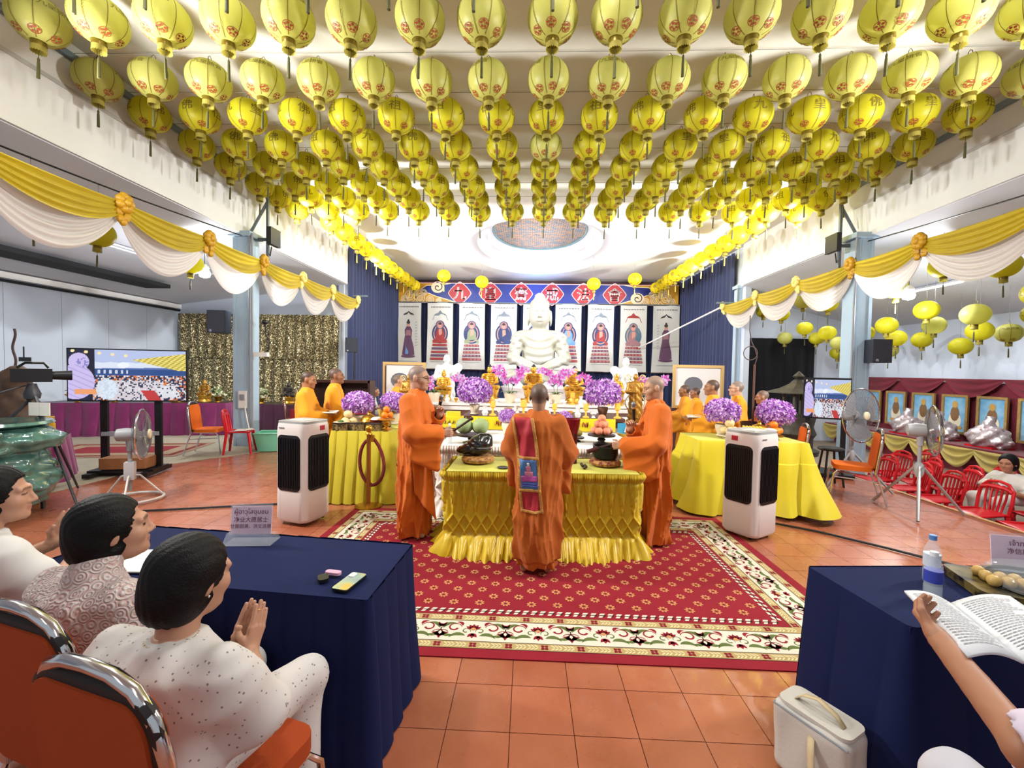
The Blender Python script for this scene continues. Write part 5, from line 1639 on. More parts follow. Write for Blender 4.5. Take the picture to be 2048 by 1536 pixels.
tag(MB().lathe([(0, 0), (.05, 0), (.06, .01), (.055, .012), (.04, .006), (0, .005)], 20).build('saucer', M_darkp, None, 40, (-.22, 4.12, .77)), 'small dark saucer on the yellow table left of the praying monk', 'dish')
# water bottles on the white table
def bottle_parts(t, h=.21, r=.032, capcol='4a7ac0', label=None):
    g = mat('clear_pet', 'e8f0f6', .06, alpha=.24)
    MB().lathe([(.0, 0), (r * .9, 0), (r, .008), (r, h * .25), (r * .93, h * .28), (r, h * .31), (r, h * .62), (r * .9, h * .72), (r * .42, h * .88), (r * .42, h * .93)], 20).build('bottle_body', g, t)
    MB().lathe([(.0, .004), (r * .86, .006), (r * .93, h * .2), (r * .93, h * .55), (0, h * .551)], 16).build('water', mat('water', 'd4e4ec', .03, alpha=.2), t)
    MB().lathe([(r * .46, h * .9), (r * .47, h), (0, h)], 16).build('cap', mat('cap_' + capcol, capcol, .4), t)
    if label:
        MB().lathe([(r * 1.015, h * .34), (r * 1.015, h * .6)], 20).build('bottle_label', mat('label_' + label, label, .4), t)
def bottle(label, loc, h=.21, capcol='e8ecf2', lab='2f6ab0', r=.032):
    t = thing('water_bottle', label, 'bottle', loc); bottle_parts(t, h, r, capcol, lab); return t
bottle('water bottle with blue label on the white table beside the pomelos', (-.93, 5.15, .82), .24)
bottle('water bottle mostly hidden behind the amber vase', (-.22, 5.2, .82), .22)
yb = thing('wrapped_offering', 'bundle wrapped in yellow lettered cloth on the white table', 'bundle', (-1.0, 5.75, .82))
MB().rbox((0, 0, .19), (.28, .22, .14), .03).build('bundle', mat('yellow_offering_cloth', 'd2c01c', .6, var=(14, .1)), yb)
MB().rbox((.01, 0, .29), (.18, .16, .07), .03).build('bundle_top', MATS['yellow_offering_cloth'], yb)
mb = MB()
for i in range(12):
    v, f = leaf((-.11 + .02 * i, .17), (-.10 + .02 * i + .02 * sin(i * 2.3), .22 + .012 * sin(i * 4)), .004, 0); mb.add([(x, -.113, z) for x, z, q in v], f)
mb.build('brush_marks', mat('brown_lettering', '6a4a1a', .6), yb, 0)['kind'] = 'stuff'
MB().lathe([(.0, 0), (.09, 0), (.1, .02), (.05, .05), (.06, .1), (.11, .12), (0, .12)], 20).build('pedestal', M_potb, yb)
gbw = thing('gold_offering_bowl', 'wide gold offering bowl with a blue picture card', 'bowl', (1.27, 5.25, .82))
MB().lathe([(.0, 0), (.09, 0), (.1, .02), (.06, .05), (.07, .09), (.16, .13), (.18, .16), (.17, .165), (.1, .12), (0, .11)], 28).build('bowl', mat('yellow_gold', 'c99a1e', .3, metal=.6), gbw)
MB().box((-.06, .0, .21), (.21, .012, .13)).build('card', mat('sky_blue_card', '3f9fd0', .5), gbw, 0)
MB().lathe([(.03, 0), (.022, .03), (.012, .06), (0, .08)], 10, (-.06, -.012, .17), sy=.1).build('card_figure', mat('pale_card_print', 'd8e0ea', .5), gbw)

# small offerings crowding the altars
ro = random.Random(3)
def cup_mesh(m, r, h): return MB().lathe([(.0, 0), (r * .6, 0), (r * .3, h * .25), (r, h * .75), (r, h), (r * .88, h * .98), (0, h * .6)], 14).mesh('cup', m, 40)
SM = [('offering_cup', cup_mesh(mat('white_porcelain', 'ecebe6', .25), .045, .07), 'small white porcelain offering cup on the high altar', 'cup'),
      ('offering_cup', cup_mesh(M_gold, .05, .10), 'small gold footed cup on the high altar', 'cup'),
      ('offering_vase', MB().lathe([(0, 0), (.035, 0), (.05, .05), (.02, .1), (.035, .14), (0, .13)], 14).mesh('vase', mat('white_porcelain', 'ecebe6', .25), 40), 'slim white porcelain vase on the high altar', 'vase'),
      ('candle_lamp', MB().lathe([(0, 0), (.05, 0), (.05, .015), (.015, .03), (.015, .1), (.04, .12), (.035, .2), (0, .21)], 14).mesh('lamp', mat('amber_candle_glass', 'd89a3a', .3, emis='ffb04a', estr=.5), 40), 'small amber candle lamp on the high altar', 'lamp')]
n = 0
for row, (y, z, k) in enumerate(((8.98, 1.02, 26), (8.93, 1.02, 0), (9.15, 1.02, 0))):
    for i in range(k):
        nm, me, lb, ct = SM[(i * 7 + row * 3) % 4]
        x = -2.1 + 4.5 * (i + .5) / k + ro.uniform(-.03, .03)
        if min(abs(x - q) for q in (-.36, .60, -1.95, 2.55, -1.2, 1.42)) < .15: continue
        tag(link(nm, me, None, (x, y - .04, z), None, ro.uniform(.9, 1.3)), lb, ct, lb + 's')
lamps = [q for q in SM]
for i in range(20):
    nm, me, lb, ct = SM[(i * 5) % 4]; x = -.96 + 2.42 * (i + .5) / 20
    if min(abs(x + .84), abs(x - 1.20)) < .16: continue
    lb2 = lb.replace('high altar', 'dark wooden altar table')
    tag(link(nm, me, None, (x, 6.72 + ro.uniform(-.03, .03), 1.0), None, ro.uniform(.9, 1.3)), lb2, ct, lb2 + 's')
M_box = mat('black_gold_lacquer', '2a241c', .4, col2='8a7040', var=(40, .25))
for i, (x, y, l) in enumerate(((-2.40, 5.47, 'carved black lacquer box under the pears, left of three'), (-2.19, 5.50, 'carved black lacquer box in the middle of the left table front'), (-1.97, 5.50, 'carved black lacquer box, right of three on the left table'))):
    if i == 0: x -= .0
    t = thing('lacquer_box', l, 'box', (x, y - .02, .90)); MB().rbox((0, 0, .045), (.19, .09, .09), .015).build('box_body', M_box, t); MB().rbox((0, 0, .095), (.195, .095, .012), .015).build('lid', M_darkp, t)
br = mat('brass', 'b8892e', .3, metal=.9)
t = thing('incense_burner', 'round brass lidded burner on the left yellow table', 'burner', (-2.12, 5.70, .90)); MB().lathe([(0, 0), (.06, 0), (.05, .02), (.1, .06), (.115, .1), (.1, .13)], 24).build('bowl', br, t); MB().lathe([(.105, .13), (.08, .17), (.03, .19), (.02, .21), (.03, .225), (0, .24)], 24).build('lid', br, t)
t = thing('incense_burner', 'round brass lidded burner on the right yellow table behind the bananas', 'burner', (2.95, 5.55, .90)); MB().lathe([(0, 0), (.06, 0), (.05, .02), (.1, .06), (.115, .1), (.1, .13)], 24).build('bowl', br, t); MB().lathe([(.105, .13), (.08, .17), (.03, .19), (.02, .21), (.03, .225), (0, .24)], 24).build('lid', br, t)
t = thing('gold_cup', 'tall brass goblet at the front of the left yellow table', 'cup', (-1.81, 5.47, .90)); MB().lathe([(0, 0), (.045, 0), (.012, .02), (.012, .05), (.05, .08), (.055, .12), (.05, .12), (0, .07)], 20).build('cup', br, t)
for x, y, l in ((-2.0, 5.64, 'red bowl heaped with white rice on the left table'), (2.98, 5.36, 'red bowl heaped with white rice on the right table')):
    t = thing('rice_bowl', l, 'bowl', (x, y, .90)); MB().lathe([(0, 0), (.04, 0), (.03, .05), (.08, .10), (.085, .13), (.0, .12)], 20).build('bowl', mat('red_lacquer_bowl', '6a1a18', .35), t); o = MB().sphere((0, 0, .13), (.075, .075, .035), 16, 8).build('rice', mat('cooked_rice', 'e8e4da', .8, bump=(200, .5)), t); o['kind'] = 'stuff'
# bananas on the right table
t = thing('banana_bunch', 'bunch of yellow bananas on the right yellow table', 'fruit', (2.80, 5.5, .92))
for i in range(6):
    mb = MB(); mb.tube([(-.03 + .035 * i - .06 * sin(q * 1.2), -.05 * cos(q) - .01 * i, .05 + .1 * sin(q * 1.3)) for q in np.linspace(-.6, 1.3, 8)], [.006, .017, .02, .021, .021, .019, .014, .006], 8); mb.build('banana', mat('banana_peel', 'd2b23a', .5), t)
t = thing('offering_basin', 'yellow glazed incense basin with a tall staff on the left table', 'basin', (-2.07, 6.35, .90)); MB().lathe([(0, 0), (.1, 0), (.13, .05), (.15, .2), (.14, .2), (.11, .05), (0, .03)], 24).build('basin', mat('yellow_glaze', 'c8a84a', .35), t)
MB().cyl((-.05, 0, .05), (-.05, 0, .85), .012, seg=8).build('staff', M_wood, t)
t = thing('offering_basin', 'wooden basin with a tall hooked staff on the right table', 'basin', (3.02, 5.85, .90)); MB().lathe([(0, 0), (.1, 0), (.13, .05), (.15, .18), (.14, .18), (.11, .05), (0, .03)], 24).build('basin', M_wood, t)
MB().cyl((.0, 0, .05), (.0, 0, .95), .014, seg=8).build('staff', mat('brown_staff', '5a3a2c', .5), t)
MB().tube([(.0, 0, .93), (.03, 0, 1.05), (.0, 0, 1.15), (-.05, 0, 1.25), (-.08, 0, 1.4), (-.08, 0, 1.6)], .006, 6).build('hook', mat('dark_wire', '4a3a38', .5), t); MB().ring((-.06, 0, 1.1), .09, .006, 28, 6, 'y').build('ring', MATS['dark_wire'], t)
for x, y, l in ((-1.95, 5.75, 'pair of black plates by the oranges on the left table'), (2.72, 5.40, 'stack of pale green plates at the corner of the right table')):
    t = thing('plates', l, 'plates', (x, y, .90))
    for i in range(3 if x > 0 else 2): MB().lathe([(0, .012 * i), (.06, .012 * i), (.11, .02 + .012 * i), (.108, .024 + .012 * i), (.05, .01 + .012 * i), (0, .01 + .012 * i)], 24).build('plate', mat('pale_green_plate', 'b8c4b0', .4) if x > 0 else M_darkp, t)
t = thing('dish', 'small plate with green herbs at the front of the left table', 'dish', (-2.40, 5.45, .998)); MB().lathe([(0, 0), (.05, 0), (.09, .012), (.088, .015), (0, .006)], 20).build('plate', M_pot, t)
o = MB().sphere((0, 0, .02), (.04, .03, .02), 10, 6).build('herbs', M_green, t); o['kind'] = 'stuff'
def microphone(loc, d, label):
    t = thing('microphone', label, 'microphone', loc)
    q = Vector(d).to_track_quat('Z', 'Y'); t.rotation_mode = 'QUATERNION'; t.rotation_quaternion = q
    MB().lathe([(.0, -.17), (.012, -.168), (.014, -.1), (.017, .0), (.02, .02)], 14).build('handle', M_black, t)
    MB().lathe([(.02, .02), (.026, .03), (.026, .04), (.02, .042)], 14).build('collar', M_chrome, t)
    MB().sphere((0, 0, .062), (.026, .026, .03), 14, 10).build('grille', mat('mic_grille', '8a8c90', .4, metal=.8), t)
    return t
# leading monk seen from behind, with a long brocade stole
def kasaya(P, d, s):
    # robe wrapped round the body: long diagonal folds falling from the left shoulder to the right hem
    X, Y, Z = P
    k = np.clip((1.38 * s - Z) / .25, 0, 1)
    d = d - k * .024 * (.6 - np.abs(np.sin(15 * (X * .8 + Z * .30) + 1.3 * np.sin(Z * 2.6 + X * 5)))) * np.clip((-Y + .1) / .1, 0, 1)
    under = (Z < .13 * s)
    return d + np.where(under, .022, 0)
mk, hd, arms, rf = monk('person in burnt orange robe with brocade stole, standing with back to viewer', (.10, 3.62, .01), radians(-2), 1.60, 0, -.12,
    L=dict(E=(-.25, .08, 1.10), W=(-.06, .3, 1.16), cuff=.075, drop=.42), R=dict(E=(.27, .05, 1.08), W=(.07, .3, 1.16), cuff=.075, drop=.42),
    robe=M_orange, vox=.0105, hvox=.0055, skin='a47858', hair='55463e', seed=3, hem=.05, width=1.04, cloth_fn=kasaya, skew=-.0, stubble=.9)
s = 1.60 / 1.70
def back_y(x, z):
    """height field of the robe's back: march towards +y until the cloth is met"""
    y = np.full_like(x, -.42); 
    for _ in range(60):
        d = rf(x, y, z); y = y + np.clip(d, 0, .05) * .8
    return y
M_stole = mat('crimson_brocade', 'a8242f', .65, var=(20, .12))
M_sgold = mat('gold_trim_braid', 'b8813a', .5, var=(40, .25), bump=(80, .3))
def strip(u0, u1, v0, v1, off, m, name, nu=14, nv=40, parent=mk, thick=.006):
    """piece of the stole; u across (0..1), v along (0 shoulder .. 1 lower end)"""
    def fn(u, v):
        U = u0 + (u1 - u0) * u; Vv = v0 + (v1 - v0) * v
        z = (1.40 - .83 * Vv) * s
        x = (-.235 + .185 * U + .115 * Vv + .01 * np.sin(Vv * 5)) * s
        return x, back_y(x.astype(np.float32), z.astype(np.float32)) - off, z
    V, F = np_grid(fn, nu, nv)
    o = link(name, np_mesh(name, V, F, m), parent)
    md = o.modifiers.new('thickness', 'SOLIDIFY'); md.thickness = thick; md.offset = 0
    return o
stole = strip(0, 1, 0, .97, .010, M_stole, 'stole')
for u0, u1 in ((-.03, .11), (.89, 1.03)): strip(u0, u1, 0, .98, .016, M_sgold, 'stole_trim', 3, 40, stole)
strip(0, 1, .40, .43, .018, M_sgold, 'stole_trim', 12, 3, stole); strip(0, 1, .735, .765, .018, M_sgold, 'stole_trim', 12, 3, stole)
strip(-.03, 1.03, .955, .985, .018, M_sgold, 'stole_trim', 12, 3, stole)
strip(.1, .9, .43, .735, .017, mat('blue_brocade', '2f7fa8', .6, col2='5a6aa8', var=(30, .4)), 'stole_panel', 12, 12, stole)
strip(.15, .88, .60, .66, .022, mat('magenta_brocade', 'b04a90', .6), 'stole_panel_lotus', 10, 4, stole)
strip(.30, .70, .555, .60, .022, mat('pink_brocade', 'd08098', .6), 'stole_panel_figure', 8, 4, stole)
strip(.38, .60, .50, .555, .022, MATS['pink_brocade'], 'stole_panel_figure', 6, 4, stole)
strip(.44, .55, .465, .50, .022, mat('pale_brocade', 'e8d8d0', .6), 'stole_panel_figure', 4, 3, stole)
strip(.18, .85, .675, .69, .022, mat('violet_stitching', '4a4aa0', .6), 'stole_panel_text', 10, 2, stole); strip(.18, .85, .70, .712, .022, MATS['violet_stitching'], 'stole_panel_text', 10, 2, stole)

# monk on the left, in profile, microphone raised, mallet in hand
mk2, hd2, arms2, _ = monk('person in bright orange robe with spectacles, microphone raised, left of the yellow table', (-1.14, 4.36, .01), radians(-97), 1.735, radians(-2), -.10,
    L=dict(E=(-.24, .10, 1.10), W=(-.10, .215, 1.20), cuff=.075, drop=.24, n=(1, -.2, .1), curl=(1.0, 1.1), f=(.1, .25, .95)),
    R=dict(E=(.27, .08, 1.06), W=(.16, .33, 1.055), cuff=.09, drop=.34, n=(-1, 0, -.1), curl=(1.1, 1.1), f=(-.2, 1, .1)),
    robe=M_orange2, vox=.0105, hvox=.0055, skin='b58a70', hair='6a5e58', seed=8, foldamp=1.5, hem=.02, width=1.04, glasses=True, stubble=.8, hv=.0045)
# flying robe corner before the left monk's knee
def corner(parent, pts, m, name):
    def fn(u, v):
        a, b, c, d = (np.array(p) for p in pts)
        q = (np.outer((1 - u) * (1 - v), a) + np.outer(u * (1 - v), b) + np.outer((1 - u) * v, c) + np.outer(u * v, d))
        w = .02 * np.sin(u * 9 + v * 3)
        return q[:, 0] + w, q[:, 1] + w * .4, q[:, 2]
    V, F = np_grid(fn, 14, 20); o = link(name, np_mesh(name, V, F, m), parent)
    md = o.modifiers.new('thickness', 'SOLIDIFY'); md.thickness = .008
corner(mk2, ((.17, .02, .95), (.13, .20, .95), (.21, .08, .48), (.19, .30, .22)), M_orange2, 'robe_flap')
mw = mk2.matrix_basis
def wpt(root, p):
    return Matrix.Translation(root.location) @ Euler(root.rotation_euler).to_matrix().to_4x4() @ Vector(p)
microphone(wpt(mk2, (-.085, .235, 1.36)), (.25, -.35, .9), 'black microphone with silver grille held by the spectacled monk')
mal = thing('mallet', 'thin dark wooden mallet in the left monk\'s hand', 'mallet', wpt(mk2, (.12, .40, 1.075)))
MB().cyl((-.05, .02, -.04), (.20, .0, .14), .009, .012, seg=8).build('stick', mat('dark_stick_wood', '3a2018', .5), mal)
MB().sphere((.215, 0, .15), (.02, .016, .018), 10, 8).build('mallet_head', MATS['dark_stick_wood'], mal)

# monk on the right, in profile facing left
mk3, hd3, arms3, _ = monk('person in orange robe singing into a microphone, right of the yellow table', (1.30, 4.36, .01), radians(88), 1.675, radians(4), -.22,
    L=dict(E=(-.27, .06, 1.04), W=(-.13, .36, 1.0), cuff=.09, drop=.40, n=(1, 0, -.1), curl=(1.1, 1.1), f=(.1, 1, -.05)),
    R=dict(E=(.22, .08, 1.06), W=(.03, .25, 1.14), cuff=.075, drop=.26, n=(-1, -.2, .1), curl=(1.1, 1.1), f=(-.1, .2, .95)),
    robe=M_orange2, vox=.0105, hvox=.0055, skin='b98c6e', hair='7a6c64', seed=14, foldamp=1.5, hem=.02, width=1.04, stubble=.7, hv=.0045)
microphone(wpt(mk3, (.0, .225, 1.325)), (-.1, -.22, .95), 'black microphone held by the singing monk on the right')
st = thing('striker', 'padded wooden striker held against the black singing bowl', 'striker', wpt(mk3, (-.10, .45, .995)))
MB().cyl((.10, 0, .03), (-.14, 0, -.05), .012, .016, seg=8).build('stick', MATS['dark_stick_wood'], st)
MB().cyl((-.14, 0, -.05), (-.24, 0, -.085), .022, .02, seg=10).build('padded_tip', mat('dark_red_felt', '4a1a18', .8), st)

# monks standing round the offering tables
def bg(label, x, y, rz, H, **k):
    k.setdefault('vox', .018); k.setdefault('hvox', .008); k.setdefault('hv', .008)
    return monk(label, (x, y, .01), radians(rz), H, **k)
bk = dict(R=dict(E=(.25, .06, 1.08), W=(.06, .30, 1.08), f=(-.2, 1, 0), n=(0, 0, 1), curl=(.4, .4)), L=dict(E=(-.25, .06, 1.08), W=(-.06, .30, 1.08), f=(.2, 1, 0), n=(0, 0, 1), curl=(.4, .4)))
bg('person in saffron robe with cropped black hair, standing leftmost behind the white air cooler', -3.08, 5.88, -78, 1.64, yaw=-.1, pitch=-.2, skin='a06c4a', hair='201a18', seed=21, **bk)
bg('person in saffron robe with shaved head, standing before the gold curtain', -2.93, 6.42, -70, 1.69, yaw=-.1, pitch=.02, skin='8a5c40', hair='4c3c34', seed=22, **bk)
bg('person in saffron robe behind the spectacled monk, before a framed picture', -2.42, 7.9, -72, 1.58, pitch=-.05, skin='b88868', hair='5f544c', seed=23, **bk)
bg('person in saffron robe holding an open booklet, tall among the right hand monks', 2.74, 6.42, 76, 1.62, pitch=-.05, skin='9a6a4a', hair='3a302c', seed=24, **bk)
bg('person in saffron robe with pale face and glasses beside the slim column', 3.24, 6.72, 74, 1.60, pitch=-.02, skin='c29a80', hair='6f665f', seed=25, glasses=True, **bk)
bg('person in orange robe, bald and stout, rightmost of the right hand monks', 3.70, 6.85, 70, 1.46, pitch=-.14, skin='b4866a', hair='6a5e58', seed=26, robe=M_orange, width=1.12, **bk)
bg('person in saffron robe, small and farthest behind the singing monk', 2.84, 7.8, 78, 1.50, pitch=-.1, skin='93643f', hair='3a302c', seed=27, **bk)
bg('person in saffron robe, half hidden behind the tall right hand monk', 3.22, 8.3, 78, 1.44, pitch=-.1, skin='8e5e3e', hair='302824', seed=28, **bk)
for x, y, z, rz, l in ((2.50, 6.42, 1.06, 76, 'open booklet held by the tall saffron monk on the right'), (-2.80, 5.93, 1.06, -78, 'booklet held by the cropped haired monk on the left')):
    b = thing('booklet', l, 'book', (x, y, z), radians(rz))
    for s in (-1, 1): MB().box((s * .07, .02, .012), (.14, .2, .012), ry=-s * .25).build('page', mat('paper', 'e6e2da', .7), b)
# ================================================================== air coolers, barrier post
def cooler(label, x, y, rz, stripe=1):
    t = thing('air_cooler', label, 'air cooler', (x, y, 0.012), radians(rz))
    w, d, h = .43, .40, 1.11
    M_cw = mat('cooler_white', 'ded6d0', .4)
    mb = MB(); r = .09
    def sec(z, k): return k
    prof = [(.03, .92), (.06, 1.0), (.35, 1.0), (.36, .995), (1.0, 1.0), (1.05, .99), (h - .02, .96)]
    def ringpts(k):
        hx, hy = w / 2 * k - r, d / 2 * k - r; P = []
        for cx, cy, a0 in ((hx, hy, 0), (-hx, hy, 90), (-hx, -hy, 180), (hx, -hy, 270)):
            for i in range(7):
                a = radians(a0 + 15 * i); P.append((cx + r * cos(a), cy + r * sin(a)))
        return P
    v = []; n = 28
    for z, k in prof: v += [(a, b, z) for a, b in ringpts(k)]
    f = [(j * n + i, j * n + (i + 1) % n, (j + 1) * n + (i + 1) % n, (j + 1) * n + i) for j in range(len(prof) - 1) for i in range(n)]
    f += [tuple(range(n - 1, -1, -1)), tuple(range((len(prof) - 1) * n, len(prof) * n))]
    mb.add(v, f); mb.build('housing', M_cw, t, 35)
    MB().rbox((0, 0, h - .01), (w * .93, d * .9, .03), .06).build('control_top', mat('cooler_grey_top', '9a9a98', .35), t)
    MB().box((0, -.02, h + .008), (w * .5, d * .4, .006)).build('control_panel', mat('cooler_panel', 'c8c8c4', .3), t, 0)
    # dark grilles wrapping front corners
    def grille(fn, wd, z0, z1):
        m = MB(); R = .05; pts = []
        for cx, cz, a0 in ((wd / 2 - R, z1 - R, 0), (-wd / 2 + R, z1 - R, 90), (-wd / 2 + R, z0 + R, 180), (wd / 2 - R, z0 + R, 270)):
            for i in range(6):
                a = radians(a0 + 18 * i); pts.append((cx + R * cos(a), cz + R * sin(a)))
        m.add([fn(px, .004, pz) for px, pz in pts] + [fn(px, -.02, pz) for px, pz in pts],
              [tuple(range(len(pts)))] + [(i, i + len(pts), (i + 1) % len(pts) + len(pts), (i + 1) % len(pts)) for i in range(len(pts))])
        g = m.build('grille', mat('cooler_black_grille', '0e0e10', .5), t, 0)
        k = int(wd / .022); sl = MB().box((0, 0, 0), (.005, .008, z1 - z0 - .06)).mesh('louvre', mat('cooler_louvre', '1a1a1e', .45), 0)
        for i in range(k):
            u = -wd / 2 + wd * (i + .5) / k
            o = link('louvre', sl, g, fn(u, .008, (z0 + z1) / 2)); o.rotation_euler = (0, 0, 0 if fn(0, 1, 0)[0] == 0 or abs(fn(0, 1, 0)[1]) > .5 else pi / 2)
    grille(lambda u, o, z: (u, -d / 2 - o, z), w - .13, .37, .97)
    grille(lambda u, o, z: (stripe * (w / 2 + o), u, z), d - .11, .37, .97)
    MB().box((-.1, -d / 2 - .002, 1.045), (.07, .004, .012)).build('badge', mat('badge_grey', '7a7a7c', .4), t, 0)
    MB().box((stripe * (w / 2 - .002), stripe * 0 + .05, 1.035), (.006, .07, .05)).build('price_sticker', mat('sticker_red', 'b02030', .5), t, 0)
    for sx in (-1, 1):
        for sy in (-1, 1): MB().cyl((sx * (w / 2 - .07), sy * (d / 2 - .08), .02), (sx * (w / 2 - .05), sy * (d / 2 - .08), .02), .02, seg=10).build('caster', M_black, t)
cooler('white air cooler on the left, its grilles before the left yellow table', -2.47, 4.66, -17, 1)
cooler('white air cooler on the right, its grilles before the right yellow table', 2.40, 4.66, 32, -1)
t = thing('barrier_post', 'brass barrier post with maroon rope before the left yellow table', 'barrier', (-1.93, 5.18, .012))
M_brass = mat('brass', 'b8892e', .3, metal=.9)
MB().lathe([(.0, 0), (.16, 0), (.165, .01), (.13, .022), (.03, .035)], 32).build('base', M_brass, t)
MB().cyl((0, 0, .02), (0, 0, .90), .026, seg=16).build('pole', mat('rose_brass', 'a8703a', .3, metal=.9), t)
MB().lathe([(.03, .88), (.04, .89), (.034, .91), (.015, .925)], 16).build('collar', M_brass, t); MB().sphere((0, 0, .96), .045, 16, 12).build('finial', M_brass, t)
MB().tube([(.03 + .16 * sin(q), .02 * sin(q * 2), .86 - .60 * sin(q / 2) ** 1.3) for q in np.linspace(0, pi * .98, 12)] + [(.02 - .14 * sin(q), .02, .28 + .55 * (1 - cos(q)) / 2) for q in np.linspace(.2, pi, 12)], .021, 8).build('rope', mat('maroon_rope', '6a1a18', .8), t)
MB().cyl((.035, 0, .80), (.05, 0, .88), .026, seg=12).build('rope_end', M_brass, t)

# ================================================================== chairs
M_orf = mat('orange_seat_fabric', 'd2640e', .85, bump=(200, .1)); M_pip = mat('black_piping', '1a1414', .5)
def banquet_chair(label, loc, rz, group=None, m=None):
    """faces +y"""
    t = thing('banquet_chair', label, 'chair', loc, rz, group); m = m or M_orf
    MB().rbox((0, .0, .455), (.44, .42, .06), .06).build('seat', m, t, 50)
    def bp(u, z): return (u, -.235 - .12 * (z - .45), z)
    pts = []
    for cx, cz, a0 in ((.13, .84, 0), (-.13, .84, 90), (-.16, .52, 180), (.16, .52, 270)):
        for i in range(7):
            a = radians(a0 + 15 * i); k = .06 if cz < .7 else .10
            pts.append((cx + k * .72 * cos(a), cz + k * sin(a)))
    mb = MB(); n = len(pts)
    mb.add([tuple(Vector(bp(x, z)) + Vector((0, .026, 0))) for x, z in pts] + [tuple(Vector(bp(x, z)) - Vector((0, .026, 0))) for x, z in pts],
           [tuple(range(n)), tuple(range(2 * n - 1, n - 1, -1))] + [(i, i + n, (i + 1) % n + n, (i + 1) % n) for i in range(n)])
    bk = mb.build('backrest', m, t, 50)
    mb = MB(); mb.tube([bp(x * 1.03, .68 + (z - .68) * 1.02) for x, z in pts], .019, 8, closed=True); mb.build('piping', M_pip, bk)
    fr = [bp(-.225, .40)] + [bp(-.222, .6), bp(-.222, .80), bp(-.20, .90), bp(-.15, .96), bp(-.08, .985), bp(0, .99), bp(.08, .985), bp(.15, .96), bp(.20, .90), bp(.222, .80), bp(.222, .6)] + [bp(.225, .40)]
    MB().tube(fr, .017, 10).build('back_frame', M_chrome, t)
    for s in (-1, 1):
        MB().tube([bp(s * .225, .42), (s * .225, -.30, .2), (s * .23, -.36, .0)], .0125, 8).build('leg', M_chrome, t)
        MB().tube([(s * .2, -.2, .43), (s * .205, .17, .42), (s * .215, .22, .36), (s * .225, .26, .0)], .0125, 8).build('leg', M_chrome, t)
        MB().tube([(s * .215, -.26, .3), (s * .215, .22, .32)], .009, 6).build('stretcher', M_chrome, t)
    return t
M_redp = mat('red_plastic', 'c01420', .3)
def plastic_chair_proto(label, loc, rz, m=M_redp, group=None):
    t = thing('plastic_chair', label, 'chair', loc, rz, group)
    MB().grid(lambda u, v: ((u - .5) * (.42 - .05 * v), (.5 - v) * .42, .43 + .02 * cos((u - .5) * pi) - .015 * sin(pi * v) - (.02 if v == 0 else 0)), 10, 10).build('seat', m, t, 180)
    MB().tube([(-.21, .2, .42), (.21, .2, .42), (.185, -.2, .43), (-.185, -.2, .43)], .016, 6, closed=True).build('seat_rim', m, t)
    def bp(u, z): return (u, -.20 - .18 * (z - .43) - .05 * (u * u) * -4, z)
    out = [bp(-.19, .43), bp(-.2, .6), bp(-.19, .74), bp(-.12, .82), bp(0, .845), bp(.12, .82), bp(.19, .74), bp(.2, .6), bp(.19, .43)]
    MB().tube(out, .02, 8).build('back_frame', m, t)
    for i in range(5):
        u = -.12 + .06 * i
        MB().tube([bp(u * .8, .44), bp(u, .62), bp(u, .80)], .013, 6).build('back_slat', m, t)
    mb = MB(); mb.tube([bp(-.19, .73), bp(-.1, .76), bp(0, .765), bp(.1, .76), bp(.19, .73)], .03, 8); mb.build('top_rail', m, t)
    for sx in (-1, 1):
        for sy in (-1, 1): MB().cyl((sx * .19, sy * .18, .42), (sx * .225, sy * .23, 0), .03, .02, seg=8).build('leg', m, t)
    return t
banquet_chair('orange banquet chair beside the left column, red chair in front of it', (-6.1, 8.05, .012), radians(-75))
banquet_chair('orange banquet chair standing before the silver fan on the right', (4.55, 6.15, .012), radians(62))
banquet_chair('orange banquet chair behind the oranges on the right table', (3.85, 6.6, .012), radians(70))
banquet_chair('orange banquet chair near the gold curtain beside a white chair back', (-5.35, 9.85, .012), radians(-60))
pc0 = plastic_chair_proto('red plastic chair with papers on it beside the left column', (-5.58, 8.15, .012), radians(-68))
t = thing('paper_sheets', 'white papers lying on the red chair by the column', 'paper', (-5.56, 8.17, .452), .4); MB().box((0, 0, .004), (.2, .28, .006)).build('sheet', MATS['paper'], t, 0); MB().box((.12, .03, .010), (.15, .2, .006), rz=.4).build('sheet', MATS['paper'], t, 0)
# rows of red chairs on the lower floor to the right
rc = random.Random(9); kk = 0
for r_, (x, ys) in enumerate(((6.12, (5.35, 5.95, 6.55, 7.15, 7.75)), (6.75, (5.2, 5.8, 7.0, 7.6, 8.2)), (7.4, (5.9, 6.5, 7.1, 8.4)))):
    for i, y in enumerate(ys):
        copy_tree(pc0, (x + rc.uniform(-.05, .05), y, -.5), radians(84 + rc.uniform(-12, 12)), 'red chair on the lower floor, %s from front, %s row from platform' % (ordn(i), ordn(r_)), 'red chairs on the lower floor'); kk += 1
tag(MB().lathe([(0, 0), (.05, 0), (.1, .1), (.13, .26), (.1, .3), (0, .31)], 14).build('cloth_bundle', M_white, None, 40, (6.75, 6.4, -.07 + .02)), 'white bundle lying on a red chair on the lower floor', 'bundle')

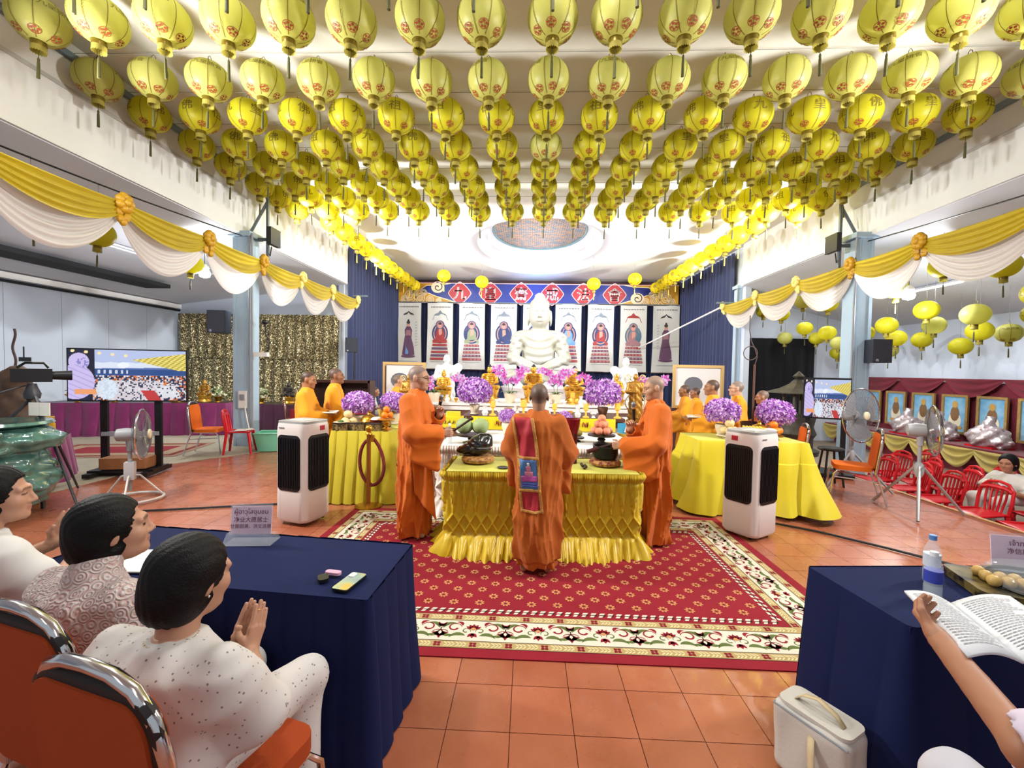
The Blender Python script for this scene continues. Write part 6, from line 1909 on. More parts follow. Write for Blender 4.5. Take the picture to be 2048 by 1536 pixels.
# ================================================================== fans
def fan(label, loc, rz, ph, pole_h, legs, R=.3, tilt=0.0, mcol=None, thick=.13):
    """fan facing +x before turning"""
    t = thing('fan', label, 'fan', loc, radians(rz))
    M_fg = mcol or mat('fan_grey', '9a9ca0', .45); M_wire_ = mat('fan_wire', '6e6e70', .4, metal=.5)
    c = Vector((0, 0, ph)); T = Matrix.Translation(c) @ Matrix.Rotation(-tilt, 4, 'Y')
    for sgn, nm in ((1, 'front_guard'), (-1, 'rear_guard')):
        mb = MB()
        for k in range(48):
            a = 2 * pi * k / 48; pts = []
            for q in np.linspace(.16, 1, 7):
                bul = thick * .5 * sqrt(max(0, 1 - q ** 3)); pts.append(T @ Vector((sgn * bul, R * q * cos(a + .25 * sgn * (1 - q)), R * q * sin(a + .25 * sgn * (1 - q)))))
            mb.tube(pts, .0017, 3, caps=False)
        for q in (.4, .7): mb.tube([T @ Vector((sgn * thick * .5 * sqrt(1 - q ** 3), R * q * cos(a), R * q * sin(a))) for a in np.linspace(0, 2 * pi, 33)[:-1]], .002, 4, closed=True)
        o = mb.build(nm, M_wire_, t, 180); o['kind'] = 'stuff'
    MB().tube([T @ Vector((0, R * cos(a), R * sin(a))) for a in np.linspace(0, 2 * pi, 49)[:-1]], .010, 6, closed=True).build('guard_rim', M_chrome, t)
    hub = MB(); hub.lathe([(.0, 0), (.06, 0), (.06, .02), (.045, .03), (0, .032)], 20, M=T @ Matrix.Translation((thick * .48, 0, 0)) @ Matrix.Rotation(pi / 2, 4, 'Y')); hub.build('hub_cap', mat('fan_cream', 'cfc4a8', .4), t)
    for k in range(3):
        mb = MB(); a0 = 2 * pi * k / 3 + .4
        mb.grid(lambda u, v: T @ Vector(((u - .5) * .06 - .01, R * (.12 + .78 * v) * cos(a0 + (u - .5) * (.5 + .9 * sin(pi * v * .6))), R * (.12 + .78 * v) * sin(a0 + (u - .5) * (.5 + .9 * sin(pi * v * .6))))), 6, 8)
        mb.build('blade', mat('fan_blade', '8d8f94', .35, alpha=1, transl=.4), t, 180)
    mb = MB(); mb.lathe([(.05, -.05), (.075, -.07), (.085, -.15), (.075, -.24), (.04, -.26), (0, -.26)], 20, M=T @ Matrix.Rotation(pi / 2, 4, 'Y')); mb.build('motor', M_fg, t)
    MB().cyl((-.12, 0, ph - .07), (-.12, 0, ph - .2), .04, .035).build('neck', M_fg, t)
    MB().cyl((-.12, 0, pole_h), (-.12, 0, ph - .15), .022).build('pole', M_fg, t)
    if legs == 'ring':
        MB().box((-.12, 0, pole_h + .25), (.1, .1, .22)).build('control_box', mat('fan_control', 'b8b8ba', .4), t)
        mb = MB(); mb.tube([(-.12 + .33 * cos(a), .28 * sin(a), .02) for a in np.linspace(0, 2 * pi, 33)[:-1]], .016, 8, closed=True); mb.build('base_ring', mat('fan_tube', 'c8c6c2', .35), t)
        for a in (.5, pi - .5, 3 * pi / 2):
            MB().tube([(-.12 + .33 * cos(a), .28 * sin(a), .02), (-.12 + .1 * cos(a), .08 * sin(a), .3), (-.12, 0, pole_h + .2)], .012, 6).build('base_strut', mat('fan_tube', 'c8c6c2', .35), t)
    else:
        for k in range(3):
            a = legs + 2 * pi * k / 3
            MB().tube([(-.12 + .04 * cos(a), .04 * sin(a), pole_h + .08), (-.12 + .50 * cos(a), .50 * sin(a), .01)], .018, 8).build('leg', mat('fan_leg', 'a8a8aa', .35, metal=.5), t)
        MB().lathe([(.03, pole_h - .05), (.05, pole_h), (.05, pole_h + .1), (.025, pole_h + .14)], 16, (-.12, 0, 0)).build('tripod_hub', M_fg, t)
    return t
fan('grey pedestal fan with tubular ring base before the television', (-4.82, 5.2, .012), 30, .82, .12, 'ring', .31)
fan('silver tripod fan facing the viewer behind the orange chair', (5.0, 6.6, .012), -70, 1.12, .45, .5, .40, .05)
fan('silver tripod fan seen from the side on the platform edge', (5.05, 5.5, .012), -33, 1.05, .5, .4, .31, .05)
# ================================================================== television on its stand
tv = thing('television', 'large television on a black stand showing the ceremony', 'television', (-6.1, 6.36, 0.012), radians(14))
TW, TH = 1.58, .80
MB().box((0, .02, 1.52), (TW, .05, TH)).build('casing', M_black, tv, 0)
NX, NY = 220, 112
def paint():
    u, v = np.meshgrid(np.linspace(0, 1, NX + 1), np.linspace(0, 1, NY + 1)); v = 1 - v     # v: 0 bottom .. 1 top
    r = np.random.RandomState(2)
    C = np.zeros(u.shape + (3,)); nz = np.kron(r.uniform(0, 1, (38, 74)), np.ones((3, 3)))[:u.shape[0], :u.shape[1]]
    def put(m, col, a=1.0): C[m] = C[m] * (1 - a) + np.array(lin(col)) * a
    put(np.ones_like(u, bool), 'b9c6ea')
    put(v < .72, '5a74b4'); put((v > .62 + .05 * u) & (v < .74 + .02 * np.abs(np.sin(u * 22))), 'dfe6f6')
    put((v < .62) & (v > .5), '2f4f8c'); put((v > .53) & (v < .6) & (np.sin(u * 130) > .2) & (u < .5), 'cfd6e6')
    put((v < .5), '2a3050')
    crowd = (v < .5) & (u > .2)
    put(crowd & (nz > .62), 'c9c4d0'); put(crowd & (nz > .8), 'e07a3a'); put(crowd & (nz < .12), 'e8e8ee')
    put((v < .40) & (u > .33) & (u < .8) & (nz > .35), 'd8cfd6'); put((np.abs(u - .62 - (.35 - v) * .3) < .06) & (v < .2), 'c23a3a')
    put((v > .05) & (v < .3) & (np.abs(u - .88 + v * .25) < .09) & (nz > .25), 'dfe0e8')
    lt = (v > .82 - .5 * (u - .5)) & (u > .5) & (v < .80 + .3 * (u - .5)) & (v > .60)
    put(lt, 'dcc850'); put(lt & (np.sin(u * 120 + v * 40) * np.sin(v * 110) > .3), 'f0e494'); put(lt & (np.sin(u * 120 + v * 40) * np.sin(v * 110) < -.5), 'a88f30')
    put((((u - .46) / .05) ** 2 + ((v - .70) / .06) ** 2) < 1, 'f4faff', .8)
    put((u < .2), '1c1f3a'); put((u > .16) & (u < .22) & (v > .45), '181a30')
    statue = ((u - .09) / .085) ** 2 + ((v - .76) / .17) ** 2 < 1; body = ((u - .06) / .16) ** 2 + ((v - .36) / .34) ** 2 < 1
    put(body | statue, 'cdbfee'); put((((u - .12) / .05) ** 2 + ((v - .74) / .1) ** 2 < 1) & (nz > .5), '8a86c8'); put(body & (np.sin((u + v) * 60) > .75), 'b5a8e0')
    put((u < .24) & (v > .12) & (v < .22) & (u > .05), 'f0a06a'); put((((u - .32) / .09) ** 2 + ((v - .22) / .2) ** 2 < 1), 'dff0ff', .8)
    for q in range(5): put(((u - .04 - .11 * q) ** 2 * 6 + (v - .97 + .02 * q) ** 2 * 2) < .0016, 'ffe6b0')
    return C.reshape(-1, 3)
V, F = np_grid(lambda u, v: ((u - .5) * (TW - .03), -.0065 + 0 * u, 1.52 + (.5 - v) * (TH - .035)), NX, NY)
u_, v_ = np.meshgrid(np.linspace(0, 1, NX + 1), np.linspace(0, 1, NY + 1))
m_tv = bpy.data.materials.new('screen_picture'); m_tv.use_nodes = True
m_tv.cycles.emission_sampling = 'NONE'; N = m_tv.node_tree.nodes; N['Principled BSDF'].inputs['Base Color'].default_value = (.01, .01, .01, 1); N['Principled BSDF'].inputs['Roughness'].default_value = .2
vc = N.new('ShaderNodeVertexColor'); vc.layer_name = 'Col'; m_tv.node_tree.links.new(vc.outputs[0], N['Principled BSDF'].inputs['Emission Color']); N['Principled BSDF'].inputs['Emission Strength'].default_value = 1.0
link('screen', np_mesh('screen', V, F[:, ::-1], m_tv, False, paint()), tv)
for s in (-1, 1):
    MB().box((s * .36, .07, .8), (.09, .05, 1.56)).build('upright', M_black, tv, 0); MB().box((s * .36, .0, .05), (.1, .66, .06)).build('foot', M_black, tv, 0)
MB().box((0, .05, .62), (.76, .06, .06)).build('crossbar', M_grey, tv, 0); MB().box((0, 0, .09), (.85, .42, .03)).build('shelf', M_black, tv, 0)
tag(MB().rbox((0, 0, .09), (.62, .3, .16), .04).build('wooden_trunk', mat('brown_box', '8a5a36', .6, var=(6, .2)), None, 40, (-6.06, 6.30, .125), (0, 0, radians(14))), 'brown wooden box on the shelf of the television stand', 'box')
# ================================================================== lamps of the aisles
M_tube = mat('lit_fluorescent_tube', 'ffffff', .3, emis='f4f7ff', estr=7); M_tubeoff = mat('unlit_tube', 'd8d8da', .3)
def batten(label, x, y, z, rz, lit=True, ln=1.25):
    t = thing('fluorescent_lamp', label, 'lamp', (x, y, z), radians(rz))
    MB().box((0, 0, .03), (ln, .13, .04)).build('housing', mat('lamp_housing_grey', 'a8aab0', .4), t, 0)
    MB().cyl((-ln / 2 + .03, 0, -.01), (ln / 2 - .03, 0, -.01), .02, seg=10).build('tube', M_tube if lit else M_tubeoff, t)
    for s in (-1, 1): MB().box((s * (ln / 2 - .02), 0, 0), (.04, .08, .07)).build('end_cap', M_white, t, 0)
    if lit: area_light('tube_light', (x, y, z - .05), (x, y, 0), .12, 34, (.93, .96, 1), ln)
batten('lit fluorescent lamp on the left aisle ceiling nearest the viewer', -8.3, 6.35, 4.07, 90); batten('unlit fluorescent lamp on the left aisle ceiling', -8.4, 8.9, 4.07, 90, False, 1.5)
batten('lit fluorescent lamp on the left aisle ceiling behind the bulb', -8.2, 11.6, 4.1, 90)
batten('lit fluorescent lamp on the right aisle ceiling behind the bulb', 9.3, 10.2, 3.8, 90); batten('lit fluorescent lamp on the right aisle ceiling over the black curtain', 8.3, 13.2, 4.05, 90)
batten('lit fluorescent lamp on the right aisle ceiling in the middle', 8.9, 11.9, 3.92, 90)
def bulb(label, loc, zc):
    t = thing('pendant_bulb', label, 'lamp', loc)
    MB().lathe([(.0, -.13), (.09, -.10), (.11, -.03), (.08, .04), (.05, .07)], 20).build('bulb', mat('lit_led_bulb', 'ffffff', .3, emis='ffffff', estr=16), t)
    MB().lathe([(.05, .07), (.09, .08), (.08, .11), (.03, .16), (.0, .17)], 16).build('socket', M_white, t)
    MB().cyl((0, 0, .16), (0, 0, zc - loc[2]), .006, seg=6).build('cord', M_black, t)
    d = bpy.data.lights.new('bulb_light', 'POINT'); d.energy = 190; d.shadow_soft_size = .12; d.color = (.95, .97, 1)
    o = bpy.data.objects.new('bulb_light', d); COL.objects.link(o); o.location = (loc[0], loc[1], loc[2] - .2)
bulb('bright pendant bulb in the left aisle beneath the garland', (-6.85, 8.9, 3.67), 4.35); bulb('bright pendant bulb in the right aisle beneath the garland', (7.55, 8.9, 3.38), 4.36)
# loudspeakers on the columns and curtain
def speaker(label, loc, rz, w=.36, h=.46, d=.3, stand=False):
    t = thing('loudspeaker', label, 'loudspeaker', loc, radians(rz))
    mb = MB(); mb.prism([(-w / 2, -d / 2), (w / 2, -d / 2), (w * .36, d / 2), (-w * .36, d / 2)], -h / 2, h / 2); mb.build('cabinet', mat('charcoal_cabinet', '2e303a', .5), t, 0)
    MB().box((0, -d / 2 - .004, 0), (w * .92, .01, h * .95)).build('grille', mat('speaker_grille', '3a3d48', .6), t, 0)
    MB().lathe([(.03, 0), (.03, .006), (0, .008)], 14, M=Matrix.Translation((-w * .3, -d / 2 - .008, -h * .4)) @ Matrix.Rotation(pi / 2, 4, 'X')).build('badge', M_chrome, t)
    MB().box((0, d / 2 + .06, .05), (.08, .14, .1)).build('mount', M_black, t, 0)
    if stand: MB().cyl((0, d / 2 + .12, .1), (0, d / 2 + .12, -loc[2]), .025, seg=8).build('stand_pole', M_black, t)
speaker('dark loudspeaker mounted left of the left column', (-6.38, 8.72, 2.60), 5); speaker('dark loudspeaker mounted on the right column', (6.92, 8.82, 2.22), 0); speaker('dark loudspeaker before the left edge of the navy curtain', (-5.62, 13.6, 2.42), 10, stand=True)
t = thing('wall_camera', 'small white camera arm with hanging cable on the left column', 'camera', (-5.72, 8.85, 1.95)); MB().box((.12, 0, 0), (.3, .09, .09)).build('camera_body', M_white, t, 0); MB().tube([(.25, 0, .05), (.3, 0, .25), (.22, 0, .42), (.2, 0, .62)], .012, 6).build('cable', M_black, t); MB().sphere((.2, 0, .68), .06, 10, 8).build('dome', M_black, t)
t = thing('switch_box', 'white switch box with hanging cable on the left column', 'switch box', (-5.95, 8.78, 1.0)); MB().box((0, 0, 0), (.16, .05, .36)).build('cover', M_white, t, 0); MB().box((0, -.03, .05), (.1, .02, .12)).build('socket_plate', M_grey, t, 0); MB().tube([(.06, -.03, -.15), (.12, -.05, -.4), (.2, -.05, -.75), (.25, -.05, -.95)], .012, 6).build('cable', M_white, t)
# lanterns in the aisles
for i, (x, y, z) in enumerate(((-6.5, 5.45, 3.74), (-6.5, 6.3, 3.66), (-6.75, 8.4, 3.72), (-6.8, 10.2, 3.8))):
    lantern((x, y, z), 'yellow lantern in the left aisle, %s from the front' % ordn(i), 'lanterns of the left aisle', 'big', False, None, .85, 4.45 + (x + 6.05) * .1227 + .01)
k = 0
for r_ in range(4):
    for c in range(9):
        x = 7.55 + .85 * r_; y = 6.2 + 1.0 * c + .25 * (r_ % 2)
        z = 4.06 - (x - 6.85) * .27 - (.12 if r_ == 0 else .5) - (.22 * ((c + r_) % 2))
        lantern((x, y, z), 'yellow lantern in the right aisle, %s from front, %s row from columns' % (ordn(c), ordn(r_)), 'lanterns of the right aisle', 'big' if (r_ + c) % 3 else 'small', (r_ * 3 + c) % 4 == 0, None, .85, 4.55 - (x - 6.85) * .268 + .01)
# ================================================================== navy tables in the foreground
M_nv = mat('navy_table_cloth', '101a44', .9, spec=.25, var=(3, .1), bump=(300, .06))
def navy(s, v, L): return .004 + .022 * np.abs(np.sin(s * 13 + .6 * np.sin(s * 4))) ** .6 * v ** .7 + .05 * v * (1 + .5 * np.sin(s * 3.1))
table('navy cloth covered table on the left, women seated behind it', [(-2.33, 1.88), (-.65, 1.74), (-.62, 2.31), (-2.26, 2.45)], .75, folded(.135, .028, .05, 5), M_nv, M_nv)
table('navy cloth covered table on the right, water bottles on it', [(1.50, 1.69), (2.95, 1.75), (2.95, 2.32), (1.44, 2.20)], .75, navy, M_nv, M_nv)
M_acr = mat('clear_acrylic', 'dfe8f0', .05, alpha=.16)
def name_card(label, loc, rz, lines, w=.21):
    t = thing('name_card', label, 'sign', loc, radians(rz))
    mb = MB(); mb.prism([(-.06, 0), (.06, 0), (.015, .05), (-.015, .05)], -w / 2 - .02, w / 2 + .02, Matrix(((0, 0, 1, 0), (1, 0, 0, 0), (0, 1, 0, 0), (0, 0, 0, 1)))); mb.build('acrylic_base', M_acr, t, 0)
    MB().box((0, 0, .12), (w, .004, .15), rx=-.12).build('card', mat('pink_card', 'f2cce2', .6), t, 0)
    MB().box((0, -.005, .125), (w + .012, .003, .17), rx=-.12).build('acrylic_sleeve', M_acr, t, 0)
    for i, (s, sz, z) in enumerate(lines):
        mb = MB(); add_text(mb, s, sz, lambda x, y: (x, -.0085 + (z + y - .12) * .12, z + y)); mb.build('lettering', mat('plum_lettering', '6a2a50', .6), t, 0)
name_card('pink name card in a clear acrylic stand on the left navy table', (-1.49, 2.27, .756), 6, (('ผู้อาวุโสชุมชน', .034, .165), ('净业大愿居士', .030, .125), ('甘露圆满，洪文洁惠', .024, .09)))
name_card('pink name card on the right navy table behind the fruit tray', (2.42, 2.16, .756), -10, (('เจ้าภาพ', .034, .165), ('净信居士', .030, .125)), .24)
def phone_col():
    m = mat('iridescent_phone_back', 'a8b0a8', .2, metal=.3, coat=.6); N, L, p = nodes_of(m)
    tc = N.new('ShaderNodeTexCoord'); nz = N.new('ShaderNodeTexNoise'); nz.inputs['Scale'].default_value = 9; L.new(tc.outputs['Object'], nz.inputs[0]); rp = N.new('ShaderNodeValToRGB'); L.new(nz.outputs[0], rp.inputs[0]); e = rp.color_ramp.elements
    e[0].position = .3; e[0].color = (*lin('8a98b8'), 1); e[1].position = .7; e[1].color = (*lin('d8b848'), 1); q = e.new(.5); q.color = (*lin('9ab8b0'), 1); L.new(rp.outputs[0], p.inputs['Base Color']); return m
t = thing('smartphone', 'smartphone with iridescent back lying on the navy table corner', 'phone', (-.775, 1.86, .757), radians(-12))
MB().rbox((0, 0, .005), (.078, .158, .009), .012).build('phone_body', M_black, t); MB().rbox((0, 0, .0105), (.074, .154, .002), .011).build('phone_back', phone_col(), t); MB().rbox((-.018, .05, .0125), (.03, .038, .003), .008).build('camera_bump', mat('camera_bump', 'd8d8dc', .3), t)
t = thing('car_key', 'black car key fob with pink tag beside the smartphone', 'key', (-.905, 1.88, .757), .5); MB().rbox((0, 0, .008), (.045, .06, .014), .015).build('fob', M_black, t); MB().rbox((.045, .03, .012), (.03, .075, .012), .012, rz=.9).build('tag', mat('pink_leather', 'e0a8c0', .5), t); MB().ring((.02, .03, .01), .014, .0015, 16, 5).build('key_ring', M_chrome, t)
t = thing('tissue_pack', 'white folded tissue on the left navy table', 'tissue', (-1.68, 2.15, .757), .3); MB().rbox((0, 0, .008), (.14, .1, .014), .02).build('fold', M_white, t); MB().rbox((.03, .01, .02), (.1, .08, .012), .02, rz=.3).build('fold', M_white, t)
bottle('water bottle with blue cap on the left end of the navy table', (-2.2, 2.03, .756), .2, '5a9ad0', None, .045)
t = thing('paper_sheets', 'open papers before the women on the left navy table', 'paper', (-1.95, 1.98, .757), -.1); MB().box((-.13, 0, .004), (.22, .24, .006)).build('sheet', MATS['paper'], t, 0); MB().box((.12, .03, .004), (.22, .24, .006), rz=.15).build('sheet', MATS['paper'], t, 0)
bottle('small water bottle with white cap and blue label on the right navy table', (1.80, 1.93, .756), .20, 'e8ecf2', '3a4ab0'); bottle('water bottle with blue cap behind the smaller bottle on the right table', (1.93, 2.08, .756), .22, '5a8ac8', 'cfd8e4')
# covered tray of fruit
t = thing('fruit_tray', 'black tray of gold fruit under a clear round lid on the right table', 'tray', (2.28, 1.97, .756), -.3)
MB().rbox((0, 0, .02), (.52, .32, .04), .04).build('tray', mat('black_gold_tray', '17140f', .3, col2='6a5a2c', var=(18, .2)), t); o = MB().lathe([(.19, .0), (.19, .02), (.17, .06), (.10, .085), (0, .095)], 32, (.04, 0, .04), sx=1.1).build('lid', M_acr, t); MB().ring((.04, 0, .045), .2, .008, 40, 6).build('lid_rim', M_black, t)
for i in range(7): MB().sphere((-.17 + .05 * (i % 3), -.05 + .05 * (i // 3), .06), .026, 10, 8).build('longan', mat('golden_fruit', 'c2a05a', .4), t)
# white cooler bag on the floor
t = thing('lunch_bag', 'white insulated bag with cream straps on the floor by the right table', 'bag', (1.25, 1.80, .012), radians(30), None, .74)
M_bag = mat('white_bag_cloth', 'cfcbc2', .6, bump=(60, .08)); M_strap = mat('cream_strap', 'cfbb94', .7)
V, F = snet(lambda X, Y, Z: rboxd((X, Y, Z), (0, 0, .2), (.12, .20, .2), .05) - .006 * np.sin(Y * 22 + Z * 9) - .004 * np.sin(X * 40), (-.18, -.26, -.02), (.18, .26, .44), .012); link('bag_body', np_mesh('bag_body', V, F, M_bag), t)
MB().rbox((0, 0, .405), (.21, .37, .02), .05).build('lid', M_bag, t); MB().tube([(-.118, -.19, .375), (-.125, 0, .38), (-.118, .19, .375), (0, .203, .377), (.118, .19, .375)], .006, 6).build('zip', M_grey, t)
def band(t, pts, w, n, name, m):
    mb = MB(); n = Vector(n); v = [Vector(p) + n * s * w for p in pts for s in (-1, 1)]; k = len(pts)
    mb.add(v, [(2 * i, 2 * i + 1, 2 * i + 3, 2 * i + 2) for i in range(k - 1)]); o = mb.build(name, m, t, 60); q = o.modifiers.new('thickness', 'SOLIDIFY'); q.thickness = .005
band(t, [(-.02, -.13, .418), (-.02, -.09, .46), (-.02, 0, .49), (-.02, .08, .46), (-.02, .12, .418)], .018, (1, 0, 0), 'carry_strap', M_strap)
band(t, [(-.13, -.02, .33), (-.17, -.04, .26), (-.19, -.06, .12), (-.18, -.05, .02)], .02, (.3, 1, 0), 'side_strap', M_strap)

# ================================================================== women seated at the tables
def lace(name, col, scale, hole, kind='eyelet'):
    m = mat(name, col, .75, sheen=.15); N, L, p = nodes_of(m); tc = N.new('ShaderNodeTexCoord')
    vo = N.new('ShaderNodeTexVoronoi'); vo.inputs['Scale'].default_value = scale; L.new(tc.outputs['Object'], vo.inputs['Vector']); rp = N.new('ShaderNodeValToRGB'); e = rp.color_ramp.elements
    b = N.new('ShaderNodeBump'); b.inputs['Strength'].default_value = .5; b.inputs['Distance'].default_value = .01; L.new(b.outputs[0], p.inputs['Normal'])
    if kind == 'eyelet':
        e[0].position = .13; e[0].color = (*lin(hole), 1); e[1].position = .19; e[1].color = (*lin(col), 1); L.new(vo.outputs['Distance'], rp.inputs[0]); L.new(rp.outputs[0], b.inputs['Height'])
    else:
        w = N.new('ShaderNodeMath'); w.operation = 'SINE'; s = N.new('ShaderNodeMath'); s.operation = 'MULTIPLY'; s.inputs[1].default_value = 22; L.new(vo.outputs['Distance'], s.inputs[0]); L.new(s.outputs[0], w.inputs[0])
        e[0].position = .0; e[0].color = (*lin(hole), 1); e[1].position = .55; e[1].color = (*lin(col), 1); L.new(w.outputs[0], rp.inputs[0]); L.new(w.outputs[0], b.inputs['Height'])
    L.new(rp.outputs[0], p.inputs['Base Color']); return m
M_hairb = mat('black_hair', '060506', .5, spec=.25, bump=(180, .25))
def hair_sdf(hd, style):
    def f(X, Y, Z):
        L = hd.loc((X, Y, Z)); x, y, z = L
        d = su(ell(L, (0, -.022, .035), (.098, .114, .110)), ell(L, (0, -.045, -.04), (.090, .09, .09)), .04)
        d = d - .0012 * np.sin(x * 260 + 3 * np.sin(z * 30) + 2 * np.sin(y * 35))
        rg = .004 * np.sin(z * 240 + x * 90) + .003 * np.sin(z * 410 + y * 200)
        face = np.maximum(np.maximum(.045 + rg + .25 * np.maximum(z, 0) - y, z - .08), -1); d = np.maximum(d, -np.maximum(face, -(z + .2)))
        d = ss(d, ell(L, (.095, .022, -.04), (.03, .04, .042)), .01); d = ss(d, ell(L, (-.095, .022, -.04), (.03, .04, .042)), .01)
        return np.maximum(d, -.118 + .006 * np.sin(x * 230 + y * 120) - .15 * (y + .05) - z) * hd.k
    return f
def sitter(label, loc, rz, blouse, yaw=0, pitch=-.1, hands='pray', vox=.012, hvox=.006, skin='b98a70', topz=1.22, hair=True, trousers=None, arms=None, hv=.0045, wid=1.0, seat=.46, collar=False, floor=0.0, fine=True):
    t = add_person(label, loc, rz); dz = topz - 1.22
    hd = Head((0, .10, 1.095 + dz), yaw, pitch, 0, 1.0); sz = .90 + dz
    S = [np.array((sx * .175 * wid, .02, sz)) for sx in (-1, 1)]
    if arms is None:
        arms = [((-.26, .12, .68 + dz), (-.035, .30, .73 + dz)), ((.26, .12, .68 + dz), (.02, .30, .73 + dz))]
    A = [(S[i], np.array(arms[i][0]), np.array(arms[i][1])) for i in (0, 1)]
    tab = [(seat, .20 * wid, .15, -.02, 0), (seat + .1, .185 * wid, .14, -.02, 0), (seat + .25, .19 * wid, .135, 0, 0), (sz - .08, .20 * wid, .13, .01, 0), (sz + .0, .19 * wid, .11, .015, 0), (sz + .035, .115, .09, .03, 0), (sz + .055, .085, .08, .038, 0)]
    def bl(X, Y, Z):
        P = (X, Y, Z); d = column_sdf(P, tab, lambda th, z: .006 * np.sin(7 * th + z * 18))
        for S_, E, W in A:
            M = S_ + (E - S_) * .86; d = su(d, cap(P, S_, M, .062, .082), .085); d = ss(d, cap(P, M, E + (E - S_) * .3, .062), .01)
        d = d - .006 * (.6 - np.abs(np.sin(20 * (Z + X * .4) + 2 * np.sin(X * 9 + Y * 5))))
        if collar: d = su(d, cap(P, (0, .035, sz + .05), (0, .05, sz + .085), .082, .074), .01)
        return d
    V, F = snet(bl, (-.42, -.25, seat - .03), (.42, .34, sz + .16), vox); link('blouse', np_mesh('blouse', V, F, blouse), t)
    def tr(X, Y, Z):
        P = (X, Y, Z); d = ell(P, (0, 0, seat + .07), (.20, .17, .11))
        for sx in (-1, 1):
            d = su(d, su(cap(P, (sx * .09, .03, seat + .075), (sx * .14, .44, seat + .06), .095, .078), cap(P, (sx * .14, .44, seat + .04), (sx * .14, .40, .12), .075, .07), .03), .03)
        return d - .006 * np.sin(26 * (X + Y * .6 + Z * .5))
    V, F = snet(tr, (-.34, -.25, .02), (.34, .62, seat + .25), vox * 1.4); link('trousers', np_mesh('trousers', V, F, trousers or blouse), t)
    def bf(X, Y, Z):
        P = (X, Y, Z); d = column_sdf(P, [(seat, .14, .1, 0, 0), (sz - .05, .15, .09, .01, 0), (sz + .03, .08, .065, .03, 0), (sz + .06, .05, .05, .045, 0)])
        for S_, E, W in A: d = su(d, su(cap(P, S_, E, .048, .043), cap(P, E, W, .042, .030), .02), .02)
        for sx in (-1, 1): d = su(d, su(cap(P, (sx * .09, .02, seat + .07), (sx * .14, .44, seat + .05), .07, .055), cap(P, (sx * .14, .44, seat + .05), (sx * .14, .40, .08), .05, .04), .02), .03); d = su(d, cap(P, (sx * .14, .38, .045), (sx * .15, .55, .035), .038, .03), .02)
        return d
    hl = []
    for i, (S_, E, W) in enumerate(A):
        sx = (-1, 1)[i]
        if hands == 'pray': hl.append(dict(W=W, E=E, f=(-.0, .42, .9), n=(-sx, 0, 0), side=1 if sx < 0 else -1, curl=(.06, .06), arm=.06, ar=.030))
        elif hands == 'hold': hl.append(dict(W=W, E=E, f=W - E, n=(.7, 0, .7), side=1 if sx < 0 else -1, curl=(.5, .7), arm=.06, ar=.028))
    b = make_skin(t, hd, (0, .05, sz + .0), bf, (-.42, -.2, 0), (.42, .66, sz + .12), .014, hvox, hl, skin, '1a1412', .9, hv)
    if hair:
        c = np.array(hd.c); V, F = snet(hair_sdf(hd, 0), c - .17, c + .17, .006 if fine else .012); link('hair', np_mesh('hair', V, F, M_hairb), t)
    return t, hd
W1, h1 = sitter('person in white eyelet blouse with short black hair, palms pressed together in front', (-1.055, 1.19, 0), radians(-10), lace('white_eyelet_cotton', 'cfcac6', 52, '8a7a74'), yaw=-.14, pitch=-.14, topz=1.175, wid=1.12)
mb = MB()
for i in range(26):
    a = -2.2 + 4.4 * i / 25; mb.sphere((.07 * sin(a), .035 - .062 * cos(a), .905 - .0 * abs(a)), .004, 6, 5)
mb.build('necklace', mat('fine_gold_chain', 'c89a4a', .3, metal=.9), W1); MB().sphere(h1.world((.083, .0, -.038)), .0045, 8, 6).build('earring', mat('silver_stud', 'e8e4e0', .2, metal=.9), W1)
MB().ring((.012, .345, .82), .011, .002, 16, 5, 'z').build('finger_ring', mat('fine_gold_chain', 'c89a4a', .3), W1)
sitter('person in white scroll lace blouse with collar, head turned to the altar', (-1.585, 1.46, 0), radians(-12), lace('white_scroll_lace', 'd0c8c4', 30, 'c4a8a2', 'scroll'), yaw=-.5, pitch=.05, topz=1.21, collar=True)
sitter('person in plain white shirt at the left edge, hand raised over the table', (-2.40, 1.74, 0), radians(-12), mat('plain_white_cotton', 'd6d4d0', .8), yaw=-.7, pitch=-.05, topz=1.235, arms=[((-.26, .12, .68), (-.05, .32, .80)), ((.26, .14, .70), (.14, .36, .83))], hands='pray')
for i, (x, y, l) in enumerate(((-.95, 1.25, 'orange banquet chair with chrome frame under the woman in the eyelet blouse'), (-1.40, 1.47, 'orange banquet chair with chrome frame under the woman in scroll lace'), (-2.26, 1.78, 'orange banquet chair under the woman at the left edge'))):
    banquet_chair(l, (x, y, 0.012), radians((-15, -15, -12)[i]), None, mat('rust_orange_fabric', 'a23e0a', .85, bump=(200, .1)))
sitter('person at the right edge in pale lilac shirt, holding an open book', (1.45, .86, 0), 0, mat('pale_lilac_cotton', 'd0c6d8', .8), topz=1.25, arms=[((-.33, .10, .90), (-.23, .42, .955)), ((.28, .15, .86), (.22, .42, .93))], hands='hold', trousers=mat('white_trousers', 'd4d6e0', .8), skin='a8765a')
banquet_chair('orange banquet chair under the person at the right edge', (1.45, .88, .012), 0, None, MATS['rust_orange_fabric'])
bk_ = thing('open_book', 'open white book of printed verses held at the right edge', 'book', (1.4, 1.42, .9))
Q = [Vector(p) - Vector((1.4, 1.42, .9)) for p in ((1.41, 1.62, .925), (1.578, 1.62, .885), (1.83, 1.66, .90), (1.19, 1.17, .975), (1.37, 1.2, .945), (1.60, 1.25, .955))]
M_bink = mat('book_ink', '7c7c84', .7)
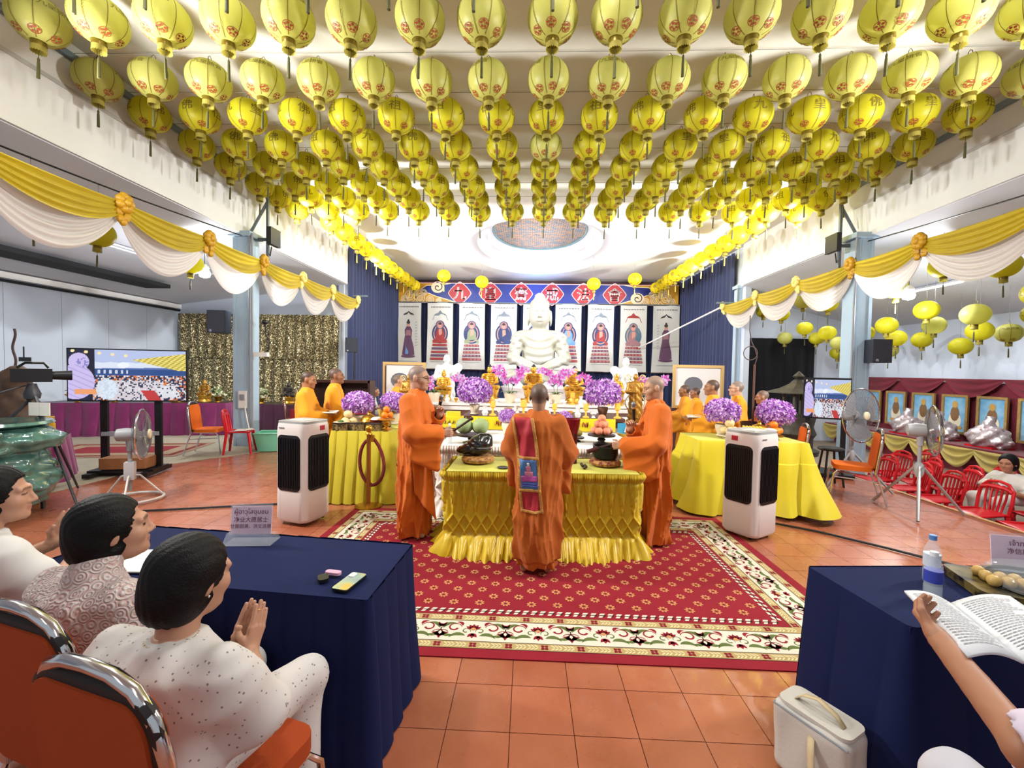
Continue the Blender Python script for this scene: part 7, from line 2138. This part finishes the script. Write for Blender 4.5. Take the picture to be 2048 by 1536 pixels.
for a, b, c, d in ((0, 1, 3, 4), (1, 2, 4, 5)):
    def pt(u, v, off=0): return (Q[a] * (1 - u) + Q[b] * u) * (1 - v) + (Q[c] * (1 - u) + Q[d] * u) * v + Vector((0, 0, .018 * sin(pi * u) + off))
    mb = MB(); mb.grid(lambda u, v: pt(u, v), 10, 4); o = mb.build('page', mat('book_paper', 'd8dce2', .7), bk_, 180); md = o.modifiers.new('thickness', 'SOLIDIFY'); md.thickness = .008; md.offset = 0
    mb = MB(); r = random.Random(a)
    for i in range(22):
        v0 = .08 + .84 * i / 22; e = r.uniform(.6, .92)
        for k in range(8):
            u0 = .1 + (e - .1) * k / 8; u1 = .1 + (e - .1) * (k + .85) / 8
            mb.add([pt(u0, v0, .0065), pt(u1, v0, .0065), pt(u1, v0 + .009, .0065), pt(u0, v0 + .009, .0065)], [(0, 1, 2, 3)])
    q = mb.build('printed_lines', M_bink, o, 0); q['kind'] = 'stuff'
t = thing('pouch', 'grey cloth pouch on the lap of the person at the right edge', 'pouch', (1.62, 1.22, .62)); V, F = snet(lambda X, Y, Z: rboxd((X, Y, Z), (0, 0, .03), (.14, .09, .035), .03) - .006 * np.sin(X * 45 + Y * 30), (-.18, -.13, -.03), (.18, .13, .1), .01); link('pouch_body', np_mesh('pouch_body', V, F, mat('grey_pouch_cloth', '8a867e', .8, bump=(120, .2))), t)
MB().tube([(-.12, -.02, .068), (.12, .0, .068)], .005, 6).build('zip', M_grey, t)
# people seated farther away
sitter('person in white shirt seated low among the red chairs', (6.95, 6.35, -.5), radians(100), mat('plain_white_cotton', 'd6d4d0', .8), yaw=.2, vox=.02, hvox=.01, hv=.01, topz=1.14, skin='a8745a', fine=False)
sitter('person in white shirt seated beside the video camera before the navy curtain', (-4.05, 11.0, 0), radians(-70), MATS['plain_white_cotton'], vox=.024, hvox=.011, hv=.012, skin='a8765a', hair=False, fine=False)
sitter('person in white shirt with dark hair behind the video camera', (-3.75, 11.9, 0), radians(200), MATS['plain_white_cotton'], vox=.024, hvox=.011, hv=.012, skin='b08468', fine=False)
for x, y, rz, l in ((-4.05, 11.0, -70, 'white plastic chair under the man beside the video camera'), (-3.75, 11.9, 200, 'white plastic chair behind the video camera')): plastic_chair_proto(l, (x, y, .012), radians(rz), M_white)
# ================================================================== things along the two sides
M_tri = mat('tripod_metal', '3c3c40', .4, metal=.3)
def video_camera(label, loc, rz, h, spread, feet=None, sc=1.0):
    t = thing('video_camera', label, 'camera', loc, radians(rz))
    for k in range(3):
        a = .5 + 2 * pi * k / 3; p = feet[k] if feet else (spread * cos(a), spread * sin(a), 0)
        MB().tube([(.05 * cos(a), .05 * sin(a), h - .12), (p[0] * .5, p[1] * .5, h * .5), p], [.02, .017, .012], 8).build('tripod_leg', M_tri, t)
    MB().lathe([(.07, h - .16), (.08, h - .1), (.05, h - .02), (.04, h + .02)], 16).build('tripod_head', M_tri, t)
    b = MB(); b.box((0, 0, h + .12), (.13 * sc, .34 * sc, .16 * sc)); b.build('camera_body', M_black, t, 0)
    MB().cyl((0, .16 * sc, h + .12), (0, .34 * sc, h + .12), .05 * sc, .062 * sc, 16).build('lens', M_black, t); MB().tube([(0, -.12 * sc, h + .21), (0, -.05, h + .27), (0, .1, h + .27), (0, .14, h + .21)], .014, 8).build('handle', M_black, t)
    MB().box((.0, -.05, h + .31), (.16, .1, .05)).build('transmitter', M_black, t, 0)
    for s in (-1, 1): MB().cyl((s * .06, -.06, h + .33), (s * .062, -.06, h + .46), .006, seg=6).build('aerial', M_black, t)
    MB().tube([(0, -.05, h), (.08, -.35, h - .12)], .010, 6).build('pan_bar', M_tri, t)
video_camera('black video camera with aerials on a tall tripod before the left wall', (-5.95, 4.95, .012), -40, 1.42, .5, [(.95, .35, 0), (-.15, -.85, 0), (-.5, .4, 0)])
video_camera('black video camera beside the seated men before the navy curtain', (-3.55, 11.35, .012), -60, 1.25, .35, None, 1.3)
t = thing('clip_board', 'white double page notice fixed on a stand beside the tripod', 'notice', (-5.6, 4.75, .012)); MB().box((0, 0, .55), (.03, .03, 1.1)).build('post', M_tri, t, 0)
for s in (-1, 1): MB().box((s * .065, -.02, 1.16), (.12, .01, .15)).build('page', MATS['paper'], t, 0)
# green glazed dragon jar
jar = thing('dragon_jar', 'large dark green glazed dragon jar at the left edge', 'jar', (-5.75, 4.45, .012))
def dragon(X, Y, Z):
    P = (X, Y, Z); d = ell(P, (0, 0, .42), (.46, .46, .42))
    d = su(d, ell(P, (.05, .05, .85), (.5, .4, .16)), .08)
    for i in range(9):
        a = i * .7; d = su(d, ell(P, (.40 * cos(a), .40 * sin(a), .35 + .055 * i), (.12, .12, .08)), .06)
    d = su(d, cap(P, (.25, -.3, .8), (.42, -.38, .95), .1, .07), .06)
    return np.maximum(d - .018 * np.sin(X * 24 + 2 * np.sin(Z * 17)) * np.sin(Y * 22 + 2 * np.sin(Z * 13)) - .01 * np.sin(Z * 60), -Z)
V, F = snet(dragon, (-.65, -.65, -.02), (.65, .65, 1.1), .022); link('jar_body', np_mesh('jar_body', V, F, mat('green_glaze', '2f4f47', .15, col2='5f8a80', var=(9, .6), coat=.6)), jar)
MB().lathe([(.40, 1.0), (.44, 1.02), (.42, 1.05), (.34, 1.04)], 28).build('rim', MATS['green_glaze'], jar)
car = thing('carved_figure', 'dark brown carved figure with a twisted finial at the left edge', 'carving', (-6.6, 5.3, .012))
V, F = snet(lambda X, Y, Z: su(su(ell((X, Y, Z), (0, 0, 1.45), (.16, .15, .2)), ell((X, Y, Z), (0, 0, 1.0), (.28, .22, .4)), .1), ell((X, Y, Z), (0, 0, .35), (.35, .3, .4)), .1) - .02 * np.sin(X * 30) * np.sin(Z * 28), (-.45, -.4, -.1), (.45, .4, 1.75), .03); link('figure', np_mesh('figure', V, F, mat('brown_carving', '5a4436', .6, var=(12, .3))), car); MB().tube([(.02 * sin(q * 9), 0, 1.62 + .5 * q) for q in np.linspace(0, 1, 20)], .014, 6).build('finial', mat('dark_wire', '4a3a38', .5), car)
# magenta skirted tables
M_mag = mat('magenta_satin', '7a1c58', .45, sheen=.3, var=(5, .15)); M_plum = mat('plum_satin', '4a1638', .5, sheen=.3, var=(5, .15))
table('long magenta skirted table before the gold curtain and left wall', [(-11.2, 9.3), (-7.4, 10.3), (-7.4, 11.0), (-11.2, 10.1)], .78, pleats(.3, .08, .05), M_mag, M_darkp, du=.02, nv=30)
table('plum skirted table along the gold curtain behind the left column', [(-7.3, 10.6), (-4.6, 10.6), (-4.6, 11.3), (-7.3, 11.3)], .74, pleats(.28, .06, .04), M_plum, M_darkp, du=.02, nv=30)
table('magenta skirted table between the dragon jar and the television', [(-7.25, 5.3), (-6.65, 5.8), (-7.1, 6.4), (-7.7, 5.9)], .62, pleats(.22, .06, .05), M_mag, M_darkp, du=.015, nv=30)
table('maroon skirted table beside the left hand monks', [(-5.0, 8.9), (-3.6, 8.9), (-3.6, 9.6), (-5.0, 9.6)], .8, pleats(.2, .04, .03), mat('crimson_skirt', '8a1422', .6), M_darkp, du=.02, nv=30)
for i in range(3): tag(MB().rbox((0, 0, .05), (.36, .28, .10), .03, n=4).build('folded_cloth', mat('mustard_cloth', 'c8981c', .75, bump=(30, .2)), None, 40, (-6.95, 5.82, .622 + .102 * i), (0, 0, .6 + .1 * i)), 'folded mustard cloth beside the television, %s of the pile' % ('lowest', 'middle', 'topmost')[i], 'cloth', 'pile of mustard cloths')
def leafy(label, loc, seed, fl, n=26, R=.2, pot=None):
    r = random.Random(seed); t = thing('flower_arrangement', label, 'flowers', loc)
    MB().lathe([(0, 0), (.07, 0), (.05, .03), (.09, .12), (.1, .14), (0, .13)], 16).build('bowl', pot or mat('brass', 'b8892e', .3, metal=.9), t)
    mb = MB()
    for i in range(n):
        a = r.uniform(0, 6.28); q = r.uniform(.2, 1); p = (R * q * cos(a), R * q * sin(a), .16 + .2 * (1 - q * q))
        blossom(mb, p, (cos(a), sin(a), 1.2), .07, r)
    o = mb.build('foliage', [M_green, fl], t, 0); o['kind'] = 'stuff'
M_wf = mat('cream_flower', 'd8d0b0', .6, transl=.2); M_of = mat('orange_flower', 'd8762a', .6, transl=.2)
for i, (x, y, z, fl, l) in enumerate(((-9.9, 9.95, .78, M_wf, 'white flower arrangement on the magenta table behind the television stand'), (-10.6, 9.75, .78, M_of, 'leafy green arrangement with orange blooms left of the television'), (-7.75, 10.5, .78, M_wf, 'cream flowers in a brass bowl left of the column'), (-6.9, 10.9, .74, M_wf, 'cream flowers with a yellow candle by the column'), (-5.2, 10.9, .74, M_wf, 'cream flowers in a brass bowl right of the column'), (-7.3, 6.0, .62, M_of, 'greens and orange fruit piled behind the mustard cloths'))): leafy(l, (x, y, z), i, fl, 30, .24)
for i, (x, y, z) in enumerate(((-8.6, 10.3, .78), (-8.1, 10.5, .78), (-6.2, 10.95, .74), (-5.6, 10.95, .74), (-4.85, 10.95, .74))):
    t = thing('small_statue', 'small dark statue on gold stand before the gold curtain, %s from left' % ordn(i), 'statue', (x, y, z), 0, 'small dark statues before the gold curtain'); lotus(t, .16, .18, M_gold, 10); link('figure', buddha_mesh(M_goldd if i % 2 else M_darkp, .03), t, (0, 0, .17), None, .4)
# oriental rug on the left floor
t = thing('small_rug', 'small faded red oriental rug lying before the magenta table', 'rug', (-7.9, 8.1, .014), radians(12)); MB().box((0, 0, .003), (2.6, 1.5, .006)).build('pile', mat('faded_rug_tan', '9a7a64', .95), t, 0)
for k, (w, h, c, nm) in enumerate(((2.4, 1.3, '7a2a2a', 'border'), (2.2, 1.1, 'a08a70', 'field'), (1.7, .7, '8a2430', 'medallion'))): MB().poly([(-w / 2, -h / 2, .0075 + .001 * k), (w / 2, -h / 2, .0075 + .001 * k), (w / 2, h / 2, .0075 + .001 * k), (-w / 2, h / 2, .0075 + .001 * k)]).build(nm, mat('rug_' + c, c, .95), t, 0)
# storage crate and black box by the column
t = thing('storage_crate', 'mint green plastic storage crate beside the left column', 'crate', (-5.12, 8.5, .012), .25)
M_mint = mat('mint_plastic', '7ac8a8', .4); mb = MB(); mb.add([(-.24, -.17, 0), (.24, -.17, 0), (.24, .17, 0), (-.24, .17, 0), (-.3, -.22, .36), (.3, -.22, .36), (.3, .22, .36), (-.3, .22, .36)], [(3, 2, 1, 0), (0, 1, 5, 4), (1, 2, 6, 5), (2, 3, 7, 6), (3, 0, 4, 7)]); mb.build('tub', M_mint, t, 0); MB().tube([(-.3, -.22, .36), (.3, -.22, .36), (.3, .22, .36), (-.3, .22, .36)], .018, 6, closed=True).build('rim', M_mint, t)
tag(MB().rbox((0, 0, .2), (.55, .4, .4), .03).build('equipment_case', M_black, None, 40, (-4.7, 8.8, .012)), 'black equipment case behind the mint green crate', 'case')
t = thing('bookcase', 'dark wooden bookcase behind the left hand monks', 'bookcase', (-4.45, 10.0, .012))
for c, s in (((0, 0, .03), (1.6, .35, .06)), ((0, 0, 1.37), (1.6, .35, .06)), ((0, 0, .7), (1.5, .34, .04)), ((-.78, 0, .7), (.05, .35, 1.4)), ((.78, 0, .7), (.05, .35, 1.4)), ((0, 0, .7), (.04, .34, 1.36)), ((0, .16, .7), (1.56, .02, 1.38))): MB().box(c, s).build('board', M_wood, t, 0)
# ---- right side: second screen, stool, censer
t = thing('monitor', 'upright monitor on a black stand showing the ceremony, before the right column', 'television', (5.2, 7.65, .012), radians(-25)); link('screen', bpy.data.objects['screen'].data, t, (0, 0, .0), None, (.42, 1, .86)); MB().box((0, .03, 1.31), (.68, .04, .72)).build('casing', M_black, t, 0)
for s in (-1, 1): MB().box((s * .26, .06, .5), (.07, .05, 1.0)).build('upright', M_black, t, 0)
MB().box((0, 0, .03), (.75, .6, .05)).build('base', M_black, t, 0)
t = thing('stool', 'small black round stool before the monitor stand', 'stool', (4.75, 6.85, .012)); MB().lathe([(0, .55), (.17, .55), (.18, .57), (.16, .59), (0, .59)], 20).build('seat', M_black, t)
for k in range(4): MB().cyl((.11 * cos(k * pi / 2 + .6), .11 * sin(k * pi / 2 + .6), .56), (.19 * cos(k * pi / 2 + .6), .19 * sin(k * pi / 2 + .6), 0), .016, seg=8).build('leg', M_black, t)
t = thing('incense_pavilion', 'dark bronze incense pavilion with wide curved roof before the black curtain', 'censer', (5.85, 9.5, .012)); M_br = mat('dark_bronze_metal', '4a463e', .5, metal=.4, var=(8, .3))
MB().lathe([(.62, 1.32), (.60, 1.34), (.35, 1.42), (.18, 1.52), (.1, 1.6), (.06, 1.62), (.12, 1.68), (.0, 1.8)], 8).build('roof', M_br, t, 0); MB().lathe([(.3, .35), (.36, .45), (.30, .6), (.34, .8), (.28, .85)], 24).build('vessel', M_br, t); MB().lathe([(.4, 0), (.42, .1), (.3, .15), (.3, .35)], 24).build('base', M_br, t)
for k in range(4): MB().cyl((.26 * cos(k * pi / 2 + .8), .26 * sin(k * pi / 2 + .8), .8), (.26 * cos(k * pi / 2 + .8), .26 * sin(k * pi / 2 + .8), 1.34), .04, seg=10).build('post', M_br, t)
# framed pictures on the maroon wall, offerings below
M_fg = mat('gilt_frame', 'b8955a', .4, metal=.5, var=(20, .2)); M_sky = mat('sky_print', '9cc4d8', .6, col2='3f88b8', var=(2.5, .5))
for k in range(8):
    y = 8.1 + .91 * k; t = thing('framed_picture', 'gilt framed picture of a figure on blue, %s from the viewer on the maroon wall' % ordn(k), 'picture', (11.28, y, .26), radians(-90), 'framed pictures on the maroon wall')
    w, h = .70, 1.02; MB().box((0, .02, h / 2), (w - .06, .02, h - .06)).build('print', M_sky, t, 0)
    for c, s in (((0, 0, h - .03), (w, .05, .06)), ((0, 0, .03), (w, .05, .06)), ((-w / 2 + .03, 0, h / 2), (.06, .05, h - .121)), ((w / 2 - .03, 0, h / 2), (.06, .05, h - .121))): MB().box(c, s).build('frame', M_fg, t, 0)
    mb = MB(); mb.cur = 0; mb.poly([(.17 * cos(a), .006, .34 + .22 * sin(a)) for a in np.linspace(0, 2 * pi, 15)[:-1]][::-1]); mb.cur = 1; mb.poly([(.12 * cos(a), .004, .52 + .2 * sin(a)) for a in np.linspace(0, 2 * pi, 13)[:-1]][::-1]); mb.cur = 2; mb.poly([(.075 * cos(a), .002, .76 + .09 * sin(a)) for a in np.linspace(0, 2 * pi, 13)[:-1]][::-1]); mb.poly([(-.2, .003, .2), (-.2, .003, .12), (.2, .003, .12), (.2, .003, .2)][::-1]); mb.build('figure_print', [mat('print_cream', 'd8cdb4', .6), mat('print_brown', ('7a5a3a', '8a4a3a')[k % 2], .6), mat('print_gold', 'b89048', .6)], t, 0)
st_ = thing('side_altar', 'long low altar with maroon top and gold draped front beneath the framed pictures', 'altar', (10.5, 10.8, -.5)); MB().box((0, 0, .62), (.8, 8.2, .06)).build('altar_top', M_mar, st_, 0); MB().box((.1, 0, .3), (.5, 8.0, .6)).build('altar_body', M_mar, st_, 0)
M_gdr = mat('olive_gold_satin', 'a8944a', .4, sheen=.2)
for k in range(10):
    def fn(u, v, k=k):
        s = 4 * u * (1 - u); return -.42 - .05 * np.sin(v * 16) * s - .04, -4.1 + (k + u) * .82, .64 - .02 - (.12 + .36 * s) * v
    V, F = np_grid(fn, 18, 16); link('gold_swag', np_mesh('gold_swag', V, F, M_gdr), st_)
M_foil = mat('silver_cellophane', 'b8a4a8', .22, metal=.6, col2='e8e0e2', var=(12, .4), bump=(14, 1.0))
for k, y in enumerate((8.7, 10.1, 11.3, 12.2)):
    t = thing('wrapped_bundle', 'silver cellophane wrapped offering below the pictures, %s from the viewer' % ordn(k), 'bundle', (10.5, y, .15), 0, 'cellophane offerings'); V, F = snet(lambda X, Y, Z: su(ell((X, Y, Z), (0, 0, .2), (.3, .36, .24)), cap((X, Y, Z), (0, 0, .3), (0, 0, .62), .16, .06), .08) - .05 * np.abs(np.sin(X * 17 + Z * 21)) * np.sin(Y * 15 + Z * 11) - .04 * np.abs(np.sin(Z * 13 - X * 9 + Y * 7)), (-.5, -.56, -.02), (.5, .56, .8), .035); link('wrap', np_mesh('wrap', V, F, M_foil, False), t)
    MB().box((0, 0, .02), (.5, .6, .04)).build('tray', mat('red_plastic', 'c01420', .3), t, 0)
# cables taped across the floor
tag(MB().tube([(-4.4, 4.75, .02), (-3.7, 4.95, .02), (-3.0, 5.15, .02), (-2.5, 5.3, .02)], .012, 6).build('floor_cable', M_black), 'black cable along the floor left of the left air cooler', 'cable')
tag(MB().tube([(2.75, 5.05, .02), (3.2, 4.75, .02), (3.6, 4.35, .02), (3.9, 4.0, .02), (4.1, 3.6, .02)], .012, 6).build('floor_cable', M_black), 'black cable along the floor right of the right air cooler', 'cable')
